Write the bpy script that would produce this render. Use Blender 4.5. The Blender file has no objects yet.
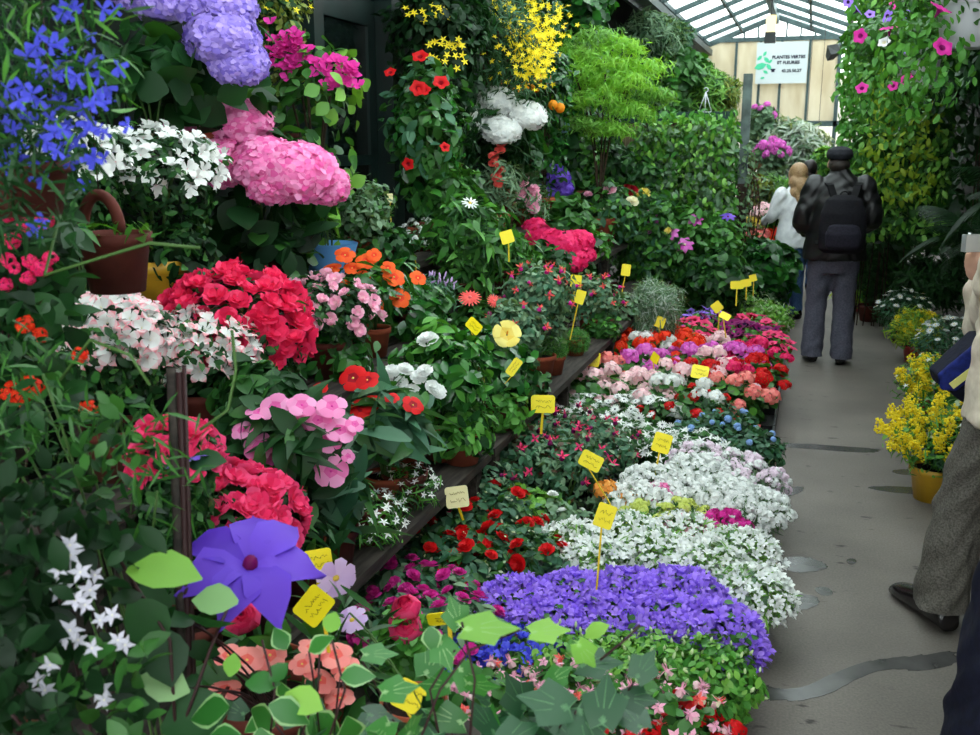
EXPO = 0.42; SKY = 3.6
import bpy, math, random
import numpy as np
from mathutils import Vector, Matrix

R_ = np.random.default_rng(11)
random.seed(5)
PI = math.pi
SC = bpy.context.scene
COL = SC.collection

# ------------------------------------------------------------------ camera model
F_PX = 980.0; CX = 490.0; CY = 367.5; CAM_H = 1.7
PITCH = math.atan(222.5 / F_PX)
YAW = math.atan(325 / F_PX * math.cos(PITCH))

def ray(px, py):
    u = (px - CX) / F_PX; v = (CY - py) / F_PX
    f = math.cos(PITCH) + v * math.sin(PITCH); up = v * math.cos(PITCH) - math.sin(PITCH)
    return Vector((u * math.cos(YAW) - f * math.sin(YAW), u * math.sin(YAW) + f * math.cos(YAW), up))

def at(px, py, z=None, X=None, Y=None, t=None):
    d = ray(px, py)
    if z is not None: t = (z - CAM_H) / d.z
    elif X is not None: t = X / d.x
    elif Y is not None: t = Y / d.y
    return Vector((0, 0, CAM_H)) + d * t, t

def lin(c):
    c = np.array(c, float) / 255.0
    c = np.where(c <= 0.04045, c / 12.92, ((c + 0.055) / 1.055) ** 2.4)
    return (float(c[0]), float(c[1]), float(c[2]), 1.0)

# ------------------------------------------------------------------ materials
MATS = {}
def _new(name):
    m = bpy.data.materials.new(name); m.use_nodes = True
    nt = m.node_tree; nt.nodes.clear()
    out = nt.nodes.new('ShaderNodeOutputMaterial')
    return m, nt, out

def organic(name, c1, c2, rough=0.5, trans=0.3, spec=0.4, tcol=None, obj_var=0.0):
    """leaf / petal: two colours mixed by island, with a translucent share"""
    if name in MATS: return MATS[name]
    m, nt, out = _new(name)
    geo = nt.nodes.new('ShaderNodeNewGeometry')
    mix = nt.nodes.new('ShaderNodeMix'); mix.data_type = 'RGBA'
    mix.inputs[6].default_value = lin(c1); mix.inputs[7].default_value = lin(c2)
    nt.links.new(geo.outputs['Random Per Island'], mix.inputs[0])
    b = nt.nodes.new('ShaderNodeBsdfPrincipled')
    b.inputs['Roughness'].default_value = rough
    b.inputs['Specular IOR Level'].default_value = spec
    nt.links.new(mix.outputs[2], b.inputs['Base Color'])
    if trans > 0:
        t = nt.nodes.new('ShaderNodeBsdfTranslucent')
        if tcol:
            t.inputs['Color'].default_value = lin(tcol)
        else:
            nt.links.new(mix.outputs[2], t.inputs['Color'])
        ms = nt.nodes.new('ShaderNodeMixShader'); ms.inputs[0].default_value = trans
        nt.links.new(b.outputs[0], ms.inputs[1]); nt.links.new(t.outputs[0], ms.inputs[2])
        nt.links.new(ms.outputs[0], out.inputs[0])
    else:
        nt.links.new(b.outputs[0], out.inputs[0])
    MATS[name] = m
    return m

def solid(name, c, rough=0.6, spec=0.4, metal=0.0, noise=0.0, nscale=20.0, c2=None, bump=0.0, stretch=None):
    if name in MATS: return MATS[name]
    m, nt, out = _new(name)
    b = nt.nodes.new('ShaderNodeBsdfPrincipled')
    b.inputs['Roughness'].default_value = rough
    b.inputs['Specular IOR Level'].default_value = spec
    b.inputs['Metallic'].default_value = metal
    b.inputs['Base Color'].default_value = lin(c)
    if noise > 0 or bump > 0:
        tc = nt.nodes.new('ShaderNodeTexCoord')
        mp = nt.nodes.new('ShaderNodeMapping')
        if stretch: mp.inputs['Scale'].default_value = stretch
        nz = nt.nodes.new('ShaderNodeTexNoise'); nz.inputs['Scale'].default_value = nscale
        nz.inputs['Detail'].default_value = 5
        nt.links.new(tc.outputs['Object'], mp.inputs[0]); nt.links.new(mp.outputs[0], nz.inputs['Vector'])
        if noise > 0:
            mix = nt.nodes.new('ShaderNodeMix'); mix.data_type = 'RGBA'
            cc = c2 if c2 else tuple(max(0, x * (1 - noise)) for x in c)
            mix.inputs[6].default_value = lin(c); mix.inputs[7].default_value = lin(cc)
            mr = nt.nodes.new('ShaderNodeMapRange'); mr.inputs[1].default_value = .35; mr.inputs[2].default_value = .65
            nt.links.new(nz.outputs[0], mr.inputs[0]); nt.links.new(mr.outputs[0], mix.inputs[0])
            nt.links.new(mix.outputs[2], b.inputs['Base Color'])
        if bump > 0:
            bp = nt.nodes.new('ShaderNodeBump'); bp.inputs['Strength'].default_value = bump; bp.inputs['Distance'].default_value = .01
            nt.links.new(nz.outputs[0], bp.inputs['Height']); nt.links.new(bp.outputs[0], b.inputs['Normal'])
    nt.links.new(b.outputs[0], out.inputs[0])
    MATS[name] = m
    return m

# ------------------------------------------------------------------ mesh templates and buffers
class Tpl:
    def __init__(s): s.V = np.zeros((0, 3)); s.L = []; s.N = []; s.M = []
    def add(s, verts, faces, mat=0):
        o = len(s.V); s.V = np.vstack([s.V, np.array(verts, float).reshape(-1, 3)])
        mats = mat if isinstance(mat, (list, tuple)) else [mat] * len(faces)
        for f, m in zip(faces, mats):
            s.L += [i + o for i in f]; s.N.append(len(f)); s.M.append(m)
        return s
    def join(s, other, X=None, matoff=0):
        o = len(s.V); V = other.V
        if X is not None: V = V @ X[:, :3].T + X[:, 3]
        s.V = np.vstack([s.V, V]); s.L += [i + o for i in other.L]; s.N += list(other.N); s.M += [m + matoff for m in other.M]
        return s

class Buf:
    def __init__(s): s.V = []; s.L = []; s.N = []; s.M = []; s.n = 0
    def inst(s, tpl, X, matoff=0):
        X = np.asarray(X, float)
        if X.ndim == 2: X = X[None]
        k = len(X)
        if k == 0: return s
        v = tpl.V; n = len(v); L = np.array(tpl.L); N = np.array(tpl.N); M = np.array(tpl.M) + matoff
        W = np.einsum('kij,nj->kni', X[:, :, :3], v) + X[:, None, :, 3]
        s.V.append(W.reshape(-1, 3)); s.L.append((L[None] + (np.arange(k) * n)[:, None] + s.n).ravel())
        s.N.append(np.tile(N, k)); s.M.append(np.tile(M, k)); s.n += n * k
        return s
    def tpl(s, t, matoff=0):
        return s.inst(t, np.hstack([np.eye(3), np.zeros((3, 1))]), matoff)
    def mesh(s, name, mats, smooth=True):
        me = bpy.data.meshes.new(name)
        V = np.concatenate(s.V); L = np.concatenate(s.L); N = np.concatenate(s.N); M = np.concatenate(s.M)
        me.vertices.add(len(V)); me.vertices.foreach_set('co', V.astype(np.float32).ravel())
        me.loops.add(len(L)); me.loops.foreach_set('vertex_index', L.astype(np.int32))
        me.polygons.add(len(N))
        st = np.concatenate([[0], np.cumsum(N)[:-1]])
        me.polygons.foreach_set('loop_start', st.astype(np.int32))
        me.polygons.foreach_set('material_index', M.astype(np.int32))
        me.polygons.foreach_set('use_smooth', np.full(len(N), smooth))
        for m in mats: me.materials.append(m)
        me.update(calc_edges=True); me.validate()
        return me

def as_mesh(name, tpl, mats, smooth=True):
    return Buf().tpl(tpl).mesh(name, mats, smooth)

def link(name, data, parent=None, loc=None):
    o = bpy.data.objects.new(name, data); COL.objects.link(o)
    if parent is not None: o.parent = parent
    if loc is not None: o.location = loc
    return o

def tag(o, label=None, cat=None, group=None, kind=None):
    if label: o['label'] = label
    if cat: o['category'] = cat
    if group: o['group'] = group
    if kind: o['kind'] = kind
    return o

def thing(name, label, cat, loc=(0, 0, 0), rz=0.0, group=None):
    o = bpy.data.objects.new(name, None); COL.objects.link(o)
    o.empty_display_size = .05
    o.location = loc; o.rotation_euler = (0, 0, rz)
    return tag(o, label, cat, group)

def struct(name, data, loc=None):
    o = link(name, data, None, loc); o['kind'] = 'structure'; return o

def dup(root, loc, rz, label, group=None, scale=None, name=None):
    r = root.copy(); COL.objects.link(r); r.location = loc; r.rotation_euler = (0, 0, rz)
    if scale is not None: r.scale = (scale,) * 3
    r['label'] = label
    if group: r['group'] = group
    for ch in list(root.children):
        c = ch.copy(); COL.objects.link(c); c.parent = r
        for g in ch.children:
            d = g.copy(); COL.objects.link(d); d.parent = c
    return r

# ------------------------------------------------------------------ frames
def nrm(a): return a / np.maximum(np.linalg.norm(a, axis=-1, keepdims=True), 1e-9)

def frames(pos, axis, normal, size):
    """template +Y runs along axis, +Z along normal; size (k,) or (k,3)"""
    pos = np.atleast_2d(pos); k = len(pos)
    y = nrm(np.broadcast_to(np.atleast_2d(axis), (k, 3)).astype(float))
    z = np.broadcast_to(np.atleast_2d(normal), (k, 3)).astype(float)
    z = nrm(z - y * np.sum(y * z, -1, keepdims=True) + 1e-6)
    x = np.cross(y, z)
    s = np.asarray(size, float)
    if s.ndim == 0: s = np.full(k, float(s))
    if s.ndim == 1: s = np.repeat(s[:, None], 3, 1)
    M = np.stack([x * s[:, :1], y * s[:, 1:2], z * s[:, 2:3], pos], -1)
    return M

def facing(pos, zdir, size, roll=None):
    """template +Z along zdir with a random roll"""
    pos = np.atleast_2d(pos); k = len(pos)
    z = nrm(np.broadcast_to(np.atleast_2d(zdir), (k, 3)).astype(float))
    a = R_.normal(size=(k, 3)) if roll is None else np.broadcast_to(np.array([[math.cos(roll), math.sin(roll), .01]]), (k, 3))
    y = nrm(a - z * np.sum(a * z, -1, keepdims=True))
    return frames(pos, y, z, size)

def dirs(n, lo=-.2, hi=1.0, even=False):
    if even:
        i = np.arange(n) + .5; z = hi - (hi - lo) * i / n; a = i * 2.399963 + R_.uniform(0, 6.28)
        z = np.clip(z + R_.normal(0, .35 * (hi - lo) / math.sqrt(n), n), -1, 1); a = a + R_.normal(0, .5 / math.sqrt(n), n)
    else:
        z = R_.uniform(lo, hi, n); a = R_.uniform(0, 2 * PI, n)
    s = np.sqrt(np.maximum(0, 1 - z * z))
    return np.stack([s * np.cos(a), s * np.sin(a), z], -1)

def mound(n, c, r, size, lo=-.35, inner=.5, up=.4, noise=.4, droop=.25, lump=0.0):
    d = dirs(n, lo); r = np.array(r, float)
    rad = inner + (1 - inner) * np.sqrt(R_.uniform(0, 1, n))
    if lump:
        ph = d @ np.array([[5.1, 2.2, 3.7], [3.3, -6.2, 2.1], [-2.7, 4.9, 6.0]]).T
        rad = rad * (1 + lump * np.sin(ph).sum(1) / 3)
    p = np.array(c) + d * r * rad[:, None]
    nn = nrm(nrm(d / r) * (1 - up) + np.array([0, 0, up]) + noise * R_.normal(size=(n, 3)))
    a = d * .7 + R_.normal(size=(n, 3)) * .7 - np.array([0, 0, droop])
    a = nrm(a - nn * np.sum(a * nn, -1, keepdims=True))
    s = size * R_.uniform(.65, 1.2, n)
    return frames(p - a * s[:, None] * .5, a, nn, s)

def boxleaves(n, lo, hi, face, size, noise=.5, down=.7):
    p = R_.uniform(lo, hi, (n, 3))
    nn = nrm(np.array(face, float) + noise * R_.normal(size=(n, 3)))
    a = R_.normal(size=(n, 3)) * .6 - np.array([0, 0, down])
    s = size * R_.uniform(.6, 1.25, n)
    return frames(p, a, nn, s)

# ------------------------------------------------------------------ leaf templates
def leaf(prof, fold=.2, droop=.25, border=False, tw=0.0):
    t = Tpl(); n = len(prof) - 1; V = []; Fc = []; Mt = []
    xs = [-1, -.8, 0, .8, 1] if border else [-1, 0, 1]
    c = len(xs)
    for i, w in enumerate(prof):
        y = i / n
        for x in xs:
            V.append((x * w, y, fold * abs(x) * w - droop * y * y + tw * x * y * .1))
    for i in range(n):
        for j in range(c - 1):
            Fc.append((i * c + j, i * c + j + 1, (i + 1) * c + j + 1, (i + 1) * c + j))
            Mt.append(1 if border and j in (0, c - 2) else 0)
    return t.add(V, Fc, Mt)

LF_OVAL = leaf([.03, .2, .27, .2, .015])
LF_BROAD = leaf([.05, .3, .4, .3, .02], fold=.15, droop=.2)
LF_ROUND = leaf([.12, .42, .48, .36, .05], fold=.08, droop=.15)
LF_LONG = leaf([.03, .13, .17, .13, .07, .01], fold=.2, droop=.35)
LF_NARROW = leaf([.02, .07, .06, .01], fold=.3, droop=.25)
LF_BLADE = leaf([.03, .028, .022, .004], fold=.2, droop=.3)
LF_LITTLE = leaf([.05, .3, .28, .03], fold=.1, droop=.15)
LF_BORD = leaf([.04, .3, .4, .32, .18, .015], fold=.12, droop=.2, border=True)

def ivy_leaf(border=False):
    ang = [-150, -105, -60, -28, 0, 28, 60, 105, 150]
    # angle 0 is the tip (along +Y), lobes at +-60, +-150
    rad = [.36, .31, .47, .39, .68, .39, .47, .31, .36]
    t = Tpl(); pts = []
    for a, r in zip(ang, rad):
        a = math.radians(a); pts.append((r * math.sin(a), .3 + r * math.cos(a)))
    n = len(pts); V = [(0, .32, .05)]
    for k in (.86, 1.0):
        for x, y in pts: V.append((x * k, .3 + (y - .3) * k, .05 - .13 * k * (x * x + (y - .3) ** 2) + (0.02 if abs(x) > .25 else 0)))
    V.append((0, .12, .03))
    Fc = []; M = []
    for i in range(n - 1):
        Fc.append((0, 2 + i, 1 + i)); M.append(0)
        Fc.append((1 + i, 2 + i, 2 + n + i, 1 + n + i)); M.append(1 if border else 0)
    Fc.append((0, 1, 2 * n + 1)); M.append(0); Fc.append((0, 2 * n + 1, n)); M.append(0)
    return t.add(V, Fc, M)
LF_IVY = ivy_leaf(); LF_IVYB = ivy_leaf(True)
def veined(base, tips, w=.014):
    t = Tpl().join(base)
    for tx, ty in tips:
        n = 4; V = []
        for i in range(n + 1):
            f = i / n; x = tx * f; y = .12 + (ty - .12) * f; d = math.hypot(tx, ty - .12); px_, py_ = -(ty - .12) / d, tx / d; ww = w * (1 - .8 * f)
            for sg in (-1, 1):
                xx, yy = x + px_ * ww * sg, y + py_ * ww * sg; V.append((xx, yy, .062 - .13 * (xx * xx + (yy - .3) ** 2) - .02 * (1 - f)))
        t.add(V, [(2 * i, 2 * i + 1, 2 * i + 3, 2 * i + 2) for i in range(n)], 1)
    return t
LF_IVYV = veined(LF_IVY, [(0, .93), (.38, .5), (-.38, .5), (.17, .02), (-.17, .02), (.2, .72), (-.2, .72)])

# ------------------------------------------------------------------ flower templates (radius about 1, facing +Z)
def dome(r, h, seg=8, rows=2, z=0.0):
    V = []; Fc = []
    for i in range(rows):
        a = i / rows * PI / 2
        for j in range(seg):
            b = 2 * PI * j / seg; V.append((r * math.cos(a) * math.cos(b), r * math.cos(a) * math.sin(b), z + h * math.sin(a)))
    V.append((0, 0, z + h))
    for i in range(rows - 1):
        for j in range(seg):
            Fc.append((i * seg + j, i * seg + (j + 1) % seg, (i + 1) * seg + (j + 1) % seg, (i + 1) * seg + j))
    for j in range(seg): Fc.append(((rows - 1) * seg + j, (rows - 1) * seg + (j + 1) % seg, rows * seg))
    return V, Fc

def bloom(n, rings, mats=None, center=None, ruff=0.0, cup=.0, rot=0.0, jit=.0, only=None):
    """petals: rings = [(radius, half width, z)...]; center = (r, h, mat)"""
    t = Tpl()
    for k in range(n):
        if only is not None and k not in only: continue
        a = rot + 2 * PI * k / n + random.uniform(-jit, jit); ca, sa = math.cos(a), math.sin(a)
        V = []; tilt = random.uniform(-jit, jit) * .5
        for (r, w, z) in rings:
            for x in (-1, 0, 1):
                zz = z + cup * abs(x) * w + r * tilt + (random.uniform(-ruff, ruff) if r > .3 else 0)
                rr = r * (1 if x == 0 else .94)
                V.append((rr * ca - x * w * sa, rr * sa + x * w * ca, zz))
        Fc = []; Mt = []
        for i in range(len(rings) - 1):
            for j in range(2):
                Fc.append((3 * i + j, 3 * i + 3 + j, 3 * i + 4 + j, 3 * i + 1 + j)); Mt.append(mats[i] if mats else 0)
        t.add(V, Fc, Mt)
    if center:
        V, Fc = dome(center[0], center[1], 8, 2, rings[0][2]); t.add(V, Fc, center[2])
    return t

def X(scale=1.0, rz=0.0, loc=(0, 0, 0), tilt=(0, 0)):
    m = Matrix.Translation(loc) @ Matrix.Rotation(tilt[0], 4, 'X') @ Matrix.Rotation(tilt[1], 4, 'Y') @ Matrix.Rotation(rz, 4, 'Z') @ Matrix.Scale(scale, 4)
    return np.array(m)[:3]

def t_five():      # flat impatiens / geranium floret
    return bloom(5, [(.04, .06, 0), (.35, .3, .06), (.75, .5, .05), (1, .3, -.03)], mats=[1, 0, 0], center=(.09, .06, 2), cup=-.06, jit=.12)
def t_four():      # hydrangea floret
    return bloom(4, [(.03, .1, 0), (.5, .48, .07), (1, .42, .02)], center=None, cup=.1, jit=.1, ruff=.06)
def t_azalea():
    t = Tpl()
    for k, (s, h, lean) in enumerate(((1, 0, .5), (.8, .06, .8), (.52, .16, 1.15))):
        for q in range(5):
            r = bloom(5, [(.05, .1, 0), (.4, .34, .28 * lean), (.78, .46, .62 * lean + random.uniform(-.1, .1)), (1 - .12 * lean, .34, .8 * lean)], mats=[1, 0, 2], ruff=.13, cup=-.18, rot=k * .6, jit=.2, only=(q,))
            t.join(r, X(s * random.uniform(.85, 1.1), 0, (0, 0, h)))
    return t
def t_azalea_single():
    return bloom(5, [(.05, .08, -.3), (.4, .27, .0), (.66, .38, .17), (.9, .27, .26), (1.14, .03, .2)], mats=[1, 1, 0, 2], center=(.06, .3, 3), ruff=.08, cup=.15, jit=.22)
def t_rosette(layers=4):
    t = Tpl()
    for k in range(layers):
        f = k / (layers - 1)
        s = 1 - .62 * f; up = .15 + .75 * f
        r = bloom(5, [(.1, .2, 0), (.6, .5, .3 * up * 1.6), (.95, .48, .8 * up), (.98, .25, .95 * up)], ruff=.05, cup=.25, rot=k * .7, jit=.15)
        t.join(r, X(s, 0, (0, 0, .12 * k)))
    return t
def t_ranunculus():
    t = Tpl()
    for k in range(7):
        f = k / 6
        r0 = 1 - .75 * f
        r = bloom(6, [(.15 * r0, .25 * r0, -.5 * (1 - f)), (.9 * r0, .55 * r0, -.2 + .15 * f), (r0, .55 * r0, .2 + .2 * f), (.72 * r0, .35 * r0, .5 + .2 * f)], ruff=.03, cup=-.05, rot=k * .53, jit=.1)
        t.join(r)
    return t
def t_daisy(n=12, w=.13, c=.22):
    return bloom(n, [(.1, .07, 0), (.6, w, .05), (1, w * .6, .0)], center=(c, .14, 1), jit=.06, ruff=.03)
def t_cosmos():
    return bloom(8, [(.08, .07, 0), (.6, .27, .08), (.92, .3, .04), (1.0, .14, .0)], center=(.17, .12, 1), jit=.08, ruff=.03, cup=.06)
def t_star(n=5, w=.2):
    return bloom(n, [(.03, .08, -.05), (.45, w, .1), (1, .03, .1)], center=(.1, .08, 1), jit=.1)
def t_bell():
    return bloom(5, [(.12, .1, -.5), (.45, .3, -.05), (.7, .3, .12), (1.05, .03, .16)], center=(.06, .3, 1), jit=.08)
def t_trumpet(lobes=5):
    t = Tpl(); seg = 20; V = []; Fc = []; M = []
    prof = [(.08, -.9), (.16, -.45), (.34, -.12), (.7, .05), (1.0, .02)]
    for i, (r, z) in enumerate(prof):
        for j in range(seg):
            a = 2 * PI * j / seg; f = (i / 4) ** 2
            rr = r * (1 + .14 * f * math.cos(lobes * a)); V.append((rr * math.cos(a), rr * math.sin(a), z + .09 * f * math.cos(lobes * 2 * a + 1)))
    for i in range(4):
        for j in range(seg):
            Fc.append((i * seg + j, i * seg + (j + 1) % seg, (i + 1) * seg + (j + 1) % seg, (i + 1) * seg + j)); M.append(1 if i < 2 else 0)
    return t.add(V, Fc, M)
def t_clematis(n=7):
    return bloom(n, [(.05, .07, 0), (.35, .24, .12), (.68, .27, .1), (.88, .16, .04), (1.05, .015, -.04)], mats=[0, 0, 0, 0], center=(.14, .2, 1), ruff=.05, cup=.12, jit=.1)
def t_hibiscus():
    t = bloom(5, [(.06, .1, -.15), (.45, .38, .05), (.85, .52, .12), (1, .3, .05)], mats=[1, 0, 0], ruff=.09, cup=-.05, jit=.12)
    t.join(lathe([(.0, 0), (.05, 0), (.05, .5), (.0, .55)], 6), None, 2)
    return t
def t_fuchsia():
    t = bloom(4, [(.1, .1, .35), (.55, .22, .5), (1, .03, .75)], cup=.1, jit=.1)
    t.join(lathe([(.07, 1.1), (.12, .7), (.16, .4)], 7))
    t.join(lathe([(.12, .4), (.34, .1), (.42, -.25), (.36, -.4)], 9), None, 1)
    return t
def t_columbine():
    t = bloom(5, [(.08, .1, .3), (.55, .26, .15), (1, .03, .0)], cup=.1, jit=.1)
    t.join(bloom(5, [(.1, .14, .2), (.42, .26, -.25), (.4, .2, -.6)], cup=-.05, rot=.63), None, 1)
    t.join(bloom(5, [(.15, .06, .3), (.28, .06, .75), (.2, .02, 1.0)], rot=.63))
    return t
def t_lobelia():
    t = bloom(5, [(.03, .05, 0), (.5, .2, .05), (1, .24, .02)], only=(3, 4, 0), rot=-.3, ruff=.04)
    t.join(bloom(2, [(.03, .04, .1), (.5, .12, .3), (.75, .03, .4)], rot=1.2))
    return t
def t_ball(floret, n, s, lo=-.3, core=0):
    t = Tpl()
    if core: t.join(t_berry(), np.array([[core, 0, 0, 0], [0, core, 0, 0], [0, 0, core * .83, 0]]))
    b = dirs(n, lo, 1, True)
    for m in facing(b * np.array([1, 1, .85]), b + .25 * R_.normal(size=(n, 3)), s * R_.uniform(.85, 1.15, n)): t.join(floret(), m)
    return t
def t_gerbera():
    t = bloom(18, [(.1, .06, 0), (.6, .11, .06), (1, .05, .0)], jit=.05); t.join(bloom(14, [(.1, .05, .1), (.45, .09, .16), (.65, .04, .14)], jit=.05), None, 0)
    V, Fc = dome(.18, .16, 8, 2, .08); t.add(V, Fc, 1); return t
def t_berry():
    V, Fc = dome(1, 1, 8, 3); t = Tpl().add(V, Fc); V, Fc = dome(1, -1, 8, 3); t.add(V, [f[::-1] for f in Fc]); return t

# ------------------------------------------------------------------ solids
def lathe(prof, seg=20, mat=0, mats=None):
    t = Tpl(); V = []; Fc = []; M = []
    for r, z in prof:
        for j in range(seg):
            a = 2 * PI * j / seg; V.append((r * math.cos(a), r * math.sin(a), z))
    for i in range(len(prof) - 1):
        for j in range(seg):
            Fc.append((i * seg + j, i * seg + (j + 1) % seg, (i + 1) * seg + (j + 1) % seg, (i + 1) * seg + j)); M.append(mats[i] if mats else mat)
    return t.add(V, Fc, M)

def tube(pts, r, seg=6, mat=0, caps=True):
    """pts list of 3-vectors, r a number or list"""
    P = np.array([tuple(p) for p in pts], float); n = len(P)
    rr = [r] * n if not hasattr(r, '__len__') else list(r)
    T = np.gradient(P, axis=0); T = nrm(T)
    up = np.array([0, 0, 1.0]) if abs(T[0, 2]) < .9 else np.array([1.0, 0, 0])
    V = []; x = np.cross(up, T[0]); x /= np.linalg.norm(x)
    for i in range(n):
        x = x - T[i] * (x @ T[i]); x /= max(np.linalg.norm(x), 1e-9); y = np.cross(T[i], x)
        for j in range(seg):
            a = 2 * PI * j / seg; V.append(P[i] + rr[i] * (math.cos(a) * x + math.sin(a) * y))
    Fc = []
    for i in range(n - 1):
        for j in range(seg): Fc.append((i * seg + j, i * seg + (j + 1) % seg, (i + 1) * seg + (j + 1) % seg, (i + 1) * seg + j))
    if caps: Fc.append(tuple(range(seg))[::-1]); Fc.append(tuple((n - 1) * seg + j for j in range(seg)))
    return Tpl().add(V, Fc, mat)

def box(lo, hi, mat=0):
    x0, y0, z0 = lo; x1, y1, z1 = hi
    V = [(x0, y0, z0), (x1, y0, z0), (x1, y1, z0), (x0, y1, z0), (x0, y0, z1), (x1, y0, z1), (x1, y1, z1), (x0, y1, z1)]
    return Tpl().add(V, [(3, 2, 1, 0), (4, 5, 6, 7), (0, 1, 5, 4), (1, 2, 6, 5), (2, 3, 7, 6), (3, 0, 4, 7)], mat)

def bar(a, b, w, h, mat=0):
    """rectangular bar between two points; w sideways, h upward"""
    a = Vector(a); b = Vector(b); d = (b - a).normalized()
    up = Vector((0, 0, 1)) if abs(d.z) < .95 else Vector((0, 1, 0))
    s = d.cross(up).normalized(); u = s.cross(d)
    V = []
    for p in (a, b):
        for i, j in ((-1, -1), (1, -1), (1, 1), (-1, 1)): V.append(tuple(p + s * (i * w / 2) + u * (j * h / 2)))
    return Tpl().add(V, [(3, 2, 1, 0), (4, 5, 6, 7), (0, 1, 5, 4), (1, 2, 6, 5), (2, 3, 7, 6), (3, 0, 4, 7)], mat)

def bez(a, b, c, n=8):
    a, b, c = Vector(a), Vector(b), Vector(c)
    return [a * (1 - t) ** 2 + b * 2 * t * (1 - t) + c * t * t for t in [i / n for i in range(n + 1)]]
# ------------------------------------------------------------------ leaf, petal and hard materials
def LM(n, a, b, rough=.45, trans=.2, spec=.34):
    a = tuple(x * .9 for x in a); b = tuple(x * .93 for x in b)
    return organic('leaf_' + n, a, b, rough, trans, spec, tuple(min(255, int(x * k)) for x, k in zip(b, (1.15, 1.12, .6))))
L_MID = LM('mid', (38, 86, 34), (66, 122, 50)); L_DARK = LM('dark', (18, 56, 24), (36, 84, 36), .5, .2, .3)
L_LIGHT = LM('light', (84, 146, 52), (128, 182, 74)); L_GREY = LM('grey', (84, 122, 92), (124, 154, 118), .6)
L_LIME = LM('lime', (100, 170, 52), (154, 208, 88), .5, .4); L_FRESH = LM('fresh', (54, 122, 42), (94, 160, 60))
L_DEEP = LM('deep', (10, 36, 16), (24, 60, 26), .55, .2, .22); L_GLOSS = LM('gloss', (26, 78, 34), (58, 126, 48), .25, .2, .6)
L_SILVER = LM('silver', (146, 164, 152), (190, 202, 190), .7); L_OLIVE = LM('olive', (92, 112, 40), (140, 156, 60))
L_BLUE = LM('bluegreen', (44, 92, 66), (76, 124, 90), .5); L_CREAM = LM('cream', (170, 196, 150), (206, 222, 184), .5)
L_FERN = LM('fern', (22, 62, 24), (46, 96, 40), .5); L_YEL = LM('yellowgreen', (120, 160, 40), (176, 200, 70), .5, .4)
L_IVYD = LM('ivy_dark', (22, 62, 34), (38, 84, 50), .42, .12, .4); L_IVYM = LM('ivy_mid', (36, 96, 34), (62, 128, 52), .42, .2, .4); L_VEIN = LM('vein', (70, 116, 76), (90, 136, 92), .45); L_VEINL = LM('vein_lime', (150, 204, 96), (168, 216, 116), .4)
L_EDGE = LM('edge', (128, 172, 110), (160, 196, 138), .5)
L_BRONZE = LM('bronze', (60, 40, 30), (96, 70, 44), .5)

def PM(n, a, b, tr=.35, rough=.6): return organic('petal_' + n, a, b, rough, tr, .25)
P_ = {}
for n, a, b in [
    ('hotpink', (226, 22, 92), (246, 58, 128)), ('crimson', (222, 18, 76), (246, 62, 112)), ('red', (196, 10, 18), (226, 26, 30)), ('darkred', (128, 6, 22), (170, 14, 36)),
    ('scarlet', (226, 40, 16), (244, 70, 30)), ('orange', (236, 78, 24), (250, 104, 36)), ('pink', (232, 92, 168), (253, 170, 216)), ('softpink', (244, 160, 196), (252, 198, 216)),
    ('magenta', (204, 30, 140), (232, 66, 174)), ('mauve', (214, 78, 188), (236, 132, 218)), ('lilac', (134, 112, 210), (190, 166, 236)), ('violet', (96, 62, 186), (136, 98, 216)),
    ('purple', (134, 92, 224), (184, 146, 248)), ('blue', (54, 58, 196), (98, 104, 234)), ('skyblue', (130, 172, 226), (170, 200, 240)), ('white', (224, 228, 226), (246, 247, 243)),
    ('cream', (240, 232, 190), (250, 246, 220)), ('blush', (246, 196, 204), (252, 224, 226)), ('salmon', (242, 120, 120), (250, 160, 150)), ('coral', (240, 84, 84), (248, 116, 104)),
    ('yellow', (250, 222, 20), (254, 240, 70)), ('softyellow', (248, 222, 90), (252, 236, 140)), ('greenyellow', (196, 208, 90), (224, 232, 140)), ('tangerine', (240, 140, 20), (250, 170, 40)),
    ('wine', (110, 8, 80), (150, 20, 110)), ('bluewhite', (206, 214, 236), (236, 240, 250)), ('palelilac', (206, 168, 226), (226, 196, 238)), ('rosered', (232, 34, 100), (250, 86, 140)),
    ('bud', (190, 214, 150), (220, 234, 190)), ('stamen', (230, 190, 60), (246, 220, 110)), ('eye', (40, 20, 60), (60, 30, 80)), ('palepink', (236, 214, 230), (248, 232, 242)), ('deeppink', (226, 84, 160), (238, 110, 182)), ('clematis', (88, 48, 186), (118, 78, 216)), ('jasminewhite', (198, 196, 212), (222, 218, 228)), ('softcoral', (244, 142, 158), (250, 178, 184)), ('apricot', (236, 150, 60), (246, 180, 90))]:
    P_[n] = PM(n, a, b)

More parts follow.
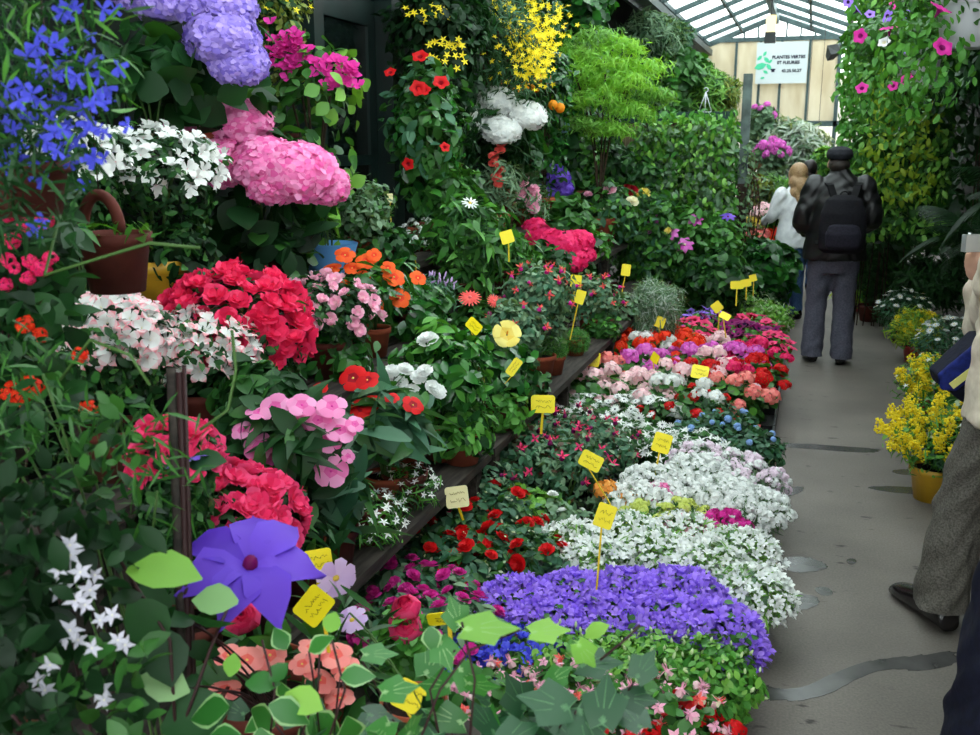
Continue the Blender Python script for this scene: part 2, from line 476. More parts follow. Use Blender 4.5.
TERRA = solid('terracotta', (150, 72, 48), .8, .2, noise=.25, nscale=9, bump=.1)
TERRA_D = solid('dark_terracotta', (98, 44, 34), .75, .25, noise=.3, nscale=9, bump=.1)
POT_BLACK = solid('black_plastic', (20, 20, 22), .45, .4); POT_YEL = solid('yellow_glaze', (206, 160, 40), .4, .5, noise=.15, nscale=6)
POT_WHITE = solid('white_plastic', (206, 208, 214), .4, .5); POT_RED = solid('red_plastic', (150, 24, 26), .45, .5); POT_BLUE = solid('blue_wrap', (90, 150, 210), .5, .4)
SOIL = solid('soil', (34, 24, 18), .95, .1, noise=.4, nscale=40, bump=.5)
STEM = solid('green_stem', (62, 92, 40), .6, .3); STEM_W = solid('woody_stem', (70, 54, 40), .8, .2, noise=.4, nscale=30, bump=.3); STEM_D = solid('dark_stem', (48, 26, 26), .6, .3)
CANE = solid('bamboo_cane', (150, 124, 82), .6, .3, noise=.2, nscale=30)

# ------------------------------------------------------------------ flower library: a key gives a few shared meshes
FL = {}
def fl(key, fn, mats, variants=3):
    FL[key] = [as_mesh(key + '_bloom', fn(), [P_[m] if isinstance(m, str) else m for m in mats]) for _ in range(variants)]
    FL[key + '#'] = (fn, [P_[m] if isinstance(m, str) else m for m in mats])

for k, c in [('hotpink', 'hotpink'), ('crimson', 'crimson'), ('rosered', 'rosered')]: fl('azalea_' + k, t_azalea, [c, c, c])
fl('azalea_white', t_azalea, ['white', 'cream', 'white']); fl('azalea_striped', t_azalea_single, ['blush', 'white', 'softcoral', 'cream']); fl('azalea_palepink', t_azalea, ['softpink', 'blush', 'softpink'])
fl('azalea_star', t_azalea_single, ['white', 'white', 'white', 'blush'])
for k, c in [('pink', 'pink'), ('lilac', 'lilac'), ('white', 'white'), ('hotpink', 'hotpink'), ('violet', 'violet'), ('skyblue', 'skyblue')]:
    fl('hydrangea_' + k, lambda: t_ball(t_four, 150, .21, -.6, .9), [c])
for k, c, e in [('orange', 'orange', 'scarlet'), ('pink', 'pink', 'deeppink'), ('red', 'red', 'darkred'), ('salmon', 'salmon', 'coral'), ('white', 'white', 'cream')]: fl('impatiens_' + k, t_five, [c, e, 'magenta' if k == 'pink' else 'stamen'])
for k, c in [('red', 'red'), ('magenta', 'magenta'), ('white', 'white'), ('coral', 'coral')]: fl('double_' + k, t_rosette, [c])
for k, c in [('scarlet', 'scarlet'), ('magenta', 'mauve'), ('blush', 'blush'), ('red', 'red'), ('hotpink', 'hotpink'), ('white', 'white'), ('coralpink', 'salmon')]:
    fl('geranium_' + k, lambda: t_ball(t_five, 22, .36, -.1), [c, c, 'stamen'])
fl('petunia_wine', t_trumpet, ['wine', 'eye']); fl('petunia_pink', t_trumpet, ['magenta', 'wine']); fl('petunia_violet', t_trumpet, ['purple', 'eye']); fl('petunia_red', t_trumpet, ['rosered', 'darkred']); fl('petunia_white', t_trumpet, ['white', 'cream'])
fl('mandevilla_red', t_trumpet, ['red', 'darkred']); fl('daisy_white', t_daisy, ['white', 'stamen']); fl('osteospermum_white', lambda: t_daisy(14, .13, .2), ['white', 'eye'])
fl('cosmos', t_cosmos, ['palelilac', 'stamen']); fl('star_white', t_star, ['white', 'cream']); fl('bell_purple', t_bell, ['purple', 'bluewhite']); fl('bell_white', t_bell, ['white', 'bud'])
fl('bell_mauve', t_bell, ['violet', 'bluewhite']); fl('bud_white', lambda: lathe([(.05, 0), (.3, .4), (.26, .9), (.02, 1.3)], 6), ['bud'])
fl('clematis_purple', t_clematis, ['violet', 'bluewhite']); fl('clematis_lilac', t_clematis, ['mauve', 'cream']); fl('clematis_blue', t_clematis, ['violet', 'wine'])
fl('fuchsia', t_fuchsia, ['rosered', 'wine']); fl('fuchsia_pink', t_fuchsia, ['coral', 'magenta']); fl('columbine', t_columbine, ['softpink', 'blush']); fl('columbine_red', t_columbine, ['coral', 'cream'])
fl('lobelia_blue', t_lobelia, ['blue']); fl('ranunculus_red', t_ranunculus, ['rosered']); fl('rose_red', t_rosette, ['darkred']); fl('rose_white', t_rosette, ['cream']); fl('rose_yellow', t_rosette, ['softyellow']); fl('rose_pink', t_rosette, ['softpink'])
fl('rose_lilac', t_rosette, ['mauve']); fl('marigold', lambda: t_ball(t_four, 30, .36, -.2), ['apricot'])
fl('gerbera_coral', t_gerbera, ['coral', 'salmon']); fl('hibiscus_yellow', t_hibiscus, ['softyellow', 'stamen', 'tangerine'])
fl('carnation_pink', lambda: t_ball(t_four, 18, .4, 0), ['pink']); fl('carnation_magenta', lambda: t_ball(t_four, 18, .4, 0), ['magenta']); fl('carnation_pale', lambda: t_ball(t_four, 18, .4, 0), ['softpink']); fl('carnation_lilac', lambda: t_ball(t_four, 18, .4, 0), ['palepink']); fl('carnation_lime', lambda: t_ball(t_four, 16, .42, 0), ['greenyellow'])
fl('carnation_white', lambda: t_ball(t_four, 14, .45, 0), ['white']); fl('carnation_red', lambda: t_ball(t_four, 16, .42, 0), ['red'])
fl('bougainvillea', lambda: bloom(3, [(.05, .1, 0), (.5, .5, .35), (1, .12, .6)], cup=.25, jit=.15), ['magenta']); fl('broom_yellow', t_star, ['yellow', 'tangerine'], 2); fl('stock_pink', t_rosette, ['softpink']); fl('stock_coral', t_rosette, ['coral'])
fl('jasmine', lambda: t_star(5, .24).join(lathe([(.06, -1.6), (.07, -.1)], 6)), ['jasminewhite', 'cream']); fl('solidago', lambda: t_ball(t_berry, 8, .35, -.5), ['yellow'], 2); fl('berry_orange', t_berry, ['tangerine'], 1); fl('lavender', lambda: lathe([(.1, 0), (.2, .3), (.15, .9), (.02, 1.2)], 5), ['palelilac'], 1)
fl('berry_yellow', t_berry, ['yellow'], 1); fl('clematis_big', lambda: bloom(7, [(.05, .07, 0), (.3, .25, .16), (.58, .34, .16), (.82, .24, .06), (1.08, .02, -.12)], center=(.12, .2, 1), ruff=.07, cup=.16, jit=.14), ['clematis', 'wine']); fl('bell_blue', t_bell, ['blue', 'bluewhite']); fl('kalanchoe_pink', lambda: t_ball(t_four, 14, .42, 0), ['rosered'])

# ------------------------------------------------------------------ pots
def pot_tpl(r, h, sq=False):
    seg = 4 if sq else 22
    t = lathe([(.001, 0), (r * .72, 0), (r * .9, h * .78), (r * .92, h * .79), (r * .99, h * .8), (r, h), (r * .93, h), (r * .9, h * .88)], seg)
    return t
def add_pot(root, r, h, mat, sq=False):
    o = link('pot', as_mesh('pot', pot_tpl(r, h, sq), [mat]), root)
    link('soil', as_mesh('soil', lathe([(r * .91, h * .86), (r * .5, h * .9), (.001, h * .89)], 4 if sq else 22), [SOIL]), o)
    return o

def add_flower(root, key, X34, name='flower', i=0):
    o = bpy.data.objects.new(name, FL[key][i % len(FL[key])]); COL.objects.link(o); o.parent = root
    m = Matrix([list(X34[0]), list(X34[1]), list(X34[2]), [0, 0, 0, 1]])
    o.matrix_local = m
    return o

def flowers(root, key, c, r, n, s, part=True, name='flower', lo=.0, hi=1.0, up=.3, nz=.3, out=1.0, box=None):
    c = np.array(c, float); r = np.array(r, float)
    d = dirs(n, lo, hi, True)
    p = c + d * r * out * R_.uniform(.93, 1.06, (len(d), 1))
    z = nrm(d / r) * (1 - up) + np.array([0, 0, up]) + nz * R_.normal(size=(len(d), 3))
    M = facing(p, z, s * R_.uniform(.8, 1.15, len(d)))
    return put_flowers(root, key, M, part, name)

def put_flowers(root, key, M, part=True, name='flower'):
    if part:
        return [add_flower(root, key, M[i], name, int(R_.integers(0, 9))) for i in range(len(M))]
    fn, mats = FL[key + '#']
    b = Buf(); k = 3
    for j in range(k): b.inst(fn(), M[j::k])
    o = link('blossoms' if name == 'flower' else name, b.mesh(key + '_blossoms', mats), root); o['kind'] = 'stuff'
    return [o]

def F(l, m, n, s, **k): return dict(l=l, m=m if isinstance(m, list) else [m], n=n, s=s, **k)
def B(k, n, s, **kw): return dict(k=k, n=n, s=s, **kw)

def plant(name, label, cat, px, py, rpx, fol, flw=(), pot=None, shelf=0.0, flat=.8, wide=1.0, group=None, X=None, z=None, t=None, blooms=(), stem=STEM, skirt=True, world=None, R=None, lift=None):
    """a potted plant: the pixel gives the middle of its crown, shelf what it stands on"""
    if world is None:
        p, tt = at(px, py, X=X, z=z, t=t)
        R = rpx * tt / F_PX if R is None else R
    else:
        p = Vector(world)
    root = thing(name, label, cat, (p.x, p.y, shelf), 0, group)
    hc = max(p.z - shelf, .06); c = (0, 0, hc); r = (R * wide, R * wide, R * flat)
    ph = 0
    if pot:
        pr, ph, pm = pot[:3]
        add_pot(root, pr, ph, pm, len(pot) > 3)
    if stem is not None and hc > ph + .02:
        b = Buf(); k = 5
        for i in range(k):
            a = 2 * PI * i / k; q = (math.cos(a) * R * .4, math.sin(a) * R * .4, hc + R * flat * .2)
            b.tpl(tube(bez((.01 * math.cos(a), .01 * math.sin(a), ph * .85), (.02 * math.cos(a), .02 * math.sin(a), hc * .7), q, 6), max(.0025, min(.008, R * .025)), 5))
        link('stems', b.mesh('stems', [stem]), root)
    groups = {}
    for f in fol:
        cc = np.array(c) + np.array(f.get('c', (0, 0, 0))) * R
        rr = np.array(r) * np.array(f.get('r', (1, 1, 1)))
        nn = f['n']; deep = (cc[2] - ph * .75) if skirt else 0
        if deep > rr[2]: nn = int(nn * (1 + .45 * (deep / rr[2] - 1)))
        M = mound(nn, cc, rr, f['s'], f.get('lo', -.75), f.get('inner', .5), f.get('up', .4), f.get('noise', .4), f.get('droop', .25), f.get('lump', .25))
        if deep > rr[2]:
            low = M[:, 2, 3] < cc[2]; q = (cc[2] - M[low, 2, 3]) / rr[2]
            M[low, 2, 3] = cc[2] - q * deep
            M[low, :2, 3] *= (1 - .35 * np.clip(q, 0, 1))[:, None] ** 1
        Mz = M[:, 2, 3]; M = M[Mz + shelf > shelf + .015]
        groups.setdefault(f.get('name', 'foliage'), []).append((f, M))
    for nme, lst in groups.items():
        b = Buf(); mats = []
        for f, M in lst:
            b.inst(f['l'], M, len(mats)); mats += f['m']
        link(nme, b.mesh(name + '_' + nme, mats), root)
    for f in flw:
        cc = np.array(c) + np.array(f.get('c', (0, 0, 0))) * R
        rr = np.array(r) * np.array(f.get('r', (1, 1, 1)))
        flowers(root, f['k'], cc, rr, f['n'], f['s'], f.get('part', True), f.get('name', 'flower'), f.get('lo', .05), f.get('hi', 1), f.get('up', .3), f.get('nz', .3), f.get('out', 1.02))
    for bl in blooms:        # single blooms seen at a pixel: (key, px, py, radius px, bulge towards the camera in m, up)
        key, bx, by, br = bl[:4]; fwd = bl[4] if len(bl) > 4 else .6
        tt2 = (p - Vector((0, 0, CAM_H))).length / ray(px, py).length if world is None else (p - Vector((0, 0, CAM_H))).length
        tt2 -= fwd * R
        w, _ = at(bx, by, t=tt2); loc = w - Vector((p.x, p.y, shelf))
        toc = (Vector((0, 0, CAM_H)) - w).normalized(); upk = bl[5] if len(bl) > 5 else .5
        zd = np.array(toc) * (1 - upk) + np.array([0, 0, upk]) + (np.array(loc) - np.array(c)) / max(R, .05) * .35 + .15 * R_.normal(size=3)
        M = facing(np.array(loc)[None], zd if not key.startswith('hydrangea') else zd + np.array([0, 0, 1.2]), br * tt2 / F_PX)
        if key.startswith('hydrangea'): M[:, :, 2] *= .84; M[:, :, :2] *= 1.06
        nm = 'flower_head' if key.startswith('hydrangea') else ('fruit' if key.startswith('berry') else 'flower')
        add_flower(root, key, M[0], nm, int(R_.integers(0, 9)))
    return root
# ------------------------------------------------------------------ camera, sky, exposure
cam = bpy.data.cameras.new('camera'); co = bpy.data.objects.new('camera', cam); COL.objects.link(co)
cam.sensor_width = 36; cam.lens = 36 * F_PX / 980; cam.clip_start = .05; cam.clip_end = 200
co.location = (0, 0, CAM_H); co.rotation_euler = (PI / 2 - PITCH, 0, YAW)
cam.dof.use_dof = True; cam.dof.focus_distance = 3.6; cam.dof.aperture_fstop = 8.0
SC.camera = co
SC.view_settings.view_transform = 'Standard'; SC.view_settings.look = 'None'; SC.view_settings.gamma = 1; SC.view_settings.use_curve_mapping = False
SC.view_settings.exposure = EXPO
SC.cycles.max_bounces = 6; SC.cycles.diffuse_bounces = 3; SC.cycles.transmission_bounces = 4; SC.cycles.transparent_max_bounces = 12
w = bpy.data.worlds.new('sky'); SC.world = w; w.use_nodes = True
bg = w.node_tree.nodes['Background']; bg.inputs[0].default_value = (0.93, 1.0, 1.0, 1); bg.inputs[1].default_value = SKY

# ------------------------------------------------------------------ floor
m, nt, out = _new('concrete'); b = nt.nodes.new('ShaderNodeBsdfPrincipled'); nt.links.new(b.outputs[0], out.inputs[0])
tc = nt.nodes.new('ShaderNodeTexCoord')
def nz(scale, det=6, st=None):
    n = nt.nodes.new('ShaderNodeTexNoise'); n.inputs['Scale'].default_value = scale; n.inputs['Detail'].default_value = det
    if st:
        mp = nt.nodes.new('ShaderNodeMapping'); mp.inputs['Scale'].default_value = st
        nt.links.new(tc.outputs['Object'], mp.inputs[0]); nt.links.new(mp.outputs[0], n.inputs['Vector'])
    else: nt.links.new(tc.outputs['Object'], n.inputs['Vector'])
    return n
def ramp(src, a, bb, c1, c2):
    r = nt.nodes.new('ShaderNodeValToRGB'); r.color_ramp.elements[0].position = a; r.color_ramp.elements[1].position = bb
    r.color_ramp.elements[0].color = lin(c1); r.color_ramp.elements[1].color = lin(c2); nt.links.new(src, r.inputs[0]); return r
n1 = nz(1.3); r1 = ramp(n1.outputs[0], .35, .68, (94, 88, 81), (120, 113, 105))
n2 = nz(120, 3); r2 = ramp(n2.outputs[0], .3, .7, (214, 214, 214), (255, 255, 255))
mx = nt.nodes.new('ShaderNodeMix'); mx.data_type = 'RGBA'; mx.blend_type = 'MULTIPLY'; mx.inputs[0].default_value = 1
nt.links.new(r1.outputs[0], mx.inputs[6]); nt.links.new(r2.outputs[0], mx.inputs[7])
n3 = nz(7, 4, (1, 2.2, 1)); r3 = ramp(n3.outputs[0], .66, .72, (255, 255, 255), (120, 116, 112))   # small damp spots
mx2 = nt.nodes.new('ShaderNodeMix'); mx2.data_type = 'RGBA'; mx2.blend_type = 'MULTIPLY'; mx2.inputs[0].default_value = 1
nt.links.new(mx.outputs[2], mx2.inputs[6]); nt.links.new(r3.outputs[0], mx2.inputs[7]); nt.links.new(mx2.outputs[2], b.inputs['Base Color'])
b.inputs['Roughness'].default_value = .62; b.inputs['Specular IOR Level'].default_value = .35
bp = nt.nodes.new('ShaderNodeBump'); bp.inputs['Strength'].default_value = .15; bp.inputs['Distance'].default_value = .004
nt.links.new(n2.outputs[0], bp.inputs['Height']); nt.links.new(bp.outputs[0], b.inputs['Normal'])
struct('floor', as_mesh('floor', box((-6, -4, -.1), (6, 40, 0)), [m], False))

WET = solid('wet_concrete', (54, 53, 52), .25, .5, noise=.35, nscale=9, c2=(74, 72, 71))
def puddle(pts, label):
    c = sum((at(x, y, z=.0)[0] for x, y in pts), Vector()) / len(pts)
    for _ in range(2):      # rounded corners
        pts = [q for i in range(len(pts)) for q in ((pts[i][0] * .75 + pts[(i + 1) % len(pts)][0] * .25, pts[i][1] * .75 + pts[(i + 1) % len(pts)][1] * .25), (pts[i][0] * .25 + pts[(i + 1) % len(pts)][0] * .75, pts[i][1] * .25 + pts[(i + 1) % len(pts)][1] * .75))]
    V = []; n = len(pts)
    big = []
    for i in range(n):          # smooth wobbling outline
        p0 = at(*pts[i], z=0)[0]; p1 = at(*pts[(i + 1) % n], z=0)[0]
        for k in range(2):
            q = p0.lerp(p1, k / 2) - c; q *= 1 + random.uniform(-.05, .05); big.append((q.x, q.y))
    N = len(big)
    V = [(x, y, .0) for x, y in big] + [(x * .985, y * .985, .0008) for x, y in big]
    Fc = [(i, (i + 1) % N, N + (i + 1) % N, N + i) for i in range(N)] + [tuple(range(N, 2 * N))]
    o = link('puddle', as_mesh('puddle', Tpl().add(V, Fc), [WET], False), None, (c.x, c.y, .0005))
    tag(o, label, 'puddle', 'wet patches on the path')
puddle([(734, 704), (740, 690), (760, 683), (775, 690), (805, 688), (835, 672), (870, 660), (905, 657), (960, 650), (962, 662), (925, 672), (890, 668), (862, 676), (832, 694), (800, 702), (770, 699)], 'long dark wet trail running across the path nearest the camera')
puddle([(770, 600), (790, 594), (815, 595), (822, 603), (808, 610), (780, 612)], 'grey wet patch beside the white bellflowers, closest to the black shoe')
puddle([(776, 562), (790, 556), (815, 558), (832, 568), (815, 572), (790, 573)], 'wet patch spreading beside the white bellflowers, second from the long trail')
puddle([(812, 588), (826, 586), (836, 594), (822, 597)], 'small wet patch joined to the grey patch beside white bellflowers')
puddle([(845, 560), (853, 558), (858, 562), (850, 566)], 'small round damp spot in the middle of the path')
puddle([(768, 493), (785, 488), (805, 486), (803, 492), (780, 500)], 'thin wet patch beside the white pinks at the bed edge')
puddle([(770, 444), (800, 443), (850, 447), (880, 449), (878, 453), (845, 452), (810, 449), (780, 447)], 'thin dark wet streak crossing the path beyond the white pinks')
puddle([(862, 487), (890, 486), (925, 488), (935, 494), (905, 494), (880, 491)], 'wet streak in front of the yellow glazed pot')
puddle([(890, 470), (912, 469), (928, 473), (915, 476), (895, 474)], 'wet streak beside the goldenrod plant')
puddle([(890, 382), (905, 381), (916, 385), (905, 388)], 'dark damp mark by the mixed yellow flowers')

# ------------------------------------------------------------------ tiered plank benches on the stall side
WOOD = solid('weathered_board', (64, 58, 52), .8, .2, noise=.5, nscale=6, stretch=(8, 1, 8), bump=.25, c2=(34, 30, 28))
TIERS = {'B': (-1.52, -1.15, .50), 'C': (-1.88, -1.52, .85), 'D': (-2.26, -1.88, 1.12)}
TL = {('B', 0): 'lowest plank bench tier, under the hot pink azalea and white stars', ('B', 1): 'lowest plank bench tier, under the gardenias and clipped balls', ('B', 2): 'lowest plank bench tier at the far end by the clematis',
      ('C', 0): 'middle plank bench tier, under the crimson azalea', ('C', 1): 'middle plank bench tier, under the hellebore plants', ('C', 2): 'middle plank bench tier at the far end under the rose bushes',
      ('D', 0): 'top plank bench tier, under the pink hydrangeas', ('D', 1): 'top plank bench tier, under the red mandevilla', ('D', 2): 'top plank bench tier at the far end under the green maple'}
for (tname, (x0, x1, zt)) in TIERS.items():
    for k, (y0, y1) in enumerate(((.85, 3.58), (3.62, 6.38), (6.42, 9.4))):
        r = thing('plank_bench', TL[(tname, k)], 'bench', ((x0 + x1) / 2, (y0 + y1) / 2, 0), 0, 'tiered plank benches')
        hw = (x1 - x0) / 2; hl = (y1 - y0) / 2
        for a, bb in ((-hw, -.01), (.01, hw)):
            link('plank', as_mesh('plank', box((a, -hl, zt - .035), (bb, hl, zt)), [WOOD], False), r)
        for y in (-hl + .1, 0, hl - .1):
            t = box((-hw + .02, y - .03, zt - .09), (hw - .02, y + .03, zt - .036))
            for x in (-hw + .05, hw - .05): t.join(box((x - .025, y - .025, 0), (x + .025, y + .025, zt - .088)))
            link('support_frame', as_mesh('support_frame', t, [WOOD], False), r)
r = thing('plank_shelf', 'high plank shelf on the wall holding the lilac hydrangea', 'shelf', (-2.3, 3.0, 1.62))
link('plank', as_mesh('plank', box((-.18, -1.15, -.03), (.18, 1.15, 0)), [WOOD], False), r)
for y in (-1.0, 0, 1.0): link('bracket', as_mesh('bracket', box((-.2, y - .02, -.16), (-.17, y + .02, -.03)).join(box((-.17, y - .02, -.05), (.14, y + .02, -.03))), [WOOD], False), r)

# low black nursery trays along the path
tray = Tpl(); a, bq, h = .255, .30, .11
tray.join(box((-a, -bq, .0), (a, bq, .012)))
for lo, hi in (((-a, -bq, .012), (-a + .012, bq, h)), ((a - .012, -bq, .012), (a, bq, h)), ((-a + .012, -bq, .012), (a - .012, -bq + .012, h)), ((-a + .012, bq - .012, .012), (a - .012, bq, h))): tray.join(box(lo, hi))
tray_me = as_mesh('nursery_tray', tray, [POT_BLACK], False)
rows = ['nearest the camera', 'second from the near end', 'third from the near end', 'fourth from the near end', 'fifth from the near end', 'sixth from the near end', 'seventh from the near end', 'eighth from the near end', 'ninth from the near end', 'tenth from the near end', 'at the far end']
for i in range(11):
    for x, side in ((-.365, 'along the path'), (-.885, 'along the bench')):
        o = link('nursery_tray', tray_me, None, (x, 2.37 + .61 * i, 0)); tag(o, f'black nursery tray {side}, {rows[i]}', 'tray', 'black trays under the bedding plants')

# ------------------------------------------------------------------ stall walls, door, eaves
GREEN_P = solid('dark_green_paint', (10, 34, 30), .45, .4, noise=.3, nscale=4)
WALL_M = solid('stall_wall', (26, 34, 28), .9, .1, noise=.5, nscale=3)
DARK_R = solid('dark_roof_boards', (30, 30, 26), .9, .1, noise=.4, nscale=4, stretch=(1, 6, 1))
struct('wall_left', as_mesh('wall_left', box((-2.85, -1.5, 0), (-2.66, 24, 3.76)), [WALL_M], False))
PANE = solid('dark_glass', (14, 22, 20), .08, .6)

d = thing('door_1', None, None, (-2.66, 5.38, 0)); d['kind'] = 'structure'
STEEL_ = solid('dull_brass', (120, 104, 70), .4, .5, .8)
dl = link('door_leaf', as_mesh('door_leaf', box((0, -.40, .02), (.05, .40, .95)).join(box((0, -.40, .95), (.05, -.30, 2.55))).join(box((0, .30, .95), (.05, .40, 2.55))).join(box((0, -.30, 2.4), (.05, .30, 2.55))).join(box((0, -.30, 1.58), (.05, .30, 1.64))), [GREEN_P], False), d)
link('pane', as_mesh('pane', box((.015, -.30, .95), (.03, .30, 1.58)).join(box((.015, -.30, 1.64), (.03, .30, 2.4))), [PANE], False), d)
link('handle', as_mesh('handle', tube([(.05, .35, 1.05), (.09, .35, 1.05), (.09, .25, 1.05)], .01, 6), [STEEL_]), dl)
link('door_frame', as_mesh('door_frame', box((0, -.52, 0), (.12, -.41, 3.4)).join(box((0, .41, 0), (.16, .56, 3.4))).join(box((0, -.41, 2.58), (.1, .41, 3.4))), [GREEN_P], False), d)
struct('trim_1', as_mesh('eave_gutter', bar((-2.06, -1.5, 3.42), (-2.06, 20, 3.42), .14, .1).join(bar((-2.17, -1.5, 3.37), (-2.17, 20, 3.37), .05, .12)), [solid('grey_green_paint', (62, 76, 72), .5, .4, noise=.2)], False))
struct('roof_left', as_mesh('roof_left', bar((-2.15, -1.5, 3.5), (-2.15, 20, 3.5), .02, .02).add([(-2.1, -1.5, 3.48), (-2.1, 20, 3.48), (-4.4, 20, 4.7), (-4.4, -1.5, 4.7), (-2.1, -1.5, 3.54), (-2.1, 20, 3.54), (-4.4, 20, 4.76), (-4.4, -1.5, 4.76)], [(3, 2, 1, 0), (4, 5, 6, 7), (0, 1, 5, 4), (1, 2, 6, 5), (2, 3, 7, 6), (3, 0, 4, 7)]), [DARK_R], False))
t = Tpl()
for y in np.arange(-1, 20, .9): t.join(bar((-2.12, y, 3.46), (-4.3, y, 4.62), .07, .1))
struct('beam_left', as_mesh('eave_rafters', t, [DARK_R], False))
struct('wall_right', as_mesh('wall_right', box((2.1, -1.5, 0), (2.25, 24, 3.2)), [WALL_M], False))
struct('roof_right', as_mesh('roof_right', Tpl().add([(.62, -1.5, 2.75), (.62, 16, 2.75), (2.6, 16, 3.3), (2.6, -1.5, 3.3), (.62, -1.5, 2.8), (.62, 16, 2.8), (2.6, 16, 3.35), (2.6, -1.5, 3.35)], [(3, 2, 1, 0), (4, 5, 6, 7), (0, 1, 5, 4), (1, 2, 6, 5), (2, 3, 7, 6), (3, 0, 4, 7)]), [DARK_R], False))
struct('beam_right', as_mesh('eave_beam', bar((.6, -1.5, 2.74), (.6, 16, 2.74), .08, .1), [GREEN_P], False))
for i, y in enumerate((3.2, 8.2)):
    struct(f'pillar_{i+1}', as_mesh('pillar', box((1.55, y - .05, 0), (1.65, y + .05, 3.05)), [GREEN_P], False))

# ------------------------------------------------------------------ glazed roof over the aisle
m, nt, out = _new('milky_glazing'); tr = nt.nodes.new('ShaderNodeBsdfTransparent'); tr.inputs[0].default_value = (.95, .98, .98, 1)
tl = nt.nodes.new('ShaderNodeBsdfTranslucent'); tl.inputs[0].default_value = (.9, .95, .95, 1); ms = nt.nodes.new('ShaderNodeMixShader'); ms.inputs[0].default_value = .3
nt.links.new(tr.outputs[0], ms.inputs[1]); nt.links.new(tl.outputs[0], ms.inputs[2]); nt.links.new(ms.outputs[0], out.inputs[0])
XR, ZR, XL, XE, ZE = -.84, 4.08, -2.06, .42, 3.62
def slab(p): return Tpl().add(p + [(x, y, z + .012) for x, y, z in p], [(3, 2, 1, 0), (4, 5, 6, 7), (0, 1, 5, 4), (1, 2, 6, 5), (2, 3, 7, 6), (3, 0, 4, 7)])
y0, y1 = -1.5, 20
struct('ceiling_1', as_mesh('glazing', slab([(XR, y0, ZR), (XR, y1, ZR), (XL, y1, ZE), (XL, y0, ZE)]), [m], False))
struct('ceiling_2', as_mesh('glazing', slab([(XR, y0, ZR), (XR, y1, ZR), (XE, y1, ZE), (XE, y0, ZE)]), [m], False))
STEEL = solid('painted_steel', (66, 88, 88), .5, .4, noise=.2)
t = bar((XR, y0, ZR - .1), (XR, y1, ZR - .1), .1, .16)
for f in (.5, 1.0):
    for xe in (XL, XE): t.join(bar((XR + (xe - XR) * f, y0, ZR + (ZE - ZR) * f - .05), (XR + (xe - XR) * f, y1, ZR + (ZE - ZR) * f - .05), .04, .06))
for y in np.arange(5, 20.1, 1.25):
    for xe in (XL, XE): t.join(bar((XR, y, ZR - .06), (xe, y, ZE - .06), .045, .07))
struct('beam_1', as_mesh('roof_frame', t, [STEEL], False))

struct('added_shade_slab', as_mesh('added_shade_slab', slab([(-.5, -1.6, 2.5), (-.5, 1.5, 2.5), (-2.6, 1.5, 2.75), (-2.6, -1.6, 2.75)]), [DARK_R], False))  # unseen slab added overhead to block sky light from the near left plants
# gable screen at the far end
YG = 20.0
gx = [at(px, 80, Y=YG)[0].x for px in (704, 735, 759, 780, 808, 838)]
zb = at(770, 124, Y=YG)[0].z; zt = at(770, 39, Y=YG)[0].z
PLAST = organic('cream_plastic', (206, 196, 170), (214, 204, 178), .6, .55, .3)
m, nt, out = _new('stained_plastic'); tl = nt.nodes.new('ShaderNodeBsdfTranslucent'); df = nt.nodes.new('ShaderNodeBsdfDiffuse'); ms = nt.nodes.new('ShaderNodeMixShader'); ms.inputs[0].default_value = .6
tc = nt.nodes.new('ShaderNodeTexCoord'); n4 = nz(2.2, 4, (1.8, 1, .5)); r4 = ramp(n4.outputs[0], .35, .65, (206, 196, 172), (228, 222, 204))
for q in (tl, df): nt.links.new(r4.outputs[0], q.inputs[0])
nt.links.new(df.outputs[0], ms.inputs[1]); nt.links.new(tl.outputs[0], ms.inputs[2]); nt.links.new(ms.outputs[0], out.inputs[0])
for i in range(5):
    struct(f'window_{i+1}', as_mesh('gable_panel', box((gx[i] + .02, YG, zb), (gx[i + 1] - .02, YG + .02, zt)), [m], False))
t = bar((gx[0] - .1, YG, zb), (gx[5] + .1, YG, zb), .07, .1).join(bar((gx[0] - .1, YG, zt), (gx[5] + .1, YG, zt), .07, .08))
for x in gx: t.join(bar((x, YG, zb), (x, YG, zt), .045, .045))
for x in (gx[0], gx[5]): t.join(bar((x, YG, 0), (x, YG, zt), .07, .07))
t.join(bar((XL, YG, ZE), (XR, YG, ZR), .06, .09)).join(bar((XE, YG, ZE), (XR, YG, ZR), .06, .09))
for x in np.linspace(gx[0] + .2, gx[5] - .2, 9): t.join(bar((x, YG, zt), (x, YG, ZR - abs(x - XR) * .38), .035, .035))
struct('trim_2', as_mesh('gable_frame', t, [STEEL], False))
struct('wall_back', as_mesh('far_facade', box((-6, 30, 0), (6, 30.3, 3.6)), [solid('far_stone', (200, 196, 182), .9, .1, noise=.2, nscale=1.5)], False))

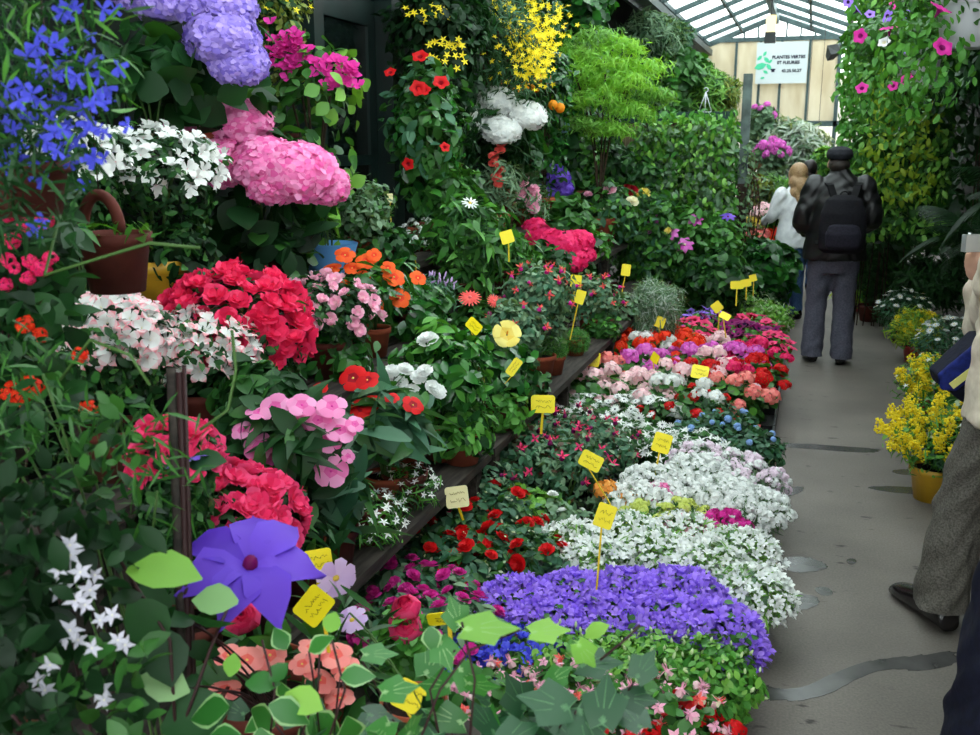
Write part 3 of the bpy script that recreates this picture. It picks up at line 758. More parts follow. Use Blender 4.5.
# banner with lettering
a = at(755, 84, Y=19.9)[0]; c = at(809, 41, Y=19.9)[0]; W = c.x - a.x; Hh = c.z - a.z
sg = thing('banner_sign', 'white banner with green leaf motif hung on the far gable', 'sign', ((a.x + c.x) / 2, 19.88, a.z))
link('panel', as_mesh('panel', box((-W / 2, 0, 0), (W / 2, .015, Hh)), [solid('white_banner', (200, 208, 208), .5, .3)], False), sg)
INK = solid('black_ink', (40, 40, 60), .7, .2); LEAFP = solid('green_print', (80, 196, 150), .7, .2)
def text(name, s, size, loc, parent, mat, rot=(PI / 2, 0, 0), align='CENTER'):
    cu = bpy.data.curves.new(name, 'FONT'); cu.body = s; cu.size = size; cu.align_x = align; cu.extrude = .002; cu.offset = size * .035
    tmp = bpy.data.objects.new(name + '_tmp', cu); COL.objects.link(tmp)
    dg = bpy.context.evaluated_depsgraph_get(); me = bpy.data.meshes.new_from_object(tmp.evaluated_get(dg)); bpy.data.objects.remove(tmp)
    me.materials.clear(); me.materials.append(mat)
    o = link(name, me, parent, loc); o.rotation_euler = rot; return o
text('lettering', 'PLANTES VERTES', W * .085, (W * .13, -.004, Hh * .60), sg, INK)
text('lettering', 'ET FLEURIES', W * .082, (W * .13, -.004, Hh * .47), sg, INK)
text('lettering', '43.25.50.27', W * .082, (W * .20, -.004, Hh * .27), sg, INK)
link('telephone_mark', as_mesh('telephone_mark', box((-.028, -.006, 0), (.028, -.001, .035)).join(box((-.042, -.006, .035), (.042, -.001, .058))), [INK], False), sg, (-W * .16, 0, Hh * .28))
t = Tpl()
for k, (x, z, s, an) in enumerate(((-.42, .42, .2, .3), (-.30, .58, .12, -.8), (-.34, .72, .09, 1.0), (-.24, .40, .12, 2.2), (-.30, .28, .09, 2.6), (-.36, .14, .07, .2), (-.22, .54, .08, -2.3), (-.44, .62, .1, .8))):
    V = [(x * W + s * W * (math.cos(an) * p - math.sin(an) * q), -.004, z * Hh + s * W * (math.sin(an) * p + math.cos(an) * q)) for p, q in ((-.6, 0), (-.2, -.3), (.3, -.3), (.7, 0), (.3, .3), (-.2, .3))]
    t.add(V, [(0, 1, 2, 3, 4, 5)])
link('leaf_motif', as_mesh('leaf_motif', t, [LEAFP], False), sg)

# lamp under the ridge, floodlight on the right post
m, nt, out = _new('lamp_glow'); e = nt.nodes.new('ShaderNodeEmission'); e.inputs[0].default_value = lin((255, 240, 170)); e.inputs[1].default_value = 1.6; nt.links.new(e.outputs[0], out.inputs[0])
p = at(771, 24, Y=16)[0]
lp = thing('ridge_lamp', 'small glowing yellowish box lamp hung under the roof ridge', 'lamp', (p.x, p.y, p.z - .15))
link('diffuser', as_mesh('diffuser', box((-.07, -.07, .03), (.07, .07, .27)), [m], False), lp)
link('housing', as_mesh('housing', box((-.08, -.08, -.12), (.08, .08, .03)).join(tube([(0, 0, .27), (0, 0, 3.98 - p.z + .15)], .015, 6)), [solid('lamp_black', (24, 30, 30), .5, .4)], False), lp)
p = at(832, 53, Y=18)[0]
lp = thing('floodlight', 'small dark floodlight clamped to the gable post beside the vines', 'floodlight', (p.x, p.y, p.z))
link('housing', as_mesh('housing', lathe([(.001, -.14), (.07, -.13), (.13, .1), (.12, .1), (.001, .08)], 4), [solid('lamp_black', (24, 30, 30), .5, .4)], False), lp).rotation_euler = (.9, .5, 0)
link('bracket', as_mesh('bracket', bar((0, 0, 0), (.12, .1, .16), .03, .03).join(bar((.12, .1, .14), (.12, 1.95, .14), .03, .03)), [STEEL], False), lp)
# ================================================================== plants on the tiers
BX, CXX, DX = -1.30, -1.68, -2.06
SB, SC_, SD = .50, .85, 1.12
def azalea(label, px, py, rpx, key, X, shelf, n=62, s=.034, flat=.72, wide=1.0, pot=(.09, .14, TERRA_D), lf=L_DARK, **k):
    return plant('azalea', label, 'plant', px, py, rpx, [F(LF_OVAL, lf, 900, .034, r=(1, 1, 1), inner=.55), F(LF_OVAL, L_MID, 150, .03, inner=.9)],
                 [B(key, n, s, lo=-.3, out=.98, up=.25, nz=.35)], pot=pot, shelf=shelf, flat=flat, wide=wide, X=X, **k)

azalea('crimson azalea in full bloom between the striped azalea and the pale pink one', 236, 334, 72, 'azalea_crimson', CXX, SC_, 98, .044, flat=.88)
azalea('pink and white striped azalea, the wide mound nearest the jasmine cane', 200, 352, 60, 'azalea_striped', CXX, SC_, 100, .031)
azalea('pink and white striped azalea partly behind the jasmine, below the terracotta pot', 110, 340, 60, 'azalea_striped', CXX, SC_, 100, .031)
azalea('pale pink azalea with many buds beside the orange impatiens', 328, 312, 52, 'azalea_palepink', CXX, SC_, 60, .028)
azalea('hot pink azalea behind the purple clematis, lowest of the azaleas', 234, 522, 68, 'azalea_rosered', BX, SB, 98, .036, flat=.8)
azalea('white azalea flushed pink below the lilac hydrangea', 152, 172, 72, 'azalea_star', DX, SD, 100, .033, flat=.62, pot=(.12, .21, POT_YEL))
azalea('white azalea mostly hidden behind blue lobelia flowers', 75, 160, 48, 'azalea_star', DX, SD, 70, .033, flat=.8)
azalea('dark pink azalea at the shaded side below the striped azaleas', 175, 455, 40, 'azalea_rosered', BX, SB, 40, .034)

# hydrangeas
HL = lambda n, s, **k: F(LF_BROAD, [L_DARK], n, s, inner=.6, up=.55, **k)
def hyd(label, px, py, rpx, key, X, shelf, blooms, lf=L_DARK, n=46, s=.13, pot=(.1, .15, TERRA), flat=.85, **k):
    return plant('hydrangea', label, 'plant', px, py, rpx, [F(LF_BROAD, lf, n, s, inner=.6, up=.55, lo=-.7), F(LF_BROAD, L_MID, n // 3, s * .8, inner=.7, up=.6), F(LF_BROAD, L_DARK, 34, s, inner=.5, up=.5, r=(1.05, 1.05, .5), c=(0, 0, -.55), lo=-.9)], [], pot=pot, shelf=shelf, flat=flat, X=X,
                 blooms=[(key,) + b for b in blooms], stem=STEM, **k)
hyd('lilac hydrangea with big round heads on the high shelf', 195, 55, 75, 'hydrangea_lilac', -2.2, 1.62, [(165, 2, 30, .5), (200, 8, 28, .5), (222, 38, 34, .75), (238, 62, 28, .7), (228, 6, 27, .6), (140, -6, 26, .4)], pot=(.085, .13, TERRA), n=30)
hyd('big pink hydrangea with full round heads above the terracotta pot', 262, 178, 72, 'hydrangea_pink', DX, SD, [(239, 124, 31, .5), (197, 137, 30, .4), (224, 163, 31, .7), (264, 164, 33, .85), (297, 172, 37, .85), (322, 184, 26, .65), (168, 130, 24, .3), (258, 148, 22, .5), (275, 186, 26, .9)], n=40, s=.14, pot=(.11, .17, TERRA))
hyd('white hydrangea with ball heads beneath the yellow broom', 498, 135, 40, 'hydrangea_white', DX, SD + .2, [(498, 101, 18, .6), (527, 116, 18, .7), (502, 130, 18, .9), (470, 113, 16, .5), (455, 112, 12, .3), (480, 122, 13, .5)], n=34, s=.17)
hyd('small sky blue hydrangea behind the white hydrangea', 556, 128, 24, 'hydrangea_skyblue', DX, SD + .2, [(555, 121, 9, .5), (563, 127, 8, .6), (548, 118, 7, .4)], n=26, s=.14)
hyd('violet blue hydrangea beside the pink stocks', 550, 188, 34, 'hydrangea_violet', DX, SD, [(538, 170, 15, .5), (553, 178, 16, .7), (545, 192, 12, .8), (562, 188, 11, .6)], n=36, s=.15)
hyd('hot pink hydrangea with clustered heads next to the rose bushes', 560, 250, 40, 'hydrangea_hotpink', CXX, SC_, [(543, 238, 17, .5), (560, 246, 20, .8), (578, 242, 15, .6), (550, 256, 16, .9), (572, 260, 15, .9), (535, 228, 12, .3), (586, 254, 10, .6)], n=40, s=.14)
link('pot_wrap', as_mesh('pot_wrap', lathe([(.075, 0), (.1, .08), (.118, .15), (.125, .17)], 18), [POT_BLUE]), plant('potted_cutting', 'small leafy pot in a blue wrap beneath the pink hydrangea', 'plant', 328, 215, 12, [F(LF_BROAD, L_LIGHT, 18, .07)], [], shelf=SD, X=DX + .1, pot=(.07, .12, TERRA)))

# bougainvillea, yellow climbers, mandevilla
def sprays(root_args, sprs, key, s, per, leafm, leafl, nl, ls, part=True, name='flower'):
    pass
plant('bougainvillea', 'magenta bougainvillea trained on a cane before the dark green door', 'plant', 312, 105, 52,
      [F(LF_BROAD, L_MID, 150, .07, inner=.35, r=(.9, .9, 1.5), lo=-.9), F(LF_BROAD, L_LIGHT, 40, .07, inner=.7, c=(.2, 0, .3))], [],
      pot=(.1, .15, TERRA), shelf=SD, flat=.9, X=DX, stem=STEM_W,
      blooms=[('bougainvillea', 285 + dx + R_.uniform(-13, 13), 45 + dy + R_.uniform(-10, 10), 8, .7) for dx, dy in ((-12, -12), (0, 0), (6, -10), (-8, 8), (14, 10), (22, 18), (10, 2), (-18, 24), (-4, 26), (30, 24), (-10, 14), (4, 14)) for _ in range(4)]
      + [('bougainvillea', 345 + R_.uniform(-20, 14), 73 + R_.uniform(-12, 16), 8, .8) for _ in range(26)] + [('bougainvillea', 324 + R_.uniform(-9, 12), 158 + R_.uniform(-10, 38), 8, .8) for _ in range(6)])
plant('climbing_plant', 'yellow flowered climber at the top beside the bougainvillea', 'plant', 278, 15, 34, [F(LF_LITTLE, L_OLIVE, 420, .035, inner=.3), F(LF_LITTLE, L_DARK, 300, .035, inner=.2)],
      [B('broom_yellow', 50, .018, part=False)], pot=(.08, .13, TERRA_D), shelf=1.62, X=-2.24, flat=1.2)
plant('mandevilla', 'red mandevilla climbing beside the dark green door', 'plant', 428, 135, 42, [F(LF_OVAL, L_MID, 420, .085, inner=.3, r=(1, 1, 1.25), lo=-1), F(LF_OVAL, L_GLOSS, 220, .08, inner=.5, r=(1, 1, 1.2), lo=-1), F(LF_OVAL, L_BLUE, 100, .08, inner=.9, r=(1, 1, 1.2), lo=-1)], [],
      pot=(.1, .16, TERRA_D), shelf=SD, X=DX, flat=1.5, blooms=[('mandevilla_red', 418, 88, 8, 1.15, .3), ('mandevilla_red', 424, 90, 7, 1.15, .3), ('mandevilla_red', 441, 82, 8, 1.15, .3), ('mandevilla_red', 420, 56, 8, 1.15, .3), ('mandevilla_red', 408, 164, 6, 1.15, .3), ('mandevilla_red', 390, 72, 6, 1.15, .3), ('mandevilla_red', 445, 147, 5, 1.15, .3)])
plant('climbing_plant', 'dark climber with yellow flower clusters over the red mandevilla', 'plant', 440, 35, 55, [F(LF_OVAL, L_DEEP, 700, .07, inner=.3, lo=-1), F(LF_OVAL, L_DARK, 300, .06, inner=.6, lo=-1)], [], shelf=SD, X=-2.2, flat=1.0, pot=(.12, .18, TERRA_D), stem=STEM_W,
      blooms=[('broom_yellow', x + R_.uniform(-8, 8), y + R_.uniform(-7, 7), 4.5, .9) for x, y in ((412, 10), (425, 15), (436, 10), (443, 12), (440, 42), (452, 45), (436, 50), (457, 50), (440, 56), (462, 62)) for _ in range(4)])
# yellow broom: feathery crown and yellow sprays
rt = plant('broom_shrub', 'feathery green broom shrub with bright yellow sprays', 'plant', 498, 45, 60, [F(LF_NARROW, L_FERN, 2600, .075, inner=.2, lo=-1, lump=.4), F(LF_NARROW, L_BLUE, 900, .07, inner=.6, lo=-1, lump=.4)], [], shelf=SD, X=-2.05, flat=1.1, pot=(.13, .2, TERRA_D), stem=STEM_W,
      blooms=[])
tt = at(498, 45, X=-2.05)[1] - .3
M = []
for x, y, n in ((505, 8, 30), (560, 15, 25), (530, 12, 60), (537, 30, 60), (530, 45, 55), (545, 42, 50), (522, 55, 40), (543, 62, 45), (515, 40, 30), (535, 78, 20), (526, 68, 25)):
    for _ in range(n):
        wv, _t = at(x + R_.normal(0, 11), y + R_.normal(0, 10), t=tt + R_.uniform(-.15, .25)); wv -= rt.location
        M.append(facing(np.array(wv)[None], np.array([[0.2, -.8, .4]]) + .5 * R_.normal(size=(1, 3)), .022)[0])
put_flowers(rt, 'broom_yellow', np.array(M), False)
plant('citrus_tree', 'small citrus tree with orange fruit behind the white hydrangea', 'tree', 545, 88, 34, [F(LF_OVAL, L_GLOSS, 420, .07, inner=.3, lo=-1), F(LF_OVAL, L_DARK, 300, .07, inner=.3, lo=-1)], [], shelf=SD, X=-2.0, flat=1.3, pot=(.12, .18, TERRA), stem=STEM_W,
      blooms=[('berry_orange', x, y, 5.2, .8) for x, y in ((535, 88), (553, 105), (547, 79), (505, 84), (515, 93), (538, 79), (560, 108), (525, 86))])
plant('leafy_shrub', 'dark glossy leaved shrub above the lime maple', 'plant', 576, 14, 40, [F(LF_BROAD, L_GLOSS, 380, .11, inner=.3, lo=-1), F(LF_BROAD, L_DARK, 250, .11, inner=.3, lo=-1)], [], shelf=SD, X=-2.1, flat=1.2, pot=(.13, .2, TERRA_D), stem=STEM_W)
# lime Japanese style maple with drooping layers
MP = lambda n, r, c, m=None: F(LF_NARROW, m or L_LIME, n, .075, inner=.35, up=.3, droop=.7, r=r, c=c, lump=.45, lo=-.55, noise=.55)
mp = [MP(520, (u0, u0, u0 * .72), (x, y, z), L_LIGHT if k % 4 == 0 else None) for k, (x, y, z, u0) in enumerate([(-.1, .1, .62, .42), (.25, 0, .5, .36), (-.4, 0, .4, .36), (.55, .1, .22, .38), (-.65, -.1, .08, .34), (.1, -.3, .25, .4), (-.25, -.3, .1, .4), (.4, -.3, 0, .4), (.75, 0, -.15, .3), (-.45, -.2, -.25, .4), (.05, -.4, -.2, .4), (.45, -.2, -.35, .38), (-.2, -.3, -.55, .36), (.2, -.3, -.6, .34), (-.6, 0, -.5, .3), (0, .2, 0, .5)])]
rt = plant('maple_shrub', 'lime green maple with drooping feathery foliage', 'tree', 602, 86, 72, mp, [], shelf=SC_, X=-1.7, flat=.66, pot=(.15, .25, TERRA), stem=STEM_W, skirt=False)
for lab, px, py, rp, lf, tp, n, s, X in (
    ('dark green shrub under the lime maple', 590, 138, 36, L_DARK, LF_OVAL, 420, .09, DX), ('mid green shrub under the lime maple next to the fence post', 625, 150, 36, L_MID, LF_OVAL, 460, .09, -1.95),
    ('bright green bush beside the violet hydrangea', 575, 155, 28, L_FRESH, LF_OVAL, 320, .09, -1.95), ('grey leaved bush high under the eaves', 650, 45, 36, L_GREY, LF_NARROW, 900, .13, -2.0),
    ('grey green feathery shrub in front of the eave gutter', 668, 42, 26, L_BLUE, LF_NARROW, 700, .13, -1.85)):
    plant('leafy_shrub', lab, 'plant', px, py, rp, [F(tp, lf, n, s, inner=.3, lo=-1), F(tp, L_DARK, n // 2, s, inner=.2, lo=-1)], [], shelf=SD if px < 620 else 0, X=X, flat=.95, pot=(.12, .2, TERRA_D), stem=STEM_W)
# behind the fence
for lab, px, py, rp, lf, tp, n, s in (
    ('bright leafy bush behind the fence beside the maple', 655, 85, 32, L_FRESH, LF_BROAD, 420, .15), ('broad leaved bush behind the fence rail', 680, 80, 28, L_MID, LF_BROAD, 380, .15), ('light green feathery bush behind the fence nearest the pole', 705, 96, 26, L_LIGHT, LF_NARROW, 800, .15),
    ('dark bush low behind the fence under the eaves', 640, 70, 30, L_DARK, LF_BROAD, 400, .15), ('olive green shrub behind the fence by the gable', 722, 98, 20, L_OLIVE, LF_NARROW, 500, .14)):
    plant('leafy_shrub', lab, 'plant', px, py, rp, [F(tp, lf, n, s, inner=.3, lo=-1), F(tp, L_MID, n // 2, s, inner=.2, lo=-1)], [], shelf=0, t=12.2, flat=1.2, pot=(.2, .3, TERRA_D), stem=STEM_W)

# impatiens and others on the middle and lower tiers
def impat(label, px, py, rpx, key, X, shelf, blooms, lf=L_GLOSS, ln=90, ls=.1, extra=(), tp=LF_LONG, **k):
    return plant('impatiens', label, 'plant', px, py, rpx, [F(tp, lf, ln, ls, inner=.5, up=.55, lo=-.5), F(tp, L_MID, ln // 3, ls * .8, inner=.8, up=.6)] + list(extra), [], pot=k.pop('pot', (.075, .12, TERRA)), shelf=shelf, X=X, blooms=[(key,) + b for b in blooms], **k)
impat('orange impatiens beside the pale pink azalea', 372, 288, 46, 'impatiens_orange', CXX, SC_, [(345, 255, 11), (366, 261, 11), (332, 268, 10), (362, 277, 9), (394, 277, 12), (400, 298, 11), (349, 290, 11), (340, 286, 10), (356, 294, 11), (418, 278, 9), (377, 305, 8), (388, 268, 8), (352, 268, 9), (374, 255, 8)], ls=.11)
impat('pink impatiens with large flat flowers beside the crimson azalea', 295, 442, 62, 'impatiens_pink', BX, SB, [(275, 407, 17), (302, 405, 16), (332, 406, 16), (258, 412, 13), (306, 434, 18), (340, 430, 17), (328, 440, 15), (259, 446, 17), (283, 445, 16), (270, 465, 17), (331, 471, 18), (355, 424, 10), (297, 422, 13), (318, 420, 14), (242, 430, 12), (348, 456, 8)], lf=L_DARK, ls=.14, ln=80)
impat('red impatiens with long leaves below the white azalea flowers', 385, 425, 55, 'impatiens_red', BX, SB, [(353, 378, 15), (367, 380, 13), (362, 408, 14), (370, 404, 12), (319, 389, 10), (413, 405, 12), (392, 398, 8)], lf=L_BLUE, ls=.19, ln=85)
plant('gardenia', 'white gardenia flowers just behind the red impatiens', 'plant', 405, 392, 38, [F(LF_OVAL, L_GLOSS, 240, .06)], [], pot=(.08, .13, TERRA), shelf=SB, X=BX - .06,
      blooms=[('double_white', x, y, 9, .8) for x, y in ((392, 372), (405, 370), (418, 378), (432, 388), (400, 384), (412, 392), (425, 372), (422, 412), (390, 390), (410, 415), (438, 392), (385, 380))])
plant('gardenia', 'glossy gardenia bush with one white flower', 'plant', 445, 375, 48, [F(LF_OVAL, L_GLOSS, 420, .075, inner=.35), F(LF_OVAL, L_FRESH, 120, .07, inner=.9)], [], pot=(.1, .15, TERRA), shelf=SB, X=BX, blooms=[('double_white', 428, 341, 12, .7)], flat=1.05)
plant('hibiscus', 'glossy hibiscus with one yellow flower', 'plant', 490, 375, 44, [F(LF_OVAL, L_GLOSS, 380, .085, inner=.35), F(LF_OVAL, L_DARK, 160, .08, inner=.5)], [], pot=(.1, .15, TERRA), shelf=SB, X=BX, blooms=[('hibiscus_yellow', 507, 334, 15, .8, .25)], flat=1.05)
plant('leafy_plant', 'green leafy potted plant at the edge of the lowest tier', 'plant', 462, 432, 34, [F(LF_OVAL, L_FRESH, 260, .06), F(LF_OVAL, L_DARK, 120, .07)], [], pot=(.085, .13, TERRA), shelf=SB, X=BX + .08)
plant('star_flower', 'white star flower spilling over the lowest tier next to the yellow card', 'plant', 365, 530, 42, [F(LF_NARROW, L_FRESH, 520, .045, inner=.4), F(LF_NARROW, L_DARK, 200, .05)], [B('star_white', 70, .017, lo=-.1, up=.4)], pot=(.08, .12, TERRA_D), shelf=SB, X=-1.25, flat=.7)
plant('star_flower', 'white star flower under the long impatiens leaves', 'plant', 405, 500, 34, [F(LF_NARROW, L_FRESH, 420, .045, inner=.4), F(LF_NARROW, L_DARK, 160, .05)], [B('star_white', 50, .017, lo=0, up=.4)], pot=(.08, .12, TERRA_D), shelf=SB, X=-1.25, flat=.7)
# middle tier
plant('bacopa', 'white flowering plant in a terracotta pot under the mandevilla', 'plant', 425, 240, 30, [F(LF_LITTLE, L_GREY, 420, .03), F(LF_LITTLE, L_MID, 160, .03)], [B('carnation_white', 46, .017, lo=-.1)], pot=(.1, .13, TERRA), shelf=SD - .0, X=DX, flat=.62)
plant('leafy_plant', 'light green small leaved plant below the door', 'plant', 360, 215, 36, [F(LF_LITTLE, L_GREY, 700, .04, inner=.3), F(LF_LITTLE, L_MID, 300, .04)], [], pot=(.09, .14, TERRA), shelf=SD, X=DX, flat=1.2)
plant('hellebore', 'hellebore with one white daisy flower above divided leaves', 'plant', 470, 240, 44, [F(LF_LONG, L_MID, 420, .1, inner=.3), F(LF_LONG, L_FRESH, 200, .1, inner=.6), F(LF_NARROW, L_DARK, 260, .1)], [], pot=(.1, .15, TERRA_D), shelf=SC_, X=CXX, flat=1.1, blooms=[('gerbera_coral' if False else 'daisy_white', 470, 203, 9, .8)])
plant('hellebore', 'hellebore without flowers beneath the yellow tag', 'plant', 505, 258, 32, [F(LF_LONG, L_MID, 360, .09, inner=.3), F(LF_NARROW, L_FRESH, 260, .09)], [], pot=(.1, .15, TERRA_D), shelf=SC_, X=CXX, flat=1.05)
plant('stock_plant', 'coral stock with an upright flower spike below the white hydrangea', 'plant', 500, 185, 24, [F(LF_NARROW, L_GREY, 360, .1, droop=-.3)], [], pot=(.08, .13, TERRA), shelf=SD, X=-1.98, flat=1.2, blooms=[('stock_coral', 497 + R_.uniform(-4, 6), y, 6, .6) for y in (145, 151, 157, 164, 171, 177, 183)])
plant('stock_plant', 'soft pink stock beside the violet blue hydrangea', 'plant', 525, 205, 26, [F(LF_NARROW, L_GREY, 420, .1, droop=-.3), F(LF_NARROW, L_MID, 200, .1)], [], pot=(.08, .13, TERRA), shelf=SD, X=-1.98, flat=1.2, blooms=[('stock_pink', 524 + dx + R_.uniform(-4, 4), y, 7, .7) for dx, y in ((-4, 176), (2, 183), (6, 190), (8, 197), (4, 203), (8, 208), (-6, 182), (0, 194))])
plant('gerbera', 'coral gerbera behind the gardenia', 'plant', 480, 318, 26, [F(LF_LONG, L_MID, 120, .12, up=.6)], [], pot=(.075, .12, TERRA), shelf=SB, X=-1.48, blooms=[('gerbera_coral', 470, 298, 12, .6, .6), ('gerbera_coral', 494, 301, 8, .6, .5)])
plant('heather', 'small heather with pale buds behind the orange impatiens', 'plant', 432, 296, 26, [F(LF_NARROW, L_BLUE, 420, .05, droop=-.8)], [B('lavender', 40, .022, name='flower', up=.8, lo=.3)], pot=(.07, .11, TERRA_D), shelf=SC_, X=CXX, flat=.8)
def fuch(label, px, py, rpx, X, shelf, key, lf, n, fn, **k):
    return plant('fuchsia', label, 'plant', px, py, rpx, [F(LF_OVAL, lf, n, .045, inner=.35), F(LF_OVAL, L_BLUE, n // 2, .045, inner=.4)], [B(key, fn, .026, up=-.1, nz=.5, lo=-.2)], pot=(.09, .13, TERRA), shelf=shelf, X=X, flat=.9, **k)
fuch('variegated fuchsia with few flowers behind the yellow hibiscus', 515, 330, 34, BX, SB, 'fuchsia_pink', L_GREY, 620, 12)
fuch('fuchsia with pink flowers behind the clipped balls', 540, 296, 36, BX, SB, 'fuchsia_pink', L_GREY, 620, 22)
fuch('pale leaved fuchsia nearest the hot pink hydrangea', 592, 300, 30, BX, SB, 'fuchsia_pink', L_GREY, 560, 18)
for lab, px, py in (('clipped round green ball in a terracotta pot, nearer of the pair', 553, 349), ('clipped round green ball in a terracotta pot, farther of the pair', 575, 341)):
    plant('topiary_ball', lab, 'plant', px, py, 15, [F(LF_BLADE, L_FRESH, 2600, .03, inner=.8, lo=-1, lump=0, noise=.6, droop=0), F(LF_BLADE, L_DARK, 900, .03, inner=.7, lo=-1, lump=0)], [], pot=(.07, .1, TERRA), shelf=SB, X=BX + .04, flat=.92)
# roses and shrubs before the fence
RB = [('rose bush with white roses beside the violet hydrangea', 605, 215, 40, [('rose_white', 632, 202, 7), ('rose_pink', 610, 190, 7), ('rose_pink', 588, 195, 5), ('rose_white', 600, 210, 5)]),
      ('rose bush with one deep red and one yellow rose', 645, 222, 38, [('rose_red', 631, 192, 8), ('rose_red', 626, 189, 6), ('rose_yellow', 643, 195, 8), ('rose_pink', 623, 217, 6)]),
      ('rose bush with lilac roses in front of the vine covered fence', 660, 250, 34, [('rose_lilac', 651, 215, 7), ('rose_lilac', 655, 224, 8), ('rose_lilac', 649, 231, 6)]),
      ('leafy rose bush without flowers above the lavender', 620, 262, 40, [('carnation_red', 560, 262, .5)])]
for lab, px, py, rp, bl in RB:
    plant('rose_bush', lab, 'plant', px, py, rp, [F(LF_OVAL, L_MID, 460, .085, inner=.3, lo=-.8), F(LF_OVAL, L_FRESH, 160, .08, inner=.7), F(LF_OVAL, L_BLUE, 240, .085, inner=.4, lo=-.8)], [], pot=(.11, .17, TERRA), shelf=SC_ if px < 630 else 0, X=CXX if px < 630 else None, t=None if px < 630 else 8.9, flat=.95, blooms=[b for b in bl if b[3] > 1])
plant('leafy_shrub', 'green shrub between the violet hydrangea and the rose bushes', 'plant', 590, 182, 30, [F(LF_OVAL, L_MID, 420, .09, inner=.3, lo=-1), F(LF_OVAL, L_LIGHT, 120, .08, inner=.8)], [], pot=(.11, .17, TERRA), shelf=SD, X=DX)
plant('leafy_shrub', 'bushy green shrub at the foot of the fence post', 'plant', 640, 175, 30, [F(LF_OVAL, L_MID, 420, .1, inner=.3, lo=-1), F(LF_OVAL, L_DARK, 220, .1)], [], pot=(.12, .18, TERRA), shelf=0, t=9.3)
plant('clematis', 'lilac clematis on a stake in front of the fence', 'plant', 690, 245, 34, [F(LF_OVAL, L_FRESH, 320, .1, inner=.3, lo=-.9), F(LF_OVAL, L_MID, 200, .1, lo=-.9)], [], pot=(.11, .16, TERRA), shelf=0, t=8.9, flat=1.25, blooms=[('clematis_lilac', 685, 245, 10, .9, .4), ('clematis_lilac', 695, 220, 9, .7, .4), ('clematis_lilac', 671, 233, 9, .8, .6), ('rose_yellow', 668, 231, 4, .95)])
plant('clematis', 'violet blue clematis by the foot of the leaning pole', 'plant', 718, 245, 28, [F(LF_OVAL, L_FRESH, 300, .1, inner=.3, lo=-.9), F(LF_OVAL, L_MID, 160, .1, lo=-.9)], [], pot=(.11, .16, TERRA), shelf=0, t=8.9, flat=1.1, blooms=[('clematis_blue', 708, 258, 9, .8), ('clematis_blue', 728, 217, 8, .7)])
plant('lavender_plant', 'grey green lavender in front of the rose bushes', 'plant', 655, 304, 30, [F(LF_BLADE, L_GREY, 1500, .12, up=0, droop=-1.2, noise=.5, inner=.2), F(LF_BLADE, L_SILVER, 500, .1, up=0, droop=-1.2)], [], pot=(.09, .13, TERRA), shelf=.0, X=-1.02, flat=.8)
plant('leafy_bush', 'dark glossy leafy bush beside the path near the walking man', 'plant', 763, 270, 34, [F(LF_OVAL, L_GLOSS, 520, .13, inner=.3, lo=-.8), F(LF_OVAL, L_DARK, 300, .13)], [], pot=(.16, .2, TERRA_D), shelf=0, t=9.2, flat=.95)
plant('leafy_bush', 'dark leafy bush beneath the violet clematis', 'plant', 716, 280, 32, [F(LF_OVAL, L_MID, 420, .11, inner=.3, lo=-.8), F(LF_OVAL, L_DARK, 300, .11)], [], pot=(.14, .2, TERRA_D), shelf=0, t=8.6, flat=.95)
for lab, px, py, rp, lf in (('pale feathery herb at the path corner', 770, 318, 26, L_LIGHT), ('pale green herb behind the wine petunias', 738, 304, 30, L_LIGHT), ('grey green herb beneath the dark leafy bush', 757, 302, 26, L_GREY), ('fresh green herb between the lavender and the petunias', 700, 306, 28, L_FRESH)):
    plant('herb_plant', lab, 'plant', px, py, rp, [F(LF_LITTLE, lf, 900, .035, inner=.4), F(LF_NARROW, L_CREAM, 200, .05, inner=.8)], [], pot=(.09, .12, POT_BLACK), shelf=0, z=.26, flat=.7)

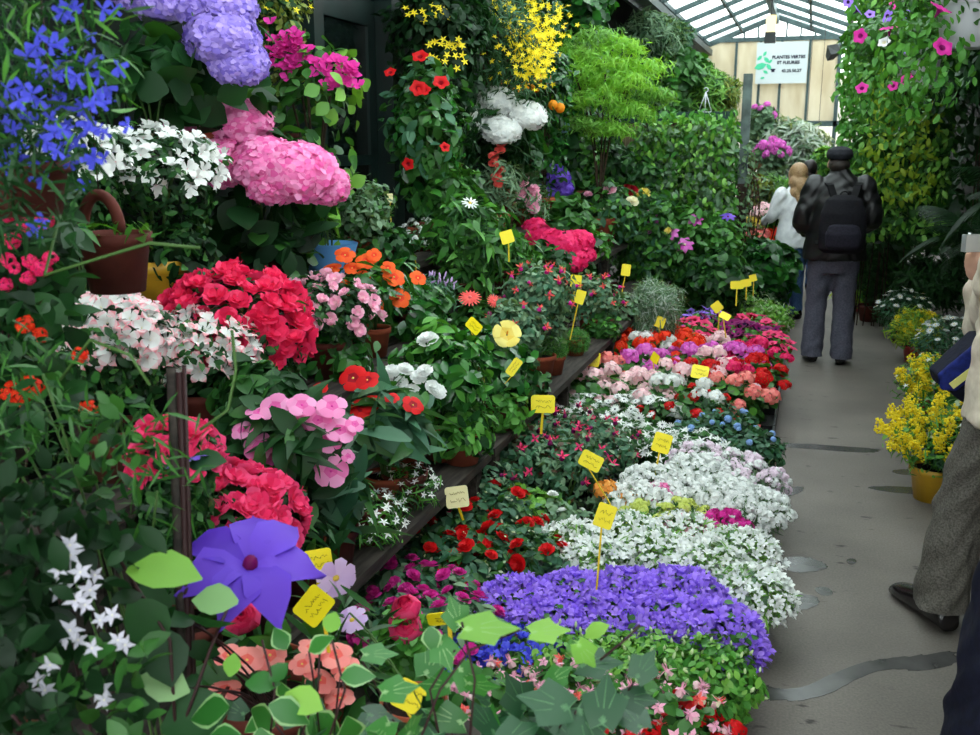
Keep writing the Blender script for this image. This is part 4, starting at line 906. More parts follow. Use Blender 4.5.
# leafy pots that fill the gaps between the flowering ones
for nm, lab, px, py, rp, X, sh, tp, lf, n, s in (
    ('leafy_plant', 'dark leafy plant behind the pink impatiens and the crimson azalea', 262, 405, 44, -1.42, SB, LF_OVAL, L_DARK, 260, .08),
    ('leafy_plant', 'dark glossy plant between the pale pink azalea and the red impatiens', 335, 362, 40, CXX, SC_, LF_OVAL, L_GLOSS, 300, .07),
    ('leafy_plant', 'leafy plant between the orange impatiens and the gardenia', 412, 318, 40, CXX, SC_, LF_OVAL, L_GLOSS, 300, .08),
    ('leafy_plant', 'fresh green plant at the step edge beside the hibiscus', 500, 420, 32, -1.22, SB, LF_OVAL, L_FRESH, 260, .065),
    ('leafy_plant', 'dark plant at the step edge below the two clipped balls', 528, 388, 22, -1.2, SB, LF_LONG, L_DARK, 120, .1),
    ('leafy_plant', 'mid green plant on the lowest tier beyond the clipped balls', 602, 328, 18, -1.22, SB, LF_OVAL, L_MID, 260, .07),
    ('leafy_plant', 'grey leaved plant on the lowest tier nearest the lavender', 622, 312, 18, -1.22, SB, LF_OVAL, L_GREY, 260, .06),
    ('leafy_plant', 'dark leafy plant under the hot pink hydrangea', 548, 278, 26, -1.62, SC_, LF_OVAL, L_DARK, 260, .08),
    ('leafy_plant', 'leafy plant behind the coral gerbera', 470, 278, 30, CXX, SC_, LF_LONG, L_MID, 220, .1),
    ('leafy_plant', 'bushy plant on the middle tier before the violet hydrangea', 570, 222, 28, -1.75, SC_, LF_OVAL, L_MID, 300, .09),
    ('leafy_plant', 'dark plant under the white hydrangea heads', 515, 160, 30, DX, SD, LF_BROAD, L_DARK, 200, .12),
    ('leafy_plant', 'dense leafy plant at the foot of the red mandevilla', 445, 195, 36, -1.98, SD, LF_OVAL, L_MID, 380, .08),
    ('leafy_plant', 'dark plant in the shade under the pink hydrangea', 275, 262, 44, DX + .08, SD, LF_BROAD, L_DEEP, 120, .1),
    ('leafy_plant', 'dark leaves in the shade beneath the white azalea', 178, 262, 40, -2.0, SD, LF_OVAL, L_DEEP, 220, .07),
    ('leafy_plant', 'dark leafy plant beneath the lilac hydrangea heads', 150, 80, 52, -2.22, 1.62, LF_ROUND, L_DARK, 34, .13),
    ('leafy_plant', 'rounded leaves beside the lilac hydrangea pot', 235, 98, 34, -2.22, 1.62, LF_ROUND, L_MID, 26, .12),
    ('leafy_plant', 'long dark leaves beneath the pink impatiens', 330, 492, 44, -1.26, SB, LF_LONG, L_BLUE, 44, .19),
    ('leafy_plant', 'dark foliage between the hot pink azalea and the star flowers', 300, 540, 40, -1.24, SB, LF_LONG, L_DARK, 60, .12),
    ('leafy_plant', 'leafy plant on the middle tier behind the fuchsias', 520, 285, 30, CXX, SC_, LF_OVAL, L_MID, 300, .07),
    ('leafy_plant', 'shaded plant between the two rose bushes and the maple', 612, 165, 26, -1.72, SC_, LF_OVAL, L_DARK, 300, .09),
    ('leafy_plant', 'green plant low in front of the rose bushes', 590, 282, 24, -1.6, SC_, LF_OVAL, L_FRESH, 260, .075),
    ('leafy_plant', 'dark plant on the top tier before the door', 385, 262, 34, -1.95, SD, LF_OVAL, L_DARK, 320, .07)):
    plant(nm, lab, 'plant', px, py, rp, [F(tp, lf, n, s, inner=.3), F(tp, L_MID if lf is not L_MID else L_FRESH, n // 4, s * .9, inner=.8)], [], pot=(.08, .12, TERRA_D), shelf=sh, X=X, flat=.95)
# ================================================================== low bedding plants along the path
G0 = .012
def patch(spots, fmt, group, make, zc=.27):
    """first spot builds the plant, the rest copy it: spots = [(px, py, which one)]"""
    r0 = None; out = []
    for i, s in enumerate(spots):
        px, py, which = s[:3]; sc = s[3] if len(s) > 3 else 1.0
        p, t = at(px, py, z=zc)
        if r0 is None:
            r0 = make(p); r0['label'] = fmt.format(which); r0['group'] = group; r0.rotation_euler.z = random.uniform(0, 6); r = r0
            r0.location = (p.x, p.y, G0)
        else:
            r = dup(r0, (p.x, p.y, G0), random.uniform(0, 6.28), fmt.format(which), group, sc * random.uniform(.94, 1.06))
        out.append(r)
    return out
W0 = lambda p, z=.20: (p.x, p.y, z + G0)
BP = (.06, .1, POT_BLACK)
def bed(name, fol, flw, R=.14, z=.2, flat=.75, pot=BP, cat='plant'):
    return lambda p: plant(name, '-', cat, 0, 0, 0, fol, flw, pot=pot, shelf=G0, world=W0(p, z), R=R, flat=flat)

# purple bellflowers
patch([(520, 598, 'first from the bench in the back row'), (575, 590, 'second from the bench in the back row'), (628, 588, 'third from the bench in the back row'), (680, 592, 'fourth from the bench in the back row'),
       (545, 618, 'nearest the bench in the front row'), (608, 612, 'in the middle of the front row'), (668, 618, 'second from the path in the front row'), (712, 628, 'nearest the path in the front row')],
      'purple bellflower {}', 'purple bellflowers', bed('bellflower', [F(LF_LITTLE, L_MID, 420, .03)], [B('bell_purple', 240, .023, part=False, lo=-.25, up=.35)], R=.15))
patch([(575, 538, 'first from the bench in the back row'), (628, 530, 'second from the bench in the back row'), (685, 530, 'third from the bench in the back row'), (740, 545, 'at the path in the back row'),
       (600, 556, 'behind the purple bellflowers, bench side'), (655, 552, 'behind the purple bellflowers, middle'), (706, 562, 'behind the purple bellflowers, path side'), (752, 580, 'spilling over the path edge, nearest the camera')],
      'white bellflower {}', 'white bellflowers', bed('bellflower', [F(LF_NARROW, L_LIGHT, 520, .05, inner=.4), F(LF_LITTLE, L_GREY, 200, .03)], [B('bell_white', 150, .021, part=False, lo=-.3, up=.4)], R=.15))
patch([(560, 650, 'nearest the bench'), (612, 648, 'second from the bench'), (662, 655, 'second from the path'), (708, 668, 'nearest the path'), (640, 680, 'in front, behind the ivy leaves')],
      'green bellflower still in bud, {}', 'bellflowers still in bud', bed('bellflower', [F(LF_LITTLE, L_FRESH, 900, .028, inner=.5), F(LF_LITTLE, L_LIGHT, 260, .028, inner=.9)], [B('bud_white', 34, .015, up=.6, name='bud')], R=.15, flat=.7))
# white pinks beyond
patch([(655, 478, 'first from the bench'), (690, 485, 'second from the bench'), (725, 492, 'second from the path'), (752, 500, 'at the path corner'), (700, 468, 'behind the others, middle'), (640, 495, 'beside the orange marigold')],
      'bright white dianthus {}', 'white dianthus plants', bed('dianthus', [F(LF_BLADE, L_GREY, 500, .08), F(LF_NARROW, L_MID, 200, .05)], [B('carnation_white', 75, .022, lo=-.1, up=.4)], R=.15, flat=.65))
patch([(700, 452, 'behind the white dianthus'), (735, 462, 'close to the path'), (757, 470, 'at the path edge')], 'pale lilac dianthus {}', 'pale lilac dianthus plants',
      bed('dianthus', [F(LF_BLADE, L_GREY, 460, .08)], [B('carnation_lilac', 40, .022, lo=-.1, up=.4), B('carnation_white', 16, .022)], R=.14, flat=.6))
patch([(640, 432, 'nearest the bench'), (672, 440, 'by the tall yellow tag'), (620, 425, 'behind the fuchsia'), (695, 440, 'nearest the dark lobelia')], 'white phlox {}', 'white phlox plants',
      bed('phlox', [F(LF_OVAL, L_MID, 420, .045)], [B('star_white', 60, .026, lo=0, up=.45)], R=.15, flat=.6))
singles = [
    (614, 492, 'marigold', 'orange marigold below the yellow tags', 'marigold', 3, .05, L_GREY, .1), (655, 490, 'dianthus', 'pink dianthus by the tall tag stake', 'carnation_pink', 14, .022, L_GREY, .1),
    (690, 524, 'dianthus', 'pale pink dianthus between the two white beds', 'carnation_pale', 16, .024, L_GREY, .1), (722, 520, 'dianthus', 'magenta dianthus near the path between the white beds', 'carnation_magenta', 16, .026, L_GREY, .1),
    (645, 512, 'dianthus', 'lime white dianthus beside the orange marigold', 'carnation_lime', 18, .022, L_MID, .11), (685, 508, 'dianthus', 'lime white dianthus behind the pale pink one', 'carnation_lime', 16, .022, L_MID, .1),
    (530, 505, 'leafy_plant', 'pale green leafy plant with one white bud behind the bellflowers', 'double_white', 3, .022, L_LIGHT, .17), (560, 515, 'leafy_plant', 'pale leafy plant between the double impatiens and white bellflowers', 'double_white', 4, .02, L_GREY, .14)]
for px, py, nm, lab, key, n, s, lf, R0 in singles:
    p, t = at(px, py, z=.27); r = bed(nm, [F(LF_LITTLE if nm != 'dianthus' else LF_NARROW, lf, 420, .04), F(LF_OVAL, L_MID, 80, .04)], [B(key, n, s, lo=.2, up=.6)], R=R0)(p); r['label'] = lab
# double impatiens, red then magenta
patch([(455, 522, 'nearest the bench, under the cream tag'), (500, 515, 'second from the bench in the back row'), (470, 560, 'in the middle of the front row'), (520, 550, 'beside the purple bellflowers'), (430, 550, 'against the bench edge')],
      'red double impatiens {}', 'red double impatiens', bed('impatiens', [F(LF_OVAL, L_BLUE, 320, .05, up=.55), F(LF_OVAL, L_MID, 160, .05, up=.55), F(LF_LITTLE, L_CREAM, 60, .018, inner=.95)], [B('double_red', 11, .031, lo=.15, up=.4)], R=.17, z=.22))
patch([(390, 585, 'nearest the bench edge'), (432, 592, 'beside the red ranunculus, back row'), (405, 625, 'in front, under the red ranunculus'), (455, 630, 'in front, behind the ivy')],
      'magenta double impatiens {}', 'magenta double impatiens', bed('impatiens', [F(LF_OVAL, L_BLUE, 260, .045, up=.55), F(LF_OVAL, L_GREY, 160, .045, up=.55)], [B('double_magenta', 19, .026, lo=.05, up=.4)], R=.16, z=.22))
# columbines / mixed pink and red in front
patch([(560, 690, 'nearest the ivy'), (620, 705, 'second from the path'), (665, 712, 'close to the path'), (500, 690, 'behind the star shaped ivy leaf')], 'pink columbine with nodding two tone flowers, {}', 'pink columbines',
      bed('columbine', [F(LF_ROUND, L_MID, 220, .04), F(LF_LITTLE, L_FRESH, 200, .03)], [B('columbine', 34, .024, up=.1, nz=.6, lo=-.1), B('columbine_red', 8, .02, up=.1, nz=.6)], R=.15, z=.2))
patch([(690, 715, 'in the corner by the path'), (600, 735, 'below the ivy leaves'), (650, 735, 'at the front edge')], 'red kalanchoe {}', 'red kalanchoes', bed('kalanchoe', [F(LF_OVAL, L_MID, 220, .045)], [B('carnation_red', 16, .026, up=.6, lo=.3)], R=.12, z=.18))
patch([(470, 640, 'nearest the bench'), (520, 648, 'second from the bench')], 'blue bellflower {}', 'blue bellflowers behind the ivy', bed('bellflower', [F(LF_LITTLE, L_FRESH, 320, .03)], [B('bell_blue', 80, .021, part=False, lo=0)], R=.13))
# fuchsias and small shrubs further along
patch([(540, 450, 'below the upright yellow tag'), (575, 445, 'second from the bench'), (520, 470, 'at the bench edge'), (600, 455, 'beside the white phlox'), (565, 480, 'nearest the leaning tag')], 'fuchsia with hanging pink bells, {}', 'bedding fuchsias',
      bed('fuchsia', [F(LF_OVAL, L_BLUE, 420, .04, inner=.4), F(LF_OVAL, L_GREY, 200, .04), F(LF_LITTLE, L_BRONZE, 80, .03)], [B('fuchsia', 15, .026, up=0, nz=.5, lo=-.1)], R=.2, z=.30))
patch([(560, 412, 'nearest the bench'), (590, 410, 'second from the bench'), (622, 412, 'in the middle'), (650, 416, 'nearest the red verbena')], 'white osteospermum {}', 'white osteospermums',
      bed('osteospermum', [F(LF_OVAL, L_MID, 320, .045)], [B('osteospermum_white', 26, .033, lo=.1, up=.5)], R=.17, z=.22))
patch([(668, 415, 'nearest the white daisies'), (700, 410, 'nearest the path side')], 'red verbena with dark leaves, {}', 'red verbenas', bed('verbena', [F(LF_OVAL, L_DARK, 320, .05), F(LF_OVAL, L_MID, 160, .05)], [B('geranium_red', 9, .03, up=.5)], R=.2, z=.2))
patch([(700, 432, 'behind the red tray'), (728, 425, 'second from the path'), (750, 440, 'at the path edge')], 'dark leaved lobelia with few pale blue flowers, {}', 'dark leaved lobelias', bed('lobelia', [F(LF_LITTLE, L_BLUE, 620, .04), F(LF_LITTLE, L_DARK, 260, .04)], [B('hydrangea_skyblue', 6, .016, up=.5, lo=.4)], R=.17, z=.2))
patch([(498, 478, 'tallest, against the step edge'), (470, 500, 'behind the cream tag')], 'dark leafy fuchsia not yet in bloom, {}', 'fuchsias not in bloom', bed('fuchsia', [F(LF_OVAL, L_BLUE, 520, .045, inner=.4), F(LF_OVAL, L_GREY, 160, .04)], [B('fuchsia', 5, .024, up=0, nz=.5)], R=.19, z=.28))
# geraniums: a wide bed of mixed colours
gcol = [('scarlet', 'scarlet geranium', [(615, 342, 'at the bench edge'), (640, 322, 'behind the mauve ones'), (660, 328, 'by the small yellow tag'), (672, 342, 'in the middle of the bed'), (622, 322, 'nearest the lavender'), (630, 338, 'just behind the blush ones'), (650, 330, 'in front of the lavender'), (684, 334, 'behind the hot pink ones')]),
        ('magenta', 'mauve geranium', [(648, 356, 'nearest the bench'), (688, 352, 'in the middle'), (715, 350, 'second from the path'), (735, 352, 'nearest the path')]),
        ('blush', 'blush pink geranium', [(580, 378, 'at the bench corner'), (612, 380, 'beside the yellow tag'), (640, 384, 'behind the white osteospermum'), (705, 362, 'near the pair of tags'), (665, 372, 'in the middle'), (720, 338, 'behind the mauve ones')]),
        ('coralpink', 'salmon pink geranium', [(598, 362, 'by the bench edge'), (735, 380, 'near the path')]),
        ('red', 'red geranium', [(690, 368, 'in the middle of the bed'), (752, 364, 'at the path edge')]), ('hotpink', 'hot pink geranium', [(755, 348, 'at the path edge'), (725, 365, 'behind the square tag')]),
        ('white', 'white geranium', [(650, 340, 'among the scarlet ones'), (678, 388, 'near the thin tag')])]
for key, nm, spots in gcol:
    patch(spots, nm + ' {}', nm + 's', bed('geranium', [F(LF_ROUND, L_MID, 120, .06, up=.6), F(LF_ROUND, L_FRESH, 60, .06, up=.6)], [B('geranium_' + key, 11, .05, up=.6, lo=.1, out=1.12)], R=.2, z=.24, flat=.7), .38)
patch([(735, 395, 'at the path edge'), (700, 395, 'beside the thick tag stake'), (740, 372, 'below the hot pink one')], 'green geranium not yet in flower, {}', 'geraniums without flowers', bed('geranium', [F(LF_ROUND, L_MID, 150, .06, up=.6), F(LF_ROUND, L_FRESH, 80, .06, up=.6)], [B('geranium_blush', 2, .03)], R=.18, z=.2))
pet = [('petunia_wine', 'wine red petunia', [(722, 318, 'nearest the lavender'), (742, 326, 'in the middle'), (758, 330, 'nearest the path')]), ('petunia_red', 'rose red petunia', [(755, 318, 'beside the pale herb'), (768, 334, 'at the path edge'), (690, 322, 'behind the leaning tag')]), ('petunia_violet', 'violet petunia', [(705, 312, 'beside the diamond tag')])]
for key, nm, spots in pet:
    patch(spots, nm + ' {}', nm + 's', bed('petunia', [F(LF_OVAL, L_FRESH, 260, .05)], [B(key, 26, .042, up=.5, lo=.0)], R=.19, z=.24, flat=.7), .36)
# red tray of seedlings
p, t = at(737, 452, z=.08)
o = link('plant_tray', as_mesh('plant_tray', box((-.16, -.12, 0), (.16, .12, .012)).join(box((-.16, -.12, .012), (-.145, .12, .09))).join(box((.145, -.12, .012), (.16, .12, .09))).join(box((-.145, -.12, .012), (.145, -.108, .09))).join(box((-.145, .108, .012), (.145, .12, .09))), [POT_RED], False), None, (p.x - .05, p.y + .02, .115)); tag(o, 'empty red tray between the lobelia and the pale lilac dianthus', 'tray')
# hero blooms at the front
plant('ranunculus', 'tall ranunculus with two round red blooms in front of the magenta impatiens', 'plant', 405, 640, 26, [F(LF_LITTLE, L_FRESH, 160, .05)], [], pot=(.07, .11, TERRA), shelf=.012, z=.42, flat=1.3, blooms=[('ranunculus_red', 406, 609, 15, .2, .4), ('ranunculus_red', 405, 628, 17, .5, .2)])
# ================================================================== price tags
TAGY = solid('tag_yellow', (236, 216, 20), .45, .4); TAGC = solid('tag_cream', (236, 228, 170), .5, .3); STAKE = solid('tag_stake_yellow', (214, 184, 30), .5, .3); PEN = solid('pen_ink', (120, 96, 30), .6, .2)
def price_tag(px, py, wpx, label, sx, sy, z=None, t=None, roll=0.0, yaw=0.0, pitch=-.15, asp=.74, mat=None, foot=None):
    """card centre at a pixel, the stake runs to the pixel (sx, sy)"""
    p, tt = at(px, py, z=z, t=t); w = wpx * tt / F_PX; h = w * asp
    q, _ = at(sx, sy, t=tt + .02)
    r = thing('price_tag', label, 'price tag', p, 0, 'price tags on stakes')
    toc = (Vector((0, 0, CAM_H)) - p).normalized(); rz = math.atan2(-toc.x, toc.y) + PI + yaw
    rot = Matrix.Rotation(rz, 3, 'Z') @ Matrix.Rotation(PI / 2 + pitch, 3, 'X') @ Matrix.Rotation(roll, 3, 'Z')
    V = []; c = .12 * w; k = 4
    for cx, cy, a0 in ((w / 2 - c, h / 2 - c, 0), (-w / 2 + c, h / 2 - c, 90), (-w / 2 + c, -h / 2 + c, 180), (w / 2 - c, -h / 2 + c, 270)):
        for i in range(k):
            a = math.radians(a0 + 90 * i / (k - 1)); V.append((cx + c * math.cos(a), cy + c * math.sin(a)))
    n = len(V); T = Tpl().add([(x, y, -.0008) for x, y in V] + [(x, y, .0008) for x, y in V], [tuple(range(n))[::-1], tuple(range(n, 2 * n))] + [(i, (i + 1) % n, n + (i + 1) % n, n + i) for i in range(n)])
    o = link('card', as_mesh('card', T, [mat or TAGY], False), r); o.rotation_euler = rot.to_euler()
    if wpx > 13:
        T = Tpl()
        for ln in range(2):
            x = -w * .3
            for g in range(5):
                y0 = h * (.16 - .32 * ln); pts = [(x + w * .13 * i / 3 , y0 + h * .1 * random.uniform(-1, 1), .0018) for i in range(4)]
                T.join(tube(pts, w * .008, 4)); x += w * .13
        link('handwriting', as_mesh('handwriting', T, [PEN]), o)
    a = rot @ Vector((0, -h * .42, -.003)); b = q - p; ln = max(.08, min(.5, b.length)); b = b.normalized() * ln
    if foot: b = Vector((b.x, b.y, foot - p.z))
    link('stake', as_mesh('stake', bar(a, b, max(.006, w * .1), .003), [STAKE], False), r)
T_ = price_tag
T_(314, 606, 34, 'yellow price tag tilted beneath the purple clematis, largest one', 330, 660, t=1.9, roll=.75, yaw=.3, asp=.95)
T_(318, 561, 28, 'yellow price tag half hidden behind the purple clematis and hot pink azalea', 316, 600, t=2.15, roll=.1, asp=.85)
T_(411, 697, 34, 'yellow price tag among the ivy stems near the camera', 425, 740, t=1.75, roll=-.5, asp=.9)
T_(448, 618, 42, 'yellow price tag lying behind the bright ivy leaf', 452, 660, t=2.0, roll=.15, pitch=.5, asp=.5)
T_(457, 497, 23, 'cream price tag over the red double impatiens', 463, 520, t=3.45, roll=.12, asp=.95, mat=TAGC)
T_(591, 461, 23, 'yellow tag leaning above the orange marigold', 611, 505, t=3.9, roll=-.45, asp=.72)
T_(543, 404, 24, 'upright yellow tag over the bedding fuchsias', 541, 434, t=4.3, roll=.0, asp=.75)
T_(662, 443, 18, 'yellow tag on a leaning stake over the white dianthus', 655, 476, t=4.35, roll=-.25, asp=1.1)
T_(605, 516, 19, 'yellow tag on a long stake standing in the purple bellflowers', 596, 598, t=3.15, roll=-.3, asp=1.3)
T_(592, 359, 16, 'yellow tag beside the blush geraniums at the bed corner', 593, 392, t=5.9, roll=-.15, asp=.9)
T_(700, 372, 17, 'yellow tag on a thick stake before the green geraniums', 704, 422, t=5.6, roll=-.15, pitch=-.6, asp=.85)
T_(655, 358, 11, 'thin turned yellow tag among the blush geraniums', 658, 400, t=5.8, roll=-.7, yaw=.8, asp=.9)
T_(660, 322, 10, 'small yellow tag by the scarlet geraniums', 662, 340, t=6.9, roll=-.3, asp=1.1)
T_(580, 297, 10, 'yellow tag on a long stake above the clipped balls', 570, 340, t=5.3, roll=-.3, asp=1.4)
T_(576, 281, 11, 'small square yellow tag beneath the hot pink hydrangea', 572, 302, t=5.4, roll=-.05, asp=1.1)
T_(626, 270, 9, 'narrow yellow tag below the rose bushes', 622, 292, t=6.9, roll=-.1, asp=1.3)
T_(507, 237, 13, 'yellow tag among the hellebore leaves', 509, 262, t=4.85, roll=.3, asp=1.0)
T_(474, 326, 17, 'yellow tag curling over beside the yellow hibiscus', 478, 350, t=3.8, roll=-.8, yaw=.4, asp=.7)
T_(514, 367, 19, 'yellow tag pointing up out of the hibiscus leaves', 506, 382, t=4.0, roll=.95, asp=.5)
T_(717, 307, 10, 'diamond shaped yellow tag over the violet petunia', 718, 330, t=7.0, roll=.7, asp=1.0)
T_(725, 316, 11, 'flat yellow tag just in front of the diamond shaped one', 726, 338, t=6.7, roll=-.5, pitch=-.7, asp=.7)
T_(737, 285, 13, 'yellow tag over the pale green herb, wide one', 736, 306, t=7.7, roll=.05, asp=.62)
T_(746, 283, 10, 'yellow tag tucked behind the wide tag over the herbs', 746, 300, t=7.9, roll=.2, asp=.75)
T_(753, 278, 7, 'tiny yellow tag beside the dark leafy bush', 753, 296, t=8.1, roll=.3, asp=1.0)
T_(414, 258, 7, 'twisted yellow tag strip below the white bacopa', 416, 272, t=4.9, roll=1.3, asp=.4)
T_(390, 198, 6, 'small cream label against the door post', 391, 222, t=5.4, asp=1.5, mat=TAGC)

# ================================================================== near plants on the stand beside the camera
r = thing('plant_stand', 'low wooden stand carrying the ivy pots nearest the camera', 'stand', (-.72, 1.35, 0))
link('table_top', as_mesh('table_top', box((-.40, -.5, .46), (.44, .42, .5)), [WOOD], False), r)
for x in (-.36, .40):
    for y in (-.46, .38): link('leg', as_mesh('leg', box((x - .025, y - .025, 0), (x + .025, y + .025, .46)), [WOOD], False), r)

def cloud(buf, tpl, mo, boxes, up=.45, noise=.5, droop=.3):
    """leaves spread through depth: boxes = (px0, py0, px1, py1, n, leaf length px, t0, t1)"""
    for (x0, y0, x1, y1, n, s, t0, t1) in boxes:
        P = []; S = []
        for _ in range(n):
            t = random.uniform(t0, t1); w, _ = at(random.uniform(x0, x1), random.uniform(y0, y1), t=t); P.append(w); S.append(s * random.uniform(.6, 1.25) * (t0 + t1) / 2 / F_PX)
        P = np.array([tuple(p) for p in P]); k = len(P)
        nn = np.array([[0.15, -.8, .2]]) * (1 - up) + np.array([[0, 0, up]]) + noise * R_.normal(size=(k, 3))
        a = R_.normal(size=(k, 3)) - np.array([0, 0, droop])
        buf.append((tpl, mo, P, a, nn, np.array(S)))
def near_plant(name, label, cat, base, shelf, clouds, mats, leaves=(), blooms=(), twigs=(), pot=(.1, .16, TERRA_D), twigmat=STEM_D, twig_r=.0022, nst=7):
    root = thing(name, label, cat, (base[0], base[1], shelf)); off = np.array([base[0], base[1], shelf])
    add_pot(root, *pot)
    lst = []
    for c in clouds: cloud(lst, c[0], c[1], c[2], **(c[3] if len(c) > 3 else {}))
    b = Buf()
    for tpl, mo, P, a, nn, S in lst: b.inst(tpl, frames(P - off, a, nn, S), mo)
    tips = [P for _, _, P, _, _, _ in lst]
    for (tpl, mo, px, py, s, t, ang, tilt) in leaves:      # a leaf with its own place: length in px, direction angle in the view, tilt up
        w, _ = at(px, py, t=t); toc = (Vector((0, 0, CAM_H)) - w).normalized()
        rgt = Vector((math.cos(YAW), math.sin(YAW), 0)); upv = toc.cross(rgt) * -1 if False else rgt.cross(toc) * -1
        upv = Vector((0, 0, 1)) - toc * toc.z; upv.normalize()
        ax = rgt * math.cos(ang) + upv * math.sin(ang); ax = ax + toc * random.uniform(-.2, .3); nn = toc * (1 - tilt) + Vector((0, 0, tilt)) + Vector((random.uniform(-.15, .15), 0, 0))
        L = s * t / F_PX; P = w - ax.normalized() * L * .5
        b.inst(tpl, frames(np.array(P)[None] - off, np.array(ax)[None], np.array(nn)[None], np.array([L])), mo)
        tips.append(np.array(P)[None])
    if lst or leaves: link('foliage', b.mesh(name + '_foliage', mats), root)
    b = Buf(); allp = np.concatenate(tips) - off
    for k in range(len(allp)) if len(allp) < nst else R_.choice(len(allp), nst, replace=False):
        p = allp[k]; mid = np.array([p[0] * .35 + R_.normal() * .02, p[1] * .35, p[2] * .6 + .05])
        b.tpl(tube(bez((R_.normal() * .02, R_.normal() * .02, pot[1] * .85), mid, p, 7), twig_r, 5))
    for tw in twigs:
        pts = [np.array(at(x, y, t=t)[0]) - off for x, y, t in tw]
        b.tpl(tube([Vector(p) for p in pts], twig_r * 1.2, 5))
    link('stems', b.mesh('stems', [twigmat]), root)
    for (key, px, py, rp, t, up) in blooms:
        w, _ = at(px, py, t=t); toc = np.array((Vector((0, 0, CAM_H)) - w).normalized())
        zd = toc * (1 - up) + np.array([0, 0, up]) + .25 * R_.normal(size=3)
        add_flower(root, key, facing((np.array(w) - off)[None], zd, rp * t / F_PX)[0], 'flower', int(R_.integers(0, 9)))
    return root
def u(a, b): return random.uniform(a, b)

# blue lobelia in a hanging basket, top corner
LB = [('lobelia_blue', x + u(-3, 3), y + u(-3, 3), u(8, 13), u(1.2, 1.5), .1) for x, y in
      [(35, 35), (60, 15), (75, 10), (100, 12), (115, 8), (50, 45), (40, 70), (62, 75), (30, 95), (48, 100), (25, 115), (35, 120), (60, 105), (78, 75), (85, 60), (105, 90), (112, 97), (95, 105), (80, 110), (62, 120), (70, 130), (15, 130), (10, 150), (102, 128), (105, 135), (128, 125), (90, 155), (102, 158), (50, 170), (8, 165), (40, 180), (60, 150), (15, 190), (68, 165), (28, 200), (25, 55), (5, 90), (75, 140), (20, 165), (45, 140), (88, 125), (100, 75), (70, 55), (90, 35), (118, 68), (20, 145), (35, 160), (55, 130), (5, 120)] + [(random.gauss(50, 32), random.gauss(95, 50)) for _ in range(45)]]
pb = at(30, 215, t=1.5)[0]
lob = near_plant('lobelia', 'deep blue lobelia in bloom in the top corner next to the camera', 'plant', (pb.x, pb.y), pb.z,
           [(LF_NARROW, 0, [(-20, 110, 80, 240, 160, 26, 1.3, 1.45), (-20, -10, 100, 170, 420, 30, 1.25, 1.6), (-30, 0, 40, 240, 260, 30, 1.25, 1.6), (90, 0, 135, 120, 40, 24, 1.3, 1.5)]), (LF_NARROW, 1, [(0, 0, 130, 140, 70, 30, 1.2, 1.4)])], [L_DARK, L_FRESH], blooms=LB, pot=(.065, .08, TERRA_D), twigmat=STEM)
link('hanging_wire', as_mesh('hanging_wire', tube(bez((-.06, 0, .08), (-.07, 0, .5), (0, 0, 2.55 - pb.z), 6), .0015, 5).join(tube(bez((.06, 0, .08), (.07, 0, .5), (0, 0, 2.55 - pb.z), 6), .0015, 5)), [STEM_D]), lob)
# pink red flowers under it
pb = at(30, 300, t=1.75)[0]
near_plant('geranium', 'pinkish red small flowered plant in the shade beneath the blue lobelia', 'plant', (-1.34, 1.2), .5,
           [(LF_OVAL, 0, [(-30, 160, 70, 330, 260, 34, 1.65, 1.95), (-30, 300, 60, 420, 160, 34, 1.65, 1.95)])], [L_DARK],
           blooms=[('geranium_hotpink', x, y, u(5, 9), 1.62, .2) for x, y in ((28, 165), (25, 172), (50, 185), (55, 188), (18, 200), (8, 215), (40, 212), (45, 220), (12, 240), (25, 225), (8, 260), (15, 268), (30, 262), (50, 258), (42, 268), (28, 278), (5, 285))] + [('geranium_scarlet', x, y, u(7, 11), 1.62, .2) for x, y in ((25, 325), (40, 335), (28, 385), (22, 395), (12, 392), (34, 388), (80, 355), (88, 408))])
# jasmine climber on canes
jas = near_plant('jasmine', 'jasmine climber with thin green shoots tied to wooden canes', 'plant', (-.98, 1.22), .5,
           [(LF_NARROW, 0, [(60, 400, 170, 500, 90, 26, 1.35, 1.6), (-10, 330, 70, 520, 130, 26, 1.35, 1.6), (110, 410, 210, 540, 40, 26, 1.4, 1.6)]), (LF_OVAL, 1, [(-10, 400, 130, 560, 150, 22, 1.4, 1.7), (-20, 300, 50, 440, 60, 22, 1.4, 1.7)]), (LF_LITTLE, 0, [(30, 380, 150, 500, 60, 20, 1.35, 1.55)])], [L_MID, L_DARK], twigmat=STEM,
           twigs=[[(60, 380, 1.45), (90, 340, 1.42), (130, 355, 1.4), (150, 385, 1.4)], [(60, 215, 1.5), (45, 275, 1.45), (110, 255, 1.45), (150, 243, 1.45), (200, 248, 1.45)], [(200, 430, 1.45), (228, 410, 1.45), (236, 370, 1.45), (232, 330, 1.45)]],
           blooms=[])
for k, (x0, y0, x1, y1, rr, mm) in enumerate(((171, 368, 173, 620, 9, 0), (179, 372, 178, 620, 6, 1), (184, 365, 181, 600, 4, 1))):
    a, b2 = at(x0, y0, t=1.55)[0], at(x1, y1, t=1.45)[0]; b2 = Vector((b2.x, b2.y, .5 + .12)); off = Vector((-.98, 1.22, .5))
    link('cane', as_mesh('cane', tube([a - off, (a + b2) / 2 - off, b2 - off], rr * 1.5 / F_PX * .55, 8), [WOOD if mm == 0 else STEM_D]), jas)
